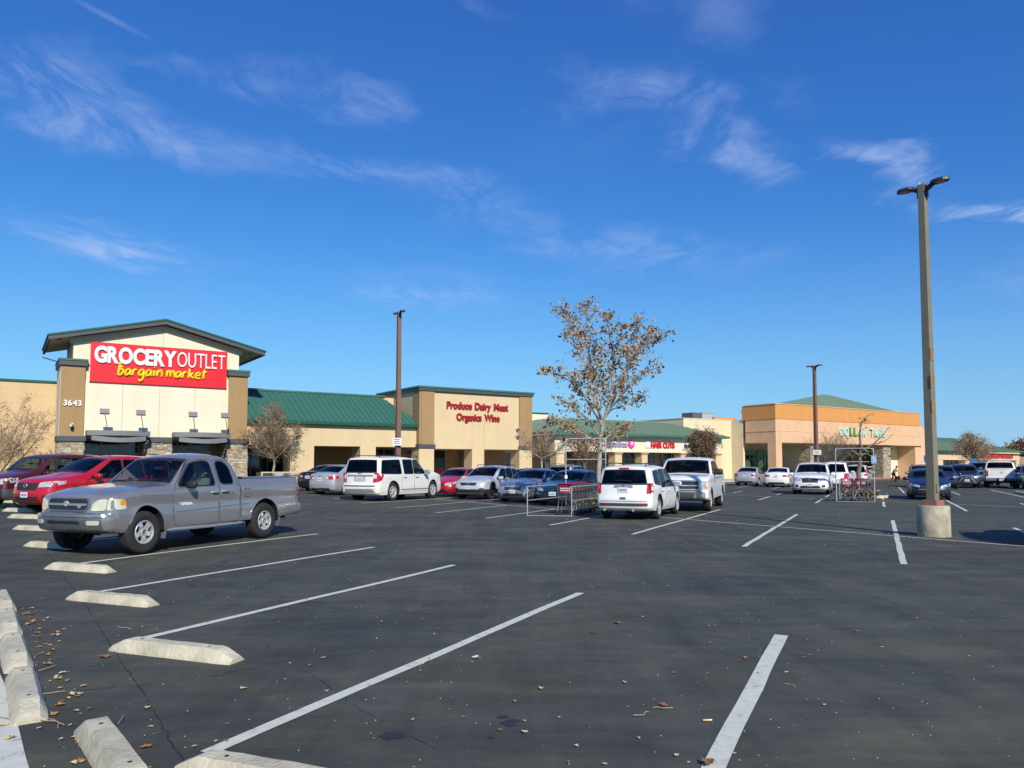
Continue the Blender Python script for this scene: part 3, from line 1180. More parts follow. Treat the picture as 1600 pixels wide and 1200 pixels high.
def script_word(word, x, z, h, dz=0.):
    for c in word:
        w = {'m': .60, 'i': .22, 'r': .38, 't': .38}.get(c, .46)*h
        mb = MB()
        for st in SCR[c]:
            pp = smooth_pts([(x+(p[0]+.16*p[1])*w, -.14, z+p[1]*h*.78) for p in st])
            n = len(pp)
            mb.tube(pp, [h*.085*(.75+.5*math.sin(math.pi*(i+.5)/n)) for i in range(n)], 6)
        mb.obj('letter', M_LETY, sg, smooth=60)
        x += w+h*.045
        z += dz
    return x


xx = script_word('bargain', 1.48, .50, .84, .006)
xx = script_word('market', xx+.16, .54, .84, 0)
MB().lathe([(.045, -.02), (.045, .0)], 12, 'y', (xx+.03, -.101, 1.27)).obj('registered_mark', M_LETY, sg)

# produce sign lettering
ps = empty('wall_lettering_sign', ML(29.55, 54, 5.5), MA, 'red letters reading Produce Dairy Meat Organics Wine on the beige wall', 'sign')
M_LETR = mat('red_letter', (.36, .012, .018), .5)
letters(ps, 'Produce Dairy Meat', 0, 5.85, .70, .55, .07, -.002, M_LETR, .022, 'word', byword=True, space=.62)
letters(ps, 'Organics Wine', .9, 5.0, -.22, .55, .07, -.002, M_LETR, .022, 'word', byword=True, space=.62)


# security cameras
def seccam(s_, d_, z_, lb, two=False):
    r = empty('security_camera', ML(s_, d_, z_), MA, lb, 'camera')
    mw = mat('camera_white', (.7, .7, .7), .4)
    MB().lathe([(.02, -.16), (.09, -.14), (.10, -.02), (.07, 0)], 12, 'y').obj('camera_mount', mw, r)
    MB().lathe([(.02, -.17), (.07, -.13), (.10, -.05), (.10, 0)], 12, 'z', (.02, -.20, -.06)).obj('camera_dome', M_DARK, r, smooth=50)
    MB().tube([(0, -.12, .12), (.05, -.34, .10)], .05, 8).obj('camera_body', mw, r)


seccam(3.52, 53.86, 4.05, 'white security camera low on the left brown pilaster under the number 3643')
seccam(36.30, 54.0, 4.75, 'upper white security camera at the right end of the produce wall')
seccam(36.32, 54.0, 4.15, 'lower small security camera at the right end of the produce wall')

# ===== strip of shops
T = Bld('strip_mall_shops', 'low cream strip of shops with a faded green hipped metal roof', 41.1, 55)
T.boxes('sign_fascia', [(41.1, 62.9, 55, 55.4, 2.88, 4.42)], M_CREAM)
T.box('side_fascia', 41.1, 41.5, 55.401, 63, 2.88, 4.42, M_BEIGE)
T.box('right_fascia', 62.5, 62.9, 55.401, 60, 2.88, 4.42, M_BEIGE)
T.box('arcade_soffit', 41.5, 62.5, 55.401, 59, 2.95, 3.1, M_SOFF)
M_BAND2 = mat('terracotta_capital', (.45, .22, .15), .8)
for i, (a, b) in enumerate(((41.3, 42.2), (48.2, 49.05), (51.6, 52.35), (56.9, 57.6), (62.0, 62.8))):
    T.box('column', a, b, 55.05, 56.0, SW, 2.70, M_BEIGE)
    T.box('column_capital', a-.08, b+.08, 54.97, 56.08, 2.701, 2.879, M_BAND2 if i else M_BEIGE)
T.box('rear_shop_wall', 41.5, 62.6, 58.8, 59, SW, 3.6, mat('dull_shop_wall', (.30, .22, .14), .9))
k = 0
for a, b in ((42.4, 45.0), (45.2, 48.0), (49.2, 51.5), (52.5, 54.6), (54.8, 56.8), (57.8, 60.0), (60.2, 62.0)):
    w = T.shopfront(a, b, 58.7, SW, 2.95, 3, (2.2,))
    for j in range(3):
        if R.random() < .75:
            xx_ = a+(b-a)*(j+.2)/3
            T.box('window_poster', xx_, xx_+(b-a)/3*.6, 58.60, 58.62, 1.0+R.random()*.3, 1.9+R.random()*.3, mat('poster_pale_%d' % (k % 3), [(.45, .45, .42), (.15, .18, .2), (.4, .35, .25)][k % 3], .5, var=.5, vscale=6), w)
        k += 1
# roof
e0, e1, rz0, rz1 = 54.35, 59.2, 4.62, 6.15
er, rr = 63.2, 59.2
sl, srg = 40.4, 44.1
T.poly('roof_plane', [(sl, e0, rz0), (er, e0, rz0), (rr, e1, rz1), (srg, e1, rz1)], M_GREEN2)
T.poly('roof_plane', [(sl, e0, rz0), (srg, e1, rz1), (srg, e1+3, rz1), (sl, 66, rz0)], M_GREEN2)
T.poly('roof_plane', [(er, e0, rz0), (er, 66, rz0), (rr, e1+3, rz1), (rr, e1, rz1)], M_GREEN2)


M_RIBS = mat('roof_rib_green', (.07, .13, .08), .6)


def seams(B, a0, a1, b0, b1, d0, d1, z0, z1, n, m, name='roof_seams'):
    """raised ribs running from the eave (a0..a1) to the ridge, clipped by hips that end at b0..b1"""
    mb = MB()
    nrm = Vector((0, -(z1-z0), (d1-d0))).normalized()*.035
    for i in range(1, n):
        x = a0+(a1-a0)*i/n
        t = 1.
        if x < b0:
            t = (x-a0)/(b0-a0)
        if x > b1:
            t = (a1-x)/(a1-b1)
        if t < .04:
            continue
        p = Vector((x-B.s0, d0-B.d0, z0-B.z0+.001))
        q = Vector((x-B.s0, d0+(d1-d0)*t-B.d0, z0+(z1-z0)*t-B.z0+.001))
        e = Vector((.022, 0, 0))
        L = [p-e, p+e, q+e, q-e]
        mb.add([tuple(v) for v in L]+[tuple(v+nrm) for v in L], [(4, 5, 6, 7), (0, 1, 5, 4), (2, 3, 7, 6), (0, 4, 7, 3), (1, 2, 6, 5)])
    o_ = mb.obj(name, M_RIBS, B.root, recalc=False)
    o_['kind'] = 'stuff'


seams(T, sl, er, srg, rr, e0, e1, rz0, rz1, 50, M_GREEN2)
T.boxes('gutter', [(sl, er, e0-.12, e0, rz0-.22, rz0), (sl-.12, sl, e0-.12, 66, rz0-.22, rz0), (er, er+.12, e0-.12, 66, rz0-.22, rz0)], mat('faded_green_trim', (.05, .16, .10), .5))
T.boxes('ridge_cap', [(srg-.1, rr+.1, e1-.12, e1+.12, rz1-.02, rz1+.07)], M_GREEN2)

# the shops' signs
def sgn(s0, z, label):
    return empty('shop_sign', ML(s0, 55, z), MA, label, 'sign')


q = sgn(43.0, 3.55, 'white and red NAILS sign partly hidden by the autumn tree')
letters(q, 'QUEENS', 0, 1.9, 0, .38, .05, -.002, mat('white_channel_letter', (.75, .75, .75), .5), .012, 'word', byword=True)
letters(q, 'NAILS', 2.1, 4.1, -.05, .55, .05, -.002, mat('pale_red_letter', (.55, .10, .10), .5), .02, 'word', byword=True)
q = sgn(46.9, 3.40, 'lilac Estetica shop sign with a pink round emblem')
letters(q, 'Estetica', 0, 2.75, 0, .52, .06, -.002, mat('lilac_letter', (.36, .30, .42), .5), .03, 'word', byword=True)
MB().lathe([(.40, -.10), (.40, 0)], 24, 'y', (3.25, -.002, .25)).obj('round_emblem', mat('pink_emblem', (.75, .05, .32), .4), q)
MB().lathe([(.20, -.012), (.20, 0)], 18, 'y', (3.30, -.105, .33)).obj('emblem_mark', mat('pale_pink', (.85, .45, .62), .4), q)
q = sgn(52.0, 3.35, 'red HAIR CUTS sign with a white square beside it')
MB().box(0, .62, -.08, -.002, -.02, .66).obj('white_panel', M_WHITE, q)
letters(q, 'HAIR CUTS', .72, 3.9, 0, .52, .06, -.002, mat('bright_red_letter', (.60, .01, .015), .5), .03, 'word', byword=True, space=.4)
q = sgn(57.3, 3.40, 'dark purple metro sign behind the round leafy tree')
letters(q, 'metro', 0, 2.5, 0, .42, .05, -.002, mat('purple_letter', (.10, .03, .16), .5), .02, 'word', byword=True)
letters(q, 'by T', 2.8, 4.3, 0, .42, .05, -.002, mat('dark_red_letter', (.30, .01, .03), .5), .02, 'word', byword=True)

# ===== plain yellow block building
Y = Bld('yellow_block_building', 'plain pale yellow block wall building between the shops and the dollar store', 60.4, 58)
Y.box('front_wall', 60.4, 71.2, 58, 58.3, 0, 6.62, M_YEL)
Y.box('left_wall', 60.4, 60.7, 58.301, 74, 0, 6.62, M_YEL)
Y.box('roof_deck', 60.7, 71.2, 58.3, 74, 6.2, 6.3, M_CONC)
Y.boxes('parapet_cap', [(60.35, 71.2, 57.95, 58.35, 6.621, 6.69)], M_CREAM)
Y.boxes('parapet_cap', [(60.35, 60.75, 58.351, 74, 6.621, 6.69)], M_CREAM)
ac = Bld('rooftop_air_conditioner', 'grey rooftop air conditioner unit behind the yellow parapet', 68.2, 62.5, 'air conditioner', 6.3)
ac.box('unit_housing', 68.2, 70.2, 62.5, 64.2, 6.95, 7.75, mat('unit_grey', (.42, .43, .42), .6))
ac.box('fan_section', 66.6, 68.19, 62.5, 64.2, 6.95, 7.75, mat('unit_dark', (.10, .11, .11), .6))
ac.box('unit_base', 66.5, 70.3, 62.4, 64.3, 6.30, 6.949, M_BAND)
ac.box('unit_lid', 68.15, 70.25, 62.45, 64.25, 7.751, 7.80, mat('unit_grey', (.42, .43, .42), .6))

# ===== back row of wall seen left of the shops roof
bk = Bld('rear_store_building', 'pale cream parapet wall behind the strip mall roof', 38.5, 64)
bk.box('parapet_wall', 38.0, 47, 64, 64.3, 0, 6.9, M_CREAM)
bk.box('parapet_trim', 38.0, 47, 63.93, 64.35, 6.901, 7.02, M_GTRIM)
bk.box('side_parapet', 46.7, 47, 64.301, 76, 0, 6.9, M_CREAM)

# ===== dollar store
D = Bld('dollar_store', 'orange and peach dollar store with a low green pyramid roof', 67.8, 52)
DT = 8.10
D.boxes('orange_band', [(67.8, 96.0, 52.0, 52.4, 6.55, DT), (67.8, 68.2, 52.401, 56.4, 6.55, DT)], M_ORANGE)
D.boxes('peach_fascia', [(67.85, 96.55, 52.05, 52.5, 4.05, 6.549), (67.85, 68.25, 52.501, 56.0, 4.05, 6.549)], M_PEACH)
D.boxes('fascia_reveal', [(67.82, 96.5, 52.02, 52.049, 5.25, 5.29), (67.80, 67.849, 52.02, 56.0, 5.25, 5.29)], M_BEIGE)
D.boxes('band_cap', [(67.74, 96.06, 51.94, 52.45, DT+.001, DT+.08), (67.74, 68.25, 52.451, 56.0, DT+.001, DT+.08)], M_PEACH)
D.box('corner_column', 67.0+.86, 68.85, 52.06, 53.1, SW, 4.049, M_PEACH)
D.box('left_wall_end', 67.9, 68.2, 56.41, 58, SW, 6.62, M_YEL)
D.box('rear_parapet', 67.5, 71.0, 60, 60.4, 6.3, 7.12, M_ORANGE)
D.box('arcade_soffit', 68.25, 96.5, 52.501, 57.9, 4.06, 4.2, M_SOFF)
M_INW = mat('recess_wall', (.50, .42, .29), .9, var=.05)
D.box('recess_back_wall', 68.0, 99.0, 57.91, 58.2, SW, 4.06, M_INW)
D.box('roof_deck', 68.21, 95.6, 52.41, 56.9, 7.55, 7.65, M_CONC)
D.box('rear_right_wall', 95.7, 96.0, 52.401, 62, 4.05, DT, M_ORANGE)
D.box('right_wing_wall', 95.2, 99.0, 52.3, 58, SW, 6.30, M_PEACH)
D.box('lit_panel', 91.7, 95.19, 54.6, 54.9, SW, 4.05, M_CREAM)
for a, b in ((74.3, 75.8), (88.4, 90.0)):
    D.stone(a, b, 52.5, 53.9, SW, 4.049, 'fl')
D.boxes('low_wall', [(72.4, 73.2, 55.5, 55.9, SW, 1.75), (76.6, 78.6, 55.5, 55.9, SW, 1.75), (80.4, 82.2, 55.5, 55.9, SW, 1.75), (90.2, 91.4, 53.8, 54.2, SW, 1.9), (84.5, 86.3, 54.6, 54.9, SW, 1.0)], M_CREAM, split=True)
M_GLOGO = mat('lime_round_logo', (.20, .62, .10), .4)
def green_front(a, b, d, logo=()):
    w = D.shopfront(a, b, d, SW, 2.9, 3, (2.3,), M_GFRAME, fw=.12)
    D.boxes('green_header', [(a-.15, b+.15, d-.08, d+.06, 2.9, 3.3)], M_GFRAME, w)
    for x in logo:
        MB().lathe([(.42, -.02), (.42, 0)], 20, 'y', (x-67.8, d-52-.06, 1.75)).obj('round_logo', M_WHITE, w)
        MB().lathe([(.30, -.02), (.30, 0)], 20, 'y', (x-67.8, d-52-.085, 1.75)).obj('round_logo', M_GLOGO, w)
    return w
green_front(68.9, 71.4, 57.7, (70.1,))
green_front(71.9, 73.6, 57.7, (72.4,))
w = green_front(85.4, 90.0, 57.7, (86.3, 89.2))
D.box('window_poster', 87.3, 87.9, 57.6, 57.62, .8, 2.3, M_WHITE, w)
# roof pyramid
pk = (85.5, 58.0, 10.42)
bl, br_, bf, bz = 71.2, 97.2, 53.6, 8.0
D.poly('roof_plane', [(bl, bf, bz), (br_, bf, bz), (pk[0]+.6, pk[1], pk[2]), (pk[0]-.6, pk[1], pk[2])], M_GREEN2)
D.poly('roof_plane', [(bl, bf, bz), (pk[0]-.6, pk[1], pk[2]), (bl, 59.0, bz)], M_GREEN2)
D.poly('roof_plane', [(br_, bf, bz), (br_, 62.4, bz), (pk[0]+.6, pk[1], pk[2])], M_GREEN2)
seams(D, bl, br_, pk[0]-.6, pk[0]+.6, bf, pk[1], bz, pk[2], 52, M_GREEN2)
q = empty('dollar_store_sign', ML(79.0, 52.05, 5.0), MA, 'mint green DOLLAR TREE letters on the peach wall', 'sign')
mint, grn = mat('mint_letter', (.45, .72, .58), .4), mat('green_letter', (.03, .28, .06), .4)
letters(q, 'DO', 0, 1.75, 0, .92, .06, -.002, mint, .045, 'letter', gap=.2)
letters(q, 'LL', 1.95, 3.35, 0, .92, .06, -.002, grn, .045, 'letter', gap=.3)
letters(q, 'AR', 3.6, 5.1, 0, .92, .06, -.002, mint, .045, 'letter', gap=.2)
letters(q, 'TREE', 6.0, 9.2, 0, .92, .06, -.002, mint, .045, 'letter', gap=.2)
seccam(93.6, 54.6, 3.85, 'dark cluster of cameras high on the lit cream panel of the dollar store')

# ===== far market building
F = Bld('far_market_building', 'far low beige market building with a green hipped roof at the right edge', 103.5, 54)
F.boxes('fascia', [(103.0, 127.0, 54, 54.4, 2.35, 3.62), (103.0, 103.4, 54.401, 64, 2.35, 3.62)], M_BEIGE)
F.boxes('column', [(103.6, 105.2, 54.05, 54.9, SW, 2.349), (111.0, 112.2, 54.05, 54.9, SW, 2.349), (117.4, 118.2, 54.05, 54.9, SW, 2.349), (126.0, 126.9, 54.05, 54.9, SW, 2.349)], M_BEIGE, split=True)
F.box('shop_rear_wall', 99, 150, 58.5, 58.7, SW, 3.0, mat('dull_shop_wall', (.30, .22, .14), .9))
F.box('arcade_soffit', 103.4, 127, 54.401, 58.49, 2.6, 2.7, M_SOFF)
F.shopfront(105.5, 110.6, 58.4, SW, 2.55, 4, (2.0,))
F.shopfront(112.6, 117.2, 58.4, SW, 2.55, 4, (2.0,))
F.shopfront(118.6, 125.6, 58.4, SW, 2.55, 5, (2.0,))
F.poly('roof_plane', [(102.4, 53.4, 3.75), (114.5, 53.4, 3.75), (110.2, 59, 5.6), (107.5, 59, 5.6)], M_GREEN2)
F.poly('roof_plane', [(110.5, 53.8, 3.72), (127.6, 53.8, 3.72), (121.0, 60.5, 5.75), (114.6, 60.5, 5.75)], M_GREEN2)
F.poly('roof_plane', [(127.6, 53.8, 3.72), (127.6, 68, 3.72), (121.0, 62, 5.75), (121.0, 60.5, 5.75)], M_GREEN2)
F.poly('roof_plane', [(102.4, 53.4, 3.75), (107.5, 59, 5.6), (107.5, 62, 5.6), (102.4, 66, 3.75)], M_GREEN2)
seams(F, 110.5, 127.6, 114.6, 121.0, 53.8, 60.5, 3.72, 5.75, 30, M_GREEN2)
seams(F, 102.4, 114.5, 107.5, 110.2, 53.4, 59, 3.75, 5.6, 20, M_GREEN2)
F.boxes('gutter', [(102.3, 127.8, 53.25, 53.39, 3.55, 3.74)], mat('faded_green_trim', (.05, .16, .10), .5))
F.box('rear_parapet', 98.6, 106.5, 60, 60.3, 0, 5.2, M_CREAM)
q = empty('market_sign', ML(115.4, 54, 2.62), MA, 'red HOMELAND MARKET letters on the far beige building', 'sign')
letters(q, 'HOMELAND MARKET', 0, 9.4, .06, .58, .08, -.002, mat('coral_red_letter', (.58, .03, .05), .5), .04, 'word', byword=True, space=.5)
nb = Bld('narrow_cream_building', 'narrow cream wall end between the dollar store and the far market', 99.1, 53)
nb.box('wall', 99.1, 101.6, 53.0, 60, 0, 5.3, M_CREAM)
nb.box('wall_cap', 99.0, 101.7, 52.9, 60, 5.301, 5.38, M_CONC)
# ------------------------------------------------------------------ vehicles
import numpy as np
M_RUB = mat('tyre_rubber', (.022, .021, .020), .85, var=.25, vscale=9)
M_BLKP = mat('black_plastic', (.020, .021, .022), .6)
M_CLAD = mat('grey_cladding', (.055, .058, .062), .65)
M_CHR = mat('chrome', (.70, .70, .69), .22, .65)
M_CHRD = mat('dull_chrome', (.40, .415, .42), .34, .55, coat=.3)
M_RIM = mat('alloy_rim', (.56, .56, .55), .35, .35, var=.15, vscale=8)
M_RIMD = mat('dark_alloy_rim', (.05, .05, .055), .35, .7)
M_HUBR = mat('rusty_hub', (.20, .12, .08), .8, .3)
M_SEAM = mat('panel_gap', (.010, .010, .011), .9)
M_HEAD = mat('headlamp_lens', (.66, .68, .68), .10, .25, coat=1., var=.35, vscale=14, col2=(.28, .30, .32))
M_HEADY = mat('yellowed_headlamp_lens', (.62, .60, .44), .22, .0, coat=.6, var=.2, vscale=8)
M_AMB = mat('amber_lens', (.85, .32, .02), .2, coat=1.)
M_TAIL = mat('red_lens', (.45, .008, .012), .15, coat=1.)
M_TAILD = mat('clear_lens', (.65, .62, .60), .2, coat=1.)
M_PLATE = mat('plate_white', (.74, .75, .76), .5)
M_PTXT = mat('plate_ink', (.08, .10, .25), .6)
M_INT = mat('grey_interior', (.10, .105, .11), .8)
M_INTB = mat('beige_interior', (.42, .42, .36), .85)
M_UND = mat('underbody', (.008, .008, .008), .9)
GL_DARK = glass_mat('privacy_glass', (.03, .034, .036), .0, maxr=.22)
GL_WS = glass_mat('windshield_glass', (.50, .56, .54), .0, maxr=.22)
GL_SIDE = glass_mat('side_glass', (.36, .41, .40), .0, maxr=.3)


def pip(x, y, poly):
    c = False
    n = len(poly)
    j = n-1
    for i in range(n):
        xi, yi = poly[i]
        xj, yj = poly[j]
        if (yi > y) != (yj > y) and x < (xj-xi)*(y-yi)/(yj-yi)+xi:
            c = not c
        j = i
    return c


def area(poly):
    return sum(poly[i-1][0]*poly[i][1]-poly[i][0]*poly[i-1][1] for i in range(len(poly)))/2


def offset(poly, d):
    """grow (d>0) or shrink a polygon"""
    if area(poly) < 0:
        poly = poly[::-1]
    out = []
    n = len(poly)
    for i in range(n):
        a, b, c = Vector(poly[i-1]), Vector(poly[i]), Vector(poly[(i+1) % n])
        e1, e2 = (b-a).normalized(), (c-b).normalized()
        n1, n2 = Vector((e1.y, -e1.x)), Vector((e2.y, -e2.x))
        m = n1+n2
        k = m.length_squared
        m = m*(2/k) if k > .35 else m.normalized()*1.7
        m = m*d
        out.append((b.x+m.x, b.y+m.y))
    return out


def rounded(poly, r, k=3, closed=True):
    """fillet the corners; entries may be (x, y) or (x, y, r)"""
    out = []
    n = len(poly)
    for i in range(n):
        p = poly[i]
        rr = p[2] if len(p) > 2 and p[2] is not None else r
        b = Vector(p[:2])
        if not closed and i in (0, n-1) or rr <= 0:
            out.append(tuple(b))
            continue
        a, c = Vector(poly[i-1][:2]), Vector(poly[(i+1) % n][:2])
        la, lc = (a-b).length, (c-b).length
        t = min(rr, la*.48, lc*.48)
        p0, p2 = b+(a-b)*(t/la), b+(c-b)*(t/lc)
        for j in range(k+1):
            u = j/k
            q = p0*(1-u)**2+b*2*u*(1-u)+p2*u*u
            out.append((q.x, q.y))
    return out


def densify(poly, step):
    out = []
    n = len(poly)
    for i in range(n):
        a, b = Vector(poly[i]), Vector(poly[(i+1) % n])
        k = max(1, int((b-a).length/step+.5))
        for j in range(k):
            out.append(tuple(a+(b-a)*(j/k)))
    return out


def cdt(polys, pts, step_pts=True):
    vs, es = [], []
    for p in polys:
        b = len(vs)
        vs += [Vector(q) for q in p]
        es += [(b+i, b+(i+1) % len(p)) for i in range(len(p))]
    vs += [Vector(q) for q in pts]
    r = delaunay_2d_cdt(vs, es, [], 0, 1e-5)
    return [(v.x, v.y) for v in r[0]], [tuple(f) for f in r[2]]


class CarShape:
    """the body surface: a side silhouette, a half width for every height, and a plan curvature at both ends"""

    def __init__(s, d):
        s.d = d
        s.hw = d['width']/2
        s.zb = d['belt']
        s.tum = d.get('tumble', .28)
        s.r = d.get('edge', .09)
        s.cf, s.cr = d.get('curve_f', .22), d.get('curve_r', .12)
        s.cg = d.get('curve_g', .10)
        prof = d['profile']                 # (x, z, fillet, tag of the stretch that follows)
        s.step = d.get('step', .16)
        n = len(prof)
        P, T = [], []
        for i, (x, z, r, tg) in enumerate(prof):
            b = Vector((x, z))
            if i in (0, n-1):
                pts = [b]
            else:
                a, c = Vector(prof[i-1][:2]), Vector(prof[i+1][:2])
                la, lc = (a-b).length, (c-b).length
                t = min(r, la*.48, lc*.48)
                p0, p2 = b+(a-b)*(t/la), b+(c-b)*(t/lc)
                pts = [p0*(1-u)**2+b*2*u*(1-u)+p2*u*u for u in (0, .25, .5, .75, 1)] if t > .001 else [b]
            if P:
                q0 = P[-1]
                L = (pts[0]-q0).length
                k = max(1, int(L/s.step+.5))
                for j in range(1, k):
                    P.append(q0+(pts[0]-q0)*(j/k))
                    T.append(prof[i-1][3])
            for j, q in enumerate(pts):
                P.append(q)
                T.append(prof[i-1][3] if (j < len(pts)/2-.5 and i > 0) else tg)
        s.P, s.T = P, T
        s.A = np.array([tuple(p) for p in P])
        s.xn = max(p.x for p in P)
        s.xt = min(p.x for p in P)
        ww = [i for i, t in enumerate(T) if t == 'windshield']
        s.iw = ww[0] if ww else len(P)//3
        s.top = max(p.y for p in P)
        # front and rear tables x(z)
        s.front = [(P[0].y, P[0].x)]
        for p in P[:ww[-1]+2 if ww else len(P)//2]:
            if p.y > s.front[-1][0]+1e-4:
                s.front.append((p.y, p.x))
        s.rear = [(P[-1].y, P[-1].x)]
        for p in P[::-1]:
            if p.y > s.rear[-1][0]+1e-4:
                s.rear.append((p.y, p.x))
            if p.y >= s.top-.02:
                break

    def dist(s, x, z):
        A, B = s.A[:-1], s.A[1:]
        d = B-A
        ap = np.array([x, z])-A
        t = np.clip((ap*d).sum(1)/np.maximum((d*d).sum(1), 1e-12), 0, 1)
        q = ap-d*t[:, None]
        return math.sqrt((q*q).sum(1).min())

    def W(s, x, z):
        w = s.hw
        zb = s.zb
        if z > zb:
            w -= (z-zb)*s.tum+.015
        else:
            t = (z-.62)/(zb-.62) if z > .62 else 0
            w -= .015*t*t
            if z < .50:
                w -= .42*(.50-z)**1.5
        # light shoulder crease and flare over the wheels
        w += .012*math.exp(-((z-(zb-.10))/.06)**2)-.012*math.exp(-((z-(zb-.30))/.10)**2)
        for xw in (s.d['wf'], -s.d['wr']):
            w += s.d.get('flare', .012)*math.exp(-((x-xw)/.42)**2-((z-.45)/.30)**2)
        # plan taper towards both ends
        L = s.xn-s.xt
        tf = max(0, (x-(s.xn-1.0))/1.0)
        tr = max(0, ((s.xt+.9)-x)/.9)
        w *= 1-s.d.get('taper_f', .085)*tf**2-s.d.get('taper_r', .06)*tr**2
        return w

    def e(s, x, z):
        d = s.dist(x, z)
        if d >= s.r:
            return 0.
        k = 1-d/s.r
        return s.r*(1-math.sqrt(max(0, 1-k*k)))*.9

    def D(s, x, y, z):
        q = min(abs(y)/s.hw, 1.05)
        f = max(0, min(1, (x-(s.xn-1.1))/1.0))
        r = max(0, min(1, ((s.xt+.9)-x)/.8))
        dx = -s.cf*q**3.2*f*f*(3-2*f)+s.cr*q**3.5*r*r*(3-2*r)
        g = max(0, min(1, (z-(s.zb-.12))/.2))
        xc = s.d.get('gcentre', 0)
        t = max(-1, min(1, (x-xc)/.9))
        dx -= s.cg*q*q*t*g*(1-f)*(1-r if s.d.get('kind') != 'pickup' else 1)
        return (x+dx, y, z)

    def side(s, x, z, sgn, off=0.):
        y = s.W(x, z)-s.e(x, z)+off
        return s.D(x, sgn*y, z)

    def tab(s, T, z):
        if z <= T[0][0]:
            return T[0][1]
        for (z0, x0), (z1, x1) in zip(T, T[1:]):
            if z <= z1:
                return x0+(x1-x0)*(z-z0)/(z1-z0)
        return T[-1][1]

    def crowned(s, f, front):
        if not hasattr(s, '_cr'):
            s._cr = {}
        if (f, front) in s._cr:
            return s._cr[(f, front)]
        P, n = s.P, len(s.P)
        out = []
        seq = range(n) if front else range(n-1, -1, -1)
        for i in seq:
            a, b = P[max(i-1, 0)], P[min(i+1, n-1)]
            tg = (b-a).normalized()
            nr = Vector((tg.y, -tg.x))
            if nr.dot(Vector((P[i].x*.3, P[i].y-.6))) < 0:
                nr = -nr
            cr = s.d.get('crown', .045)*max(0, nr.y)*(.8 if s.T[i] == 'hood' else 1)
            q = P[i]+nr*cr*(1-f*f)
            if not out or q.y > out[-1][0]+1e-4:
                out.append((q.y, q.x))
            if (front and s.T[i] == 'roof') or q.y > s.top-.02:
                break
        s._cr[(f, front)] = out
        return out

    def end(s, y, z, front=True, off=0.):
        w = s.W(s.tab(s.front if front else s.rear, z), z)-s.r*.2
        f = round(min(1, abs(y)/w), 2)
        T = s.crowned(f, front)
        x = s.tab(T, z)
        w = s.W(x, z)-s.r
        if abs(y) > w:      # wraps round the corner
            k = min(1, (abs(y)-w)/s.r)
            x += (-1 if front else 1)*s.r*(1-math.sqrt(max(0, 1-k*k)))
            y = math.copysign(min(abs(y), w+s.r), y)
        x += off if front else -off
        return s.D(x, y, z)


def build_surface(polys2d, fn, step=.12, thick=.02, backfn=None, extra=(), hole=None):
    """fill polygons, map each point with fn(u, v) and give the sheet a skirt back to backfn"""
    V, F = [], []
    for poly in polys2d:
        poly = densify(poly, step)
        xs = [p[0] for p in poly]
        ys = [p[1] for p in poly]
        g = []
        x = min(xs)+step*.5
        while x < max(xs):
            y = min(ys)+step*.5
            while y < max(ys):
                if pip(x, y, poly):
                    g.append((x, y))
                y += step
            x += step
        vs, fs = cdt([poly], g)
        fs = [f for f in fs if pip(sum(vs[i][0] for i in f)/len(f), sum(vs[i][1] for i in f)/len(f), poly)]
        b = len(V)
        V += [fn(*p) for p in vs]
        F += [tuple(i+b for i in f) for f in fs]
        if backfn:
            cnt = {}
            for f in fs:
                for i in range(len(f)):
                    a, c = f[i], f[(i+1) % len(f)]
                    cnt[(a, c)] = 1
            bnd = [(a, c) for (a, c) in cnt if (c, a) not in cnt]
            mp_ = {}
            for a, c in bnd:
                for q in (a, c):
                    if q not in mp_:
                        mp_[q] = len(V)
                        V.append(backfn(*vs[q]))
            F += [(c+b, a+b, mp_[a], mp_[c]) for a, c in bnd]
    return V, F


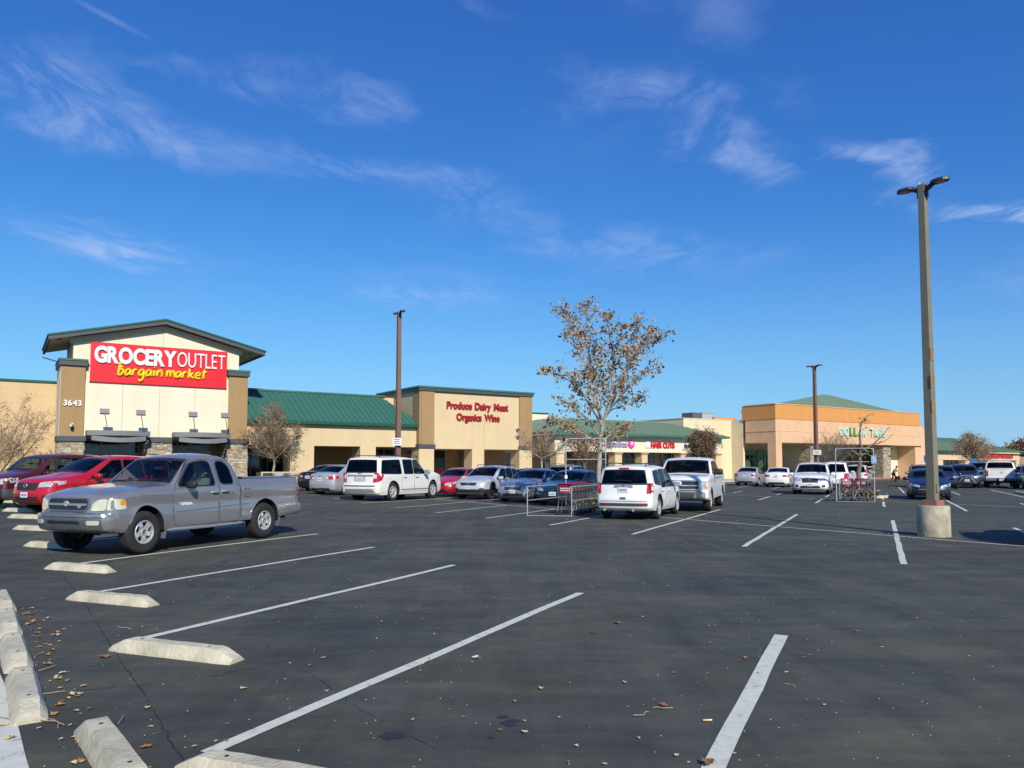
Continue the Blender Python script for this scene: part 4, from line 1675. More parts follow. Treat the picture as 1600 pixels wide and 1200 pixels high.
def wheel_meshes(r, w, rr, style, mt, spokes=5):
    """tyre and rim meshes, axle along y, outer face towards -y"""
    t = MB()
    h = w/2
    prof = [(rr, -h*.86), (rr+.02, -h*.98), ((r+rr)/2, -h*1.06), (r-.035, -h*.95), (r-.008, -h*.78), (r, -h*.55), (r, h*.55), (r-.008, h*.78), (r-.035, h*.95), (rr, h*.86)]
    t.lathe(prof, 40, 'y', cap=False)
    # tread grooves as slightly sunk rings
    tm = t.mesh('tyre', M_RUB, 40)
    m = MB()
    m.lathe([(rr+.004, -h*.90), (rr-.006, -h*.97), (rr-.022, -h*.90), (rr-.03, -h*.55), (rr-.03, h*.7)], 32, 'y', cap=False)
    face = -h*(.72 if style != 'steel' else .5)
    n = spokes
    if style == 'star':         # broad five-point star, hero pickup
        for i in range(n):
            a = 2*math.pi*i/n+.3
            ca, sa = math.cos(a), math.sin(a)
            def P(rad_, off, y):
                return (rad_*ca-off*sa, y, rad_*sa+off*ca)
            w0, w1, w2 = rr*.26, rr*.15, rr*.30
            ri, rm, ro = rr*.30, rr*.62, rr*.97
            y0, y1, y2 = face-.01, face-.03, face-.012
            fr = [P(ri, -w0*.9, y0), P(ri, w0*.9, y0), P(rm, w1, y1), P(ro, w2, y2), P(ro, -w2, y2), P(rm, -w1, y1)]
            bk = [(p[0], p[1]+.045, p[2]) for p in fr]
            m.add(fr+bk, [(0, 5, 2, 1), (5, 4, 3, 2)]+[(i_, (i_+1) % 6, (i_+1) % 6+6, i_+6) for i_ in range(6)])
        m.lathe([(rr*.34, face-.005), (rr*.30, face-.02), (rr*.22, face-.02), (rr*.21, face+.03)], 20, 'y', cap=False)
    elif style == 'steel':
        m.lathe([(rr*.98, face+.02), (rr*.8, face+.03), (rr*.7, face-.02), (rr*.5, face-.025), (rr*.3, face), (rr*.16, face-.05), (.0, face-.055)], 24, 'y', cap=False)
    else:
        for i in range(n):
            a0 = 2*math.pi*i/n+.2
            for da in ((0,) if style == 'spoke' else (-.13, .13)):
                a = a0+da
                ca, sa = math.cos(a), math.sin(a)
                def P(rad_, off, y):
                    return (rad_*ca-off*sa, y, rad_*sa+off*ca)
                w0 = rr*(.15 if style == 'spoke' else .07)
                w1 = rr*(.11 if style == 'spoke' else .06)
                ri, ro = rr*.16, rr*.97
                y0, y2 = face-.022, face
                fr = [P(ri, -w0, y0), P(ri, w0, y0), P(ro, w1, y2), P(ro, -w1, y2)]
                bk = [(p[0], p[1]+.035, p[2]) for p in fr]
                m.add(fr+bk, [(0, 3, 2, 1)]+[(i_, (i_+1) % 4, (i_+1) % 4+4, i_+4) for i_ in range(4)])
        m.lathe([(rr*.24, face), (rr*.21, face-.035), (rr*.08, face-.045), (.0, face-.045)], 16, 'y', cap=False)
    rm_ = m.mesh('rim', mt, 30)
    b = MB()
    b.lathe([(rr-.03, .0), (rr*.72, .005), (rr*.70, -.01), (rr*.3, -.012), (.0, -.012)], 20, 'y', cap=False)
    if style == 'star':
        b.lathe([(rr*.19, -.01), (rr*.17, face), (rr*.08, face-.01), (0, face-.01)], 12, 'y', cap=False)
    hb = b.mesh('brake_disc', M_HUBR if style == 'star' else M_BLKP, 30)
    return tm, rm_, hb


def plate_mesh(wd=.305, ht=.152, txt=True, seed=1):
    m = MB()
    m.use(M_PLATE)
    m.box(-.006, 0, -wd/2, wd/2, -ht/2, ht/2)
    if txt:
        m.use(M_PTXT)
        rr = random.Random(seed)
        x = -wd*.40
        for i in range(7):
            w = wd*.085
            hgt = ht*.42
            # seven blocky figures, unreadable at this distance as in the photo
            m.box(0.0005, .002, x, x+w*.3, -hgt/2-.006, hgt/2-.006)
            if rr.random() < .8:
                m.box(0.0005, .002, x+w*.3, x+w, hgt/2-.022, hgt/2-.006)
            if rr.random() < .7:
                m.box(0.0005, .002, x+w*.3, x+w, -hgt/2-.006, -hgt/2+.01)
            m.box(0.0005, .002, x+w*.7, x+w, -hgt/2+.011, hgt/2-.023)
            x += wd*.116
    return m.mesh('licence_plate')


def build_car(d, label, cat, group=None, at=(0, 0), heading=0., z=None, scale=1.0):
    s = CarShape(d)
    root = empty(d['name'], (at[0], at[1], hz_(*at) if z is None else z), heading, label, cat, group)
    if scale != 1:
        root.scale = (scale,)*3
    body_m = d['paint']
    hero = d.get('hero', False)
    # ---- side panels
    outer = [(p.x, p.y) for p in s.P]
    ra, rx = d['arch'], d['wheel_r']
    zr = d.get('sill', .24)
    arches = []
    for xw in (d['wf'], -d['wr']):
        zc = rx+d.get('arch_up', .02)
        arches.append((xw, zc))
    wins = [rounded(p, d.get('win_r', .06)) for p in d['windows']]
    wing = [offset(w, .028) for w in wins]
    doors = [rounded(p, .07) for p in d.get('doors', [])]
    dgap = [offset(w, .009 if hero else .012) for w in doors]
    clad = d.get('clad')            # cladding height
    crad = ra+.075
    polys = [outer]
    ins = []
    for k in (.18, .55, 1.):
        q = offset(outer, -s.r*k)
        polys.append(q)
    narc = 28 if hero else 20
    for xw, zc in arches:
        polys.append([(xw+ra*math.cos(2*math.pi*i/narc), zc+ra*math.sin(2*math.pi*i/narc)) for i in range(narc)])
        if clad:
            polys.append([(xw+crad*math.cos(2*math.pi*i/narc), zc+crad*math.sin(2*math.pi*i/narc)) for i in range(narc)])
    polys += [densify(w, .3) for w in wins+wing+doors+dgap]
    if clad:
        polys.append([(s.xt-.5, clad), (s.xn+.5, clad), (s.xn+.5, -.5), (s.xt-.5, -.5)])
    for b in d.get('bands', []):
        polys.append(b[0])
    g = []
    st = d.get('grid', .14)
    x = s.xt
    while x < s.xn:
        zz_ = .15
        while zz_ < s.top:
            g.append((x+st*.5*(int(zz_/st) % 2), zz_))
            zz_ += st
        x += st
    vs, fs = cdt(polys, g)
    cats = {}
    for f in fs:
        cx_ = sum(vs[i][0] for i in f)/len(f)
        cz_ = sum(vs[i][1] for i in f)/len(f)
        if not pip(cx_, cz_, outer):
            continue
        if any(math.hypot(cx_-a, cz_-b) < ra*.999 for a, b in arches) or any(abs(cx_-a) < ra*.93 and cz_ < b for a, b in arches):
            continue
        key = None
        for i, w in enumerate(wins):
            if pip(cx_, cz_, w):
                key = ('window', i)
                break
            if pip(cx_, cz_, wing[i]):
                key = ('window_trim', 0)
        if key is None or key[0] == 'window_trim':
            for i, w in enumerate(dgap):
                if key is None and pip(cx_, cz_, w):
                    key = ('door', i) if pip(cx_, cz_, doors[i]) else ('seam', 0)
        if clad and key and key[0] in ('door', 'seam') and cz_ < clad:
            key = ('cladding', 0)
        if key is None:
            if clad and (cz_ < clad or any(math.hypot(cx_-a, cz_-b) < crad for a, b in arches)):
                key = ('cladding', 0)
            else:
                key = ('body', 0)
                for j, b in enumerate(d.get('bands', [])):
                    if pip(cx_, cz_, b[0]):
                        key = ('band', j)
        elif key[0] == 'door':
            for j, b in enumerate(d.get('bands', [])):
                if pip(cx_, cz_, b[0]):
                    key = ('band', j)
        cats.setdefault(key, []).append(f)
    cache = {}

    def sv(i, sgn, off=0.):
        k = (i, off)
        if k not in cache:
            cache[k] = s.side(vs[i][0], vs[i][1], 1, off)
        p = cache[k]
        return (p[0], sgn*p[1], p[2])

    def mesh_from(keys, sgn, off=0.):
        idx, V, F = {}, [], []
        for k in keys:
            for f in cats.get(k, []):
                ff = []
                for i in f:
                    if i not in idx:
                        idx[i] = len(V)
                        V.append(sv(i, sgn, off))
                    ff.append(idx[i])
                F.append(tuple(ff) if sgn < 0 else tuple(ff[::-1]))
        return V, F
    # ---- strip over the top
    P, T = s.P, s.T
    fr = [-1, -.972, -.93, -.78, -.55, -.28, 0, .28, .55, .78, .93, .972, 1]
    gw = d.get('glass_frac', (.93, .93))
    SV = []
    nP = len(P)
    for i, p in enumerate(P):
        a, b = P[max(i-1, 0)], P[min(i+1, nP-1)]
        tg = (b-a).normalized()
        nr = Vector((tg.y, -tg.x)) if True else None
        # outward normal: profile runs nose -> roof -> tail
        nr = Vector((tg.y, -tg.x))
        if nr.dot(Vector((p.x*.3, p.y-.6))) < 0:
            nr = -nr
        w = s.W(p.x, p.y)-s.e(p.x, p.y)
        cr = d.get('crown', .045)*max(0, nr.y)
        if T[i] in ('hood',):
            cr *= .8
        row = []
        for f in fr:
            q = p+nr*cr*(1-f*f)
            if hero and T[i] == 'hood':
                q = q+nr*.018*(math.exp(-((abs(f)-.52)/.13)**2))
            row.append(s.D(q.x, f*w, q.y))
        SV.append(row)
    nf = len(fr)
    strips = {}
    for i in range(nP-1):
        t = T[i]
        for j in range(nf-1):
            key = t
            fm = abs((fr[j]+fr[j+1])/2)
            if t in ('windshield', 'rear_glass'):
                k_ = i
                edge = (i > 0 and T[i-1] != t) or (T[i+1] != t if i+1 < nP else True)
                key = t if fm < .93 and not edge else ('glass_surround' if fm < .955 or edge and fm < .95 else 'body')
            if t == 'bed':
                continue
            strips.setdefault(key, []).append((i, j))

    def strip_faces(keys):
        idx, V, F = {}, [], []
        for k in keys:
            for i, j in strips.get(k, []):
                ff = []
                for a, b in ((i, j), (i, j+1), (i+1, j+1), (i+1, j)):
                    if (a, b) not in idx:
                        idx[(a, b)] = len(V)
                        V.append(SV[a][b])
                    ff.append(idx[(a, b)])
                F.append(tuple(ff))
        return V, F
    body_keys = [k for k in strips if k not in ('windshield', 'rear_glass', 'glass_surround', 'bumper_f', 'bumper_r', 'rear_wall')]
    mb = MB()
    mb.add(*strip_faces(body_keys))
    for sg_ in (1, -1):
        mb.add(*mesh_from([('body', 0)], sg_))
    body = mb.obj('body', body_m, root, smooth=38, weld=True)
    for k, mt_, nm in (('windshield', d.get('glass_f', GL_WS), 'windshield'), ('rear_glass', d.get('glass_rear', GL_DARK), 'rear_window'), ('glass_surround', M_BLKP, 'window_trim'),
                       ('bumper_f', d.get('bumper_f', body_m), 'front_bumper'), ('bumper_r', d.get('bumper_r', body_m), 'rear_bumper'), ('rear_wall', body_m, 'cab_back')):
        if k in strips:
            MB().add(*strip_faces([k])).obj(nm, mt_, root, smooth=45, weld=True)
    for sg_ in (1, -1):
        for i in range(len(wins)):
            V, F = mesh_from([('window', i)], sg_)
            if F:
                MB().add(V, F).obj('side_window', d.get('glass_side', [GL_SIDE]*9)[i], root, smooth=60, recalc=False)
        for i in range(len(doors)):
            V, F = mesh_from([('door', i)], sg_)
            if F:
                MB().add(V, F).obj('door', body_m, root, smooth=38, recalc=False)
        for j, b in enumerate(d.get('bands', [])):
            V, F = mesh_from([('band', j)], sg_, .006)
            if F:
                MB().add(V, F).obj(b[2], b[1], root, smooth=38, recalc=False)
    for sg_ in (1, -1):
        MB().add(*mesh_from([('window_trim', 0)], sg_, .002)).obj('window_trim', d.get('trim', M_BLKP), root, smooth=60, recalc=False)
    tb = MB()
    for sg_ in (1, -1):
        tb.add(*mesh_from([('seam', 0)], sg_, -.012))
    if tb.f:
        tb.obj('door_seal', M_SEAM, root, recalc=False)
    if clad:
        tb = MB()
        for sg_ in (1, -1):
            tb.add(*mesh_from([('cladding', 0)], sg_, .012))
        tb.obj('cladding', d.get('clad_m', M_CLAD), root, smooth=38, recalc=False)
    # ---- arch lips, wheel wells, floor
    wl = MB()
    for xw, zc in arches:
        n = 20
        for sg_ in (1, -1):
            ring = []
            for i in range(n+1):
                a = math.pi*(-.12+1.24*i/n)
                x_, z_ = xw+ra*math.cos(a), zc+ra*math.sin(a)
                z_ = max(z_, zr)
                p = s.side(x_, z_, sg_)
                ring.append((p, (p[0], sg_*(abs(p[1])-.34), p[2])))
            V = [q for pr in ring for q in pr]
            wl.add(V, [(2*i, 2*i+1, 2*i+3, 2*i+2) for i in range(n)])
            wl.box(xw-ra, xw+ra, *sorted((sg_*(s.hw-.37), sg_*(s.hw-.36))), zr, zc+ra)
    wl.box(s.xt+.25, s.xn-.35, -s.hw+.37, s.hw-.37, zr+.02, zr+.12)
    wl.box(-d['wr']+ra+.02, d['wf']-ra-.02, -s.hw+.07, s.hw-.07, zr+.03, zr+.10)
    wl.obj('wheel_wells', M_UND, root, recalc=False)
    # chassis bits that show below
    ch = MB()
    ch.tube([(d['wf'], -s.hw+.2, rx), (d['wf'], s.hw-.2, rx)], .05, 6)
    ch.tube([(-d['wr'], -s.hw+.2, rx), (-d['wr'], s.hw-.2, rx)], .06, 6)
    ch.tube([(s.xt+.1, .45, zr-.02), (-d['wr']+.3, .42, zr+.03)], .035, 6)
    ch.obj('chassis', M_UND, root)
    # ---- wheels
    wd = d.get('wheel_w', .22)
    tm, rm_, hb = wheel_meshes(rx, wd, d.get('rim_r', rx*.62), d.get('rim', 'spoke'), d.get('rim_m', M_RIM), d.get('spokes', 5))
    for xw in (d['wf'], -d['wr']):
        for sg_ in (1, -1):
            y = sg_*(s.W(xw, .4)-wd/2-.02-d.get('tuck', 0))
            w = link('wheel', tm, root, (xw, y, rx), 0 if sg_ < 0 else math.pi)
            w.rotation_euler = (0, R.random()*6, 0) if sg_ < 0 else (0, R.random()*6, math.pi)
            link('rim', rm_, w)
            link('brake_disc', hb, w)

    # ---- parts laid on the ends and sides
    def end_part(name, poly, m, front=True, off=.012, r=.03, thick=.03, mirror=False, step=.1):
        out = []
        for sg_ in ((1, -1) if mirror else (1,)):
            pl = rounded([(sg_*p[0],)+tuple(p[1:]) for p in poly], r) if r > 0 else [(sg_*p[0], p[1]) for p in poly]
            V, F = build_surface([pl], lambda a, b: s.end(a, b, front, off), step, thick, lambda a, b: s.end(a, b, front, -thick))
            out.append(MB().add(V, F).obj(name, m, root, smooth=40))
        return out

    def side_part(name, poly, m, off=.010, r=.03, thick=.02, both=True, step=.1, signs=(1, -1)):
        out = []
        for sg_ in signs:
            pl = rounded(poly, r) if r > 0 else poly
            V, F = build_surface([pl], lambda a, b: s.side(a, b, sg_, off), step, thick, lambda a, b: s.side(a, b, sg_, -thick))
            out.append(MB().add(V, F).obj(name, m, root, smooth=40))
        return out
    for q in d.get('end_parts', []):
        end_part(*q[0:3], **q[3])
    for q in d.get('side_parts', []):
        side_part(*q[0:3], **q[3])
    # plates
    for fr_, z_ in d.get('plates', ()):
        me = plate_mesh(seed=len(d['name'])+int(z_*10))
        p = s.end(0, z_, fr_, .03)
        o_ = link('licence_plate', me, root, p)
        if not fr_:
            o_.rotation_euler = (0, 0, math.pi)
    # badge
    for fr_, z_, a_, b_, mt_ in d.get('badges', ()):
        p = s.end(0, z_, fr_, .028)
        MB().tube([(p[0], a_*math.cos(t)+p[1], b_*math.sin(t)+p[2]) for t in [i*math.pi/8 for i in range(17)]], .009, 5, False).obj('badge', mt_, root)
    # handles
    for x_, z_ in d.get('handles', ()):
        for sg_ in (1, -1):
            p = s.side(x_, z_, sg_)
            hm = MB()
            hm.tube([(p[0]-.10, p[1], p[2]), (p[0]-.07, p[1]+sg_*.035, p[2]+.004), (p[0]+.07, p[1]+sg_*.035, p[2]+.004), (p[0]+.10, p[1], p[2])], .016, 6)
            hm.obj('door_handle', d.get('handle_m', body_m), root, smooth=50)
    # mirrors
    mx_, mz_ = d['mirror']
    for sg_ in (1, -1):
        p = s.side(mx_, mz_-.05, sg_)
        k = d.get('mirror_s', 1.)
        mm = MB().lathe([(.001, -.115*k), (.055*k, -.105*k), (.085*k, -.05*k), (.090*k, .03*k), (.078*k, .10*k), (.06*k, .115*k)], 12, 'y')
        for i, v in enumerate(mm.v):
            mm.v[i] = (v[0]*.75, v[1]*1.05, v[2]*.95)
        mo = mm.obj('mirror', d.get('mirror_m', body_m), root, (p[0]-.02, p[1]+sg_*.13*k, mz_+.03), smooth=50)
        MB().box(-.075*k, -.058*k, -.085*k, .085*k, -.05*k, .055*k).obj('mirror_glass', M_CHR, mo, bevel=.008)
        MB().tube([(.0, -sg_*.15*k, -.05), (0, -sg_*.04, -.03)], .022, 6).obj('mirror_arm', M_BLKP, mo)
    # roof rails
    if d.get('rails'):
        a, b = d['rails']
        for sg_ in (1, -1):
            w = s.W(0, s.top)-.12
            pts = [(a, sg_*w, s.top-.01), (a-.12, sg_*w, s.top+.075), (b+.12, sg_*w, s.top+.075), (b, sg_*w, s.top-.01)]
            MB().tube(smooth_pts(pts, 4), .018, 6).obj('roof_rail', d.get('rail_m', M_BLKP), root, smooth=60)
    # ---- interior
    im = d.get('interior', M_INT)
    cow = s.P[s.iw]
    zf = s.zb-.42
    fx = cow.x-1.05*d.get('seat_k', 1)
    it = MB()
    it.box(d.get('cab_rear', s.xt+.5), cow.x-.1, -s.hw+.14, s.hw-.14, zr+.12, zr+.2)
    it.obj('cabin_floor', M_UND, root)
    MB().box(cow.x-.62, cow.x-.05, -s.hw+.16, s.hw-.16, s.zb-.30, s.zb-.035).obj('dashboard', M_INTB if hero else M_INT, root, bevel=.03)
    def seat(x_, y0, y1, parent=root):
        m_ = MB()
        m_.box(x_-.05, x_+.48, y0, y1, zf-.16, zf+.02)
        m_.obox((x_-.14, (y0+y1)/2, zf+.26), (.06, 0, 0), (0, (y1-y0)/2, 0), (-.10, 0, .32))
        for c in ([(y0+y1)/2] if y1-y0 < .8 else [y0+.28, y1-.28]):
            m_.obox((x_-.26, c, zf+.68), (.045, 0, 0), (0, .13, 0), (-.02, 0, .085))
        m_.obj('seat', im, parent, bevel=.035, smooth=50)
    seat(fx, .12, .12+.5)
    seat(fx, -.62, -.12)
    if d.get('rear_seat', True):
        seat(fx-.92, -.64, .64)
    MB().lathe([(.001, 0), (.001, 0)], 3).mesh('none') if False else None
    sw_ = MB().tube([(.0, .17*math.cos(t), .17*math.sin(t)) for t in [i*math.pi/8 for i in range(17)]], .014, 5, False)
    o_ = sw_.obj('steering_wheel', M_BLKP, root, (cow.x-.68, .37, s.zb-.03))
    o_.rotation_euler = (0, -.45, 0)
    # rear view mirror
    wtop = [p for p, t in zip(P, T) if t == 'windshield'][-1]
    MB().box(-.02, .01, -.11, .11, -.03, .03).obj('interior_mirror', M_BLKP, root, (wtop.x-.02, 0, wtop.y-.13), bevel=.008)
    # wipers
    c0_ = s.P[s.iw]
    for y0, y1 in ((-.62, -.05), (.0, .58)):
        def wp(y, u):
            q = P[s.iw]*(1-u)+wtop*u
            w = s.W(q.x, q.y)
            p_ = s.D(q.x, y, q.y+.03+.01)
            return (p_[0]+.02, p_[1], p_[2])
        MB().tube([wp(y0, .02), wp((y0+y1)/2, .05), wp(y1, .13)], .009, 5).obj('wiper', M_BLKP, root)
    # ---- pickup bed
    if d.get('bed'):
        xa, xb, zt_, zb_ = d['bed']     # front x, rear x, rail height, floor height
        wo = s.hw-.03
        bm_ = MB()
        wi = s.hw-.20
        bm_.box(xb+.05, xa, wi, wi+.02, zb_, zt_-.01).box(xb+.05, xa, -wi-.02, -wi, zb_, zt_-.01)
        bm_.box(xb+.07, xa, -wi, wi, zb_-.02, zb_).box(xa-.03, xa-.001, -wi, wi, zb_, zt_-.01)
        bm_.obj('bed_liner', M_BLKP if hero else d['paint'], root)
        rl = MB()
        for sg_ in (1, -1):
            V = []
            n = 10
            for i in range(n+1):
                x_ = xb+.06+(xa-xb-.06)*i/n
                yo = s.W(x_, zt_-.02)-s.e(x_, zt_-.02)*.0
                po = s.side(x_, zt_-.012, sg_)
                V += [(po[0], po[1]*1.0, zt_-.010), (po[0], sg_*(wi), zt_-.004), (po[0], sg_*wi, zt_-.06)]
            rl.add(V, [(3*i, 3*i+1, 3*i+4, 3*i+3) for i in range(n)]+[(3*i+1, 3*i+2, 3*i+5, 3*i+4) for i in range(n)])
        rl.obj('bed_rail', M_BLKP if hero else M_BLKP, root, recalc=False)
        tg_ = MB()
        tg_.box(xb+.055, xb+.10, -wi-.06, wi+.06, zb_, zt_-.005)
        tg_.obj('tailgate', d['paint'], root, bevel=.01)
    if d.get('spoiler'):
        x_, z_ = d['spoiler']
        wdt = s.W(x_, z_)-.14
        n = 8
        V = []
        for i in range(n+1):
            y = -wdt+2*wdt*i/n
            q = s.D(x_, y, z_)
            V += [(q[0]+.12, q[1], z_), (q[0]-.10, q[1], z_-.015), (q[0]-.10, q[1], z_-.045), (q[0]+.12, q[1], z_-.07)]
        F = []
        for i in range(n):
            a = 4*i
            F += [(a+k, a+(k+1) % 4, a+4+(k+1) % 4, a+4+k) for k in range(4)]
        F += [(0, 1, 2, 3), (4*n+3, 4*n+2, 4*n+1, 4*n)]
        MB().add(V, F).obj('rear_spoiler', body_m, root, smooth=30)
    return root, s


# ---- colours
P_SILV = mat('dusty_silver_paint', (.315, .305, .305), .15, .48, coat=.6, var=.10, vscale=1.3, bump=0)
P_WHITE = paint('white_paint', (.82, .81, .76), rough=.35, coat=.6)
P_PEARL = paint('pearl_white_paint', (.80, .78, .70), rough=.35, coat=.6)
P_RED = paint('red_paint', (.46, .006, .014), .0, .32, .8)
P_MAR = paint('maroon_paint', (.075, .006, .012), .0, .35, .5)
P_BLK = paint('black_paint', (.012, .012, .016), .2, .25)
P_LSIL = paint('light_silver_paint', (.42, .43, .43), .3, .36, .7)
P_GSIL = paint('grey_silver_paint', (.30, .325, .355), .3, .36, .7)
P_ICE = paint('ice_silver_paint', (.52, .56, .57), .2, .36, .7)
P_GREEN = paint('dark_teal_paint', (.012, .060, .075), .5, .3)
P_NAVY = paint('navy_paint', (.010, .016, .042), .1, .35, .6)
P_DGREY = paint('dark_grey_paint', (.10, .11, .12), .5, .32)
P_MET = paint('metallic_grey_paint', (.22, .23, .24), .3, .35, .7)


def sedan(name, paint_, L=4.65, H=1.44, wb=2.7, w=1.80, fast=0., **kw):
    f = wb/2+(L-wb)*.46
    r = -(wb/2+(L-wb)*.54)
    k = H/1.44
    d = dict(name=name, paint=paint_, width=w, belt=.93*k, tumble=.36, wf=wb/2, wr=wb/2, wheel_r=.325, arch=.375, sill=.22, curve_f=.34, curve_r=.22, edge=.10, curve_g=.14, gcentre=-.35, crown=.055,
             profile=[(f-.14, .20, 0, 'bumper_f'), (f-.01, .30, .08, 'bumper_f'), (f, .52, .12, 'body'), (f-.10, .70*k, .14, 'hood'), (f-.55, .83*k, .4, 'hood'), (.92, .985*k, .25, 'windshield'),
                      (.10, 1.375*k, .35, 'roof'), (-.55, H, .5, 'roof'), (-1.05, 1.375*k, .35, 'rear_glass'), (-1.78-fast, 1.065*k, .22, 'boot'), (r+.12, 1.03*k, .10, 'boot'), (r+.04, .80*k, .12, 'body'), (r, .55, .08, 'bumper_r'), (r+.04, .30, .06, 'bumper_r'), (r+.16, .22, 0, 'x')],
             windows=[[(.82, .955*k), (.14, 1.315*k), (-.30, 1.365*k), (-.30, .935*k), (.80, .935*k)],
                      [(-.40, .935*k), (-.40, 1.365*k), (-.85, 1.33*k), (-1.22, 1.17*k), (-1.22, .935*k)],
                      [(-1.29, 1.00*k), (-1.29, 1.13*k), (-1.48, 1.03*k)]],
             doors=[[(.86, .92*k), (.92, .55), (.80, .28), (-.33, .28), (-.33, .92*k), (-.31, 1.375*k), (.12, 1.335*k)],
                    [(-.37, .92*k), (-.37, .28), (-.90, .28), (-1.10, .62), (-1.26, .92*k), (-1.24, 1.19*k), (-.86, 1.345*k), (-.38, 1.375*k)]],
             handles=[(-.18, .82*k), (-1.10, .83*k)], mirror=(.72, .96*k), plates=((True, .50), (False, .80)), spokes=7)
    hf = f
    d['end_parts'] = [
        ('grille', [(-.36, .56), (.36, .56), (.42, .68*k), (-.42, .68*k)], M_BLKP, dict(off=.006, r=.03)),
        ('lower_grille', [(-.52, .30), (.52, .30), (.46, .42), (-.46, .42)], M_BLKP, dict(off=.005, r=.03)),
        ('headlight', [(.44, .60), (.80, .66), (.86, .76*k), (.60, .73*k), (.44, .68*k)], M_HEAD, dict(off=.008, r=.03, mirror=True)),
        ('fog_light', [(.60, .32), (.76, .34), (.76, .44), (.60, .42)], M_BLKP, dict(off=.006, r=.03, mirror=True)),
        ('tail_light', [(.42, .78*k), (.84, .76*k), (.88, .92*k), (.50, .93*k)], M_TAIL, dict(front=False, off=.008, r=.03, mirror=True)),
        ('reverse_light', [(.36, .80*k), (.50, .79*k), (.50, .86*k), (.38, .87*k)], M_TAILD, dict(front=False, off=.012, r=.01, mirror=True)),
        ('lower_valance', [(-.60, .25), (.60, .25), (.55, .38), (-.55, .38)], M_BLKP, dict(front=False, off=.006, r=.03)),
    ]
    d['side_parts'] = [('headlight', [(f-.42, .70*k), (f-.20, .66*k), (f-.18, .73*k), (f-.45, .80*k)], M_HEAD, dict(off=.006, r=.03)),
                       ('tail_light', [(r+.08, .78*k), (r+.30, .84*k), (r+.30, .93*k), (r+.10, .94*k)], M_TAIL, dict(off=.006, r=.02))]
    d['badges'] = ((True, .63*k, .065, .045, M_CHR), (False, .95*k, .05, .035, M_CHR))
    d.update(kw)
    return d


def suv(name, paint_, L=4.6, H=1.70, wb=2.65, w=1.82, hood=1.02, cowl=.90, hdr=.25, tail=.18, **kw):
    f = wb/2+(L-wb)*.48
    r = -(wb/2+(L-wb)*.52)
    belt = H*.60
    d = dict(name=name, paint=paint_, width=w, belt=belt, tumble=.26, wf=wb/2, wr=wb/2, wheel_r=.355, arch=.415, sill=.28, curve_f=.28, curve_r=.16, edge=.10, curve_g=.12, gcentre=-.4, crown=.05,
             profile=[(f-.14, .26, 0, 'bumper_f'), (f-.01, .36, .08, 'bumper_f'), (f, .60, .12, 'body'), (f-.08, hood-.12, .14, 'hood'), (f-.50, hood-.02, .35, 'hood'), (cowl, hood+.09, .22, 'windshield'),
                      (hdr, H-.075, .30, 'roof'), (-.6, H, .6, 'roof'), (r+.42, H-.05, .14, 'roof'), (r+tail+.10, H-.13, .04, 'rear_glass'), (r+.12, belt+.07, .10, 'tailgate'), (r+.06, .75, .15, 'tailgate'), (r, .60, .06, 'bumper_r'), (r+.03, .36, .06, 'bumper_r'), (r+.15, .28, 0, 'x')],
             windows=[[(cowl-.12, belt+.03), (hdr-.02, H-.15), (-.28, H-.125), (-.28, belt), (cowl-.15, belt)],
                      [(-.38, belt), (-.38, H-.125), (-1.12, H-.14), (-1.18, belt+.04), (-1.1, belt)],
                      [(-1.27, belt+.06), (-1.22, H-.145), (r+.50, H-.19), (r+.42, belt+.12)]],
             doors=[[(cowl-.04, belt-.04), (cowl-.02, .6), (cowl-.14, .32), (-.31, .32), (-.31, belt), (-.30, H-.112), (hdr-.03, H-.135)],
                    [(-.35, belt), (-.35, .32), (-.88, .32), (-1.05, .70), (-1.22, belt-.03), (-1.17, H-.13), (-.36, H-.112)]],
             handles=[(-.16, belt-.12), (-1.02, belt-.11)], mirror=(cowl-.22, belt+.03), mirror_s=1.1, plates=((True, .55), (False, .88)), rails=(hdr-.15, r+.45), spoiler=(r+.40, H-.04), glass_side=[GL_SIDE, GL_DARK, GL_DARK])
    d['end_parts'] = [
        ('grille', [(-.40, .68), (.40, .68), (.46, hood-.16), (-.46, hood-.16)], M_BLKP, dict(off=.006, r=.03)),
        ('lower_grille', [(-.55, .38), (.55, .38), (.48, .50), (-.48, .50)], M_BLKP, dict(off=.005, r=.03)),
        ('headlight', [(.48, .76), (.82, .80), (.86, hood-.10), (.50, hood-.15)], M_HEAD, dict(off=.008, r=.03, mirror=True)),
        ('fog_light', [(.60, .42), (.78, .44), (.78, .56), (.62, .54)], M_BLKP, dict(off=.006, r=.03, mirror=True)),
        ('tail_light', [(.62, .82), (.86, .80), (.86, belt+.02), (.66, belt+.02)], M_TAIL, dict(front=False, off=.010, r=.03, mirror=True)),
        ('rear_valance', [(-.72, .34), (.72, .34), (.66, .46), (-.66, .46)], M_CLAD, dict(front=False, off=.012, r=.03)),
    ]
    d['side_parts'] = [('headlight', [(f-.42, .86), (f-.18, .82), (f-.16, hood-.14), (f-.44, hood-.10)], M_HEAD, dict(off=.006, r=.03)),
                       ('tail_light', [(r+.10, .84), (r+.26, .88), (r+.28, belt), (r+.14, belt+.02)], M_TAIL, dict(off=.006, r=.02))]
    d['badges'] = ((True, hood-.24, .07, .05, M_CHR), (False, belt-.08, .055, .04, M_CHR))
    d.update(kw)
    return d


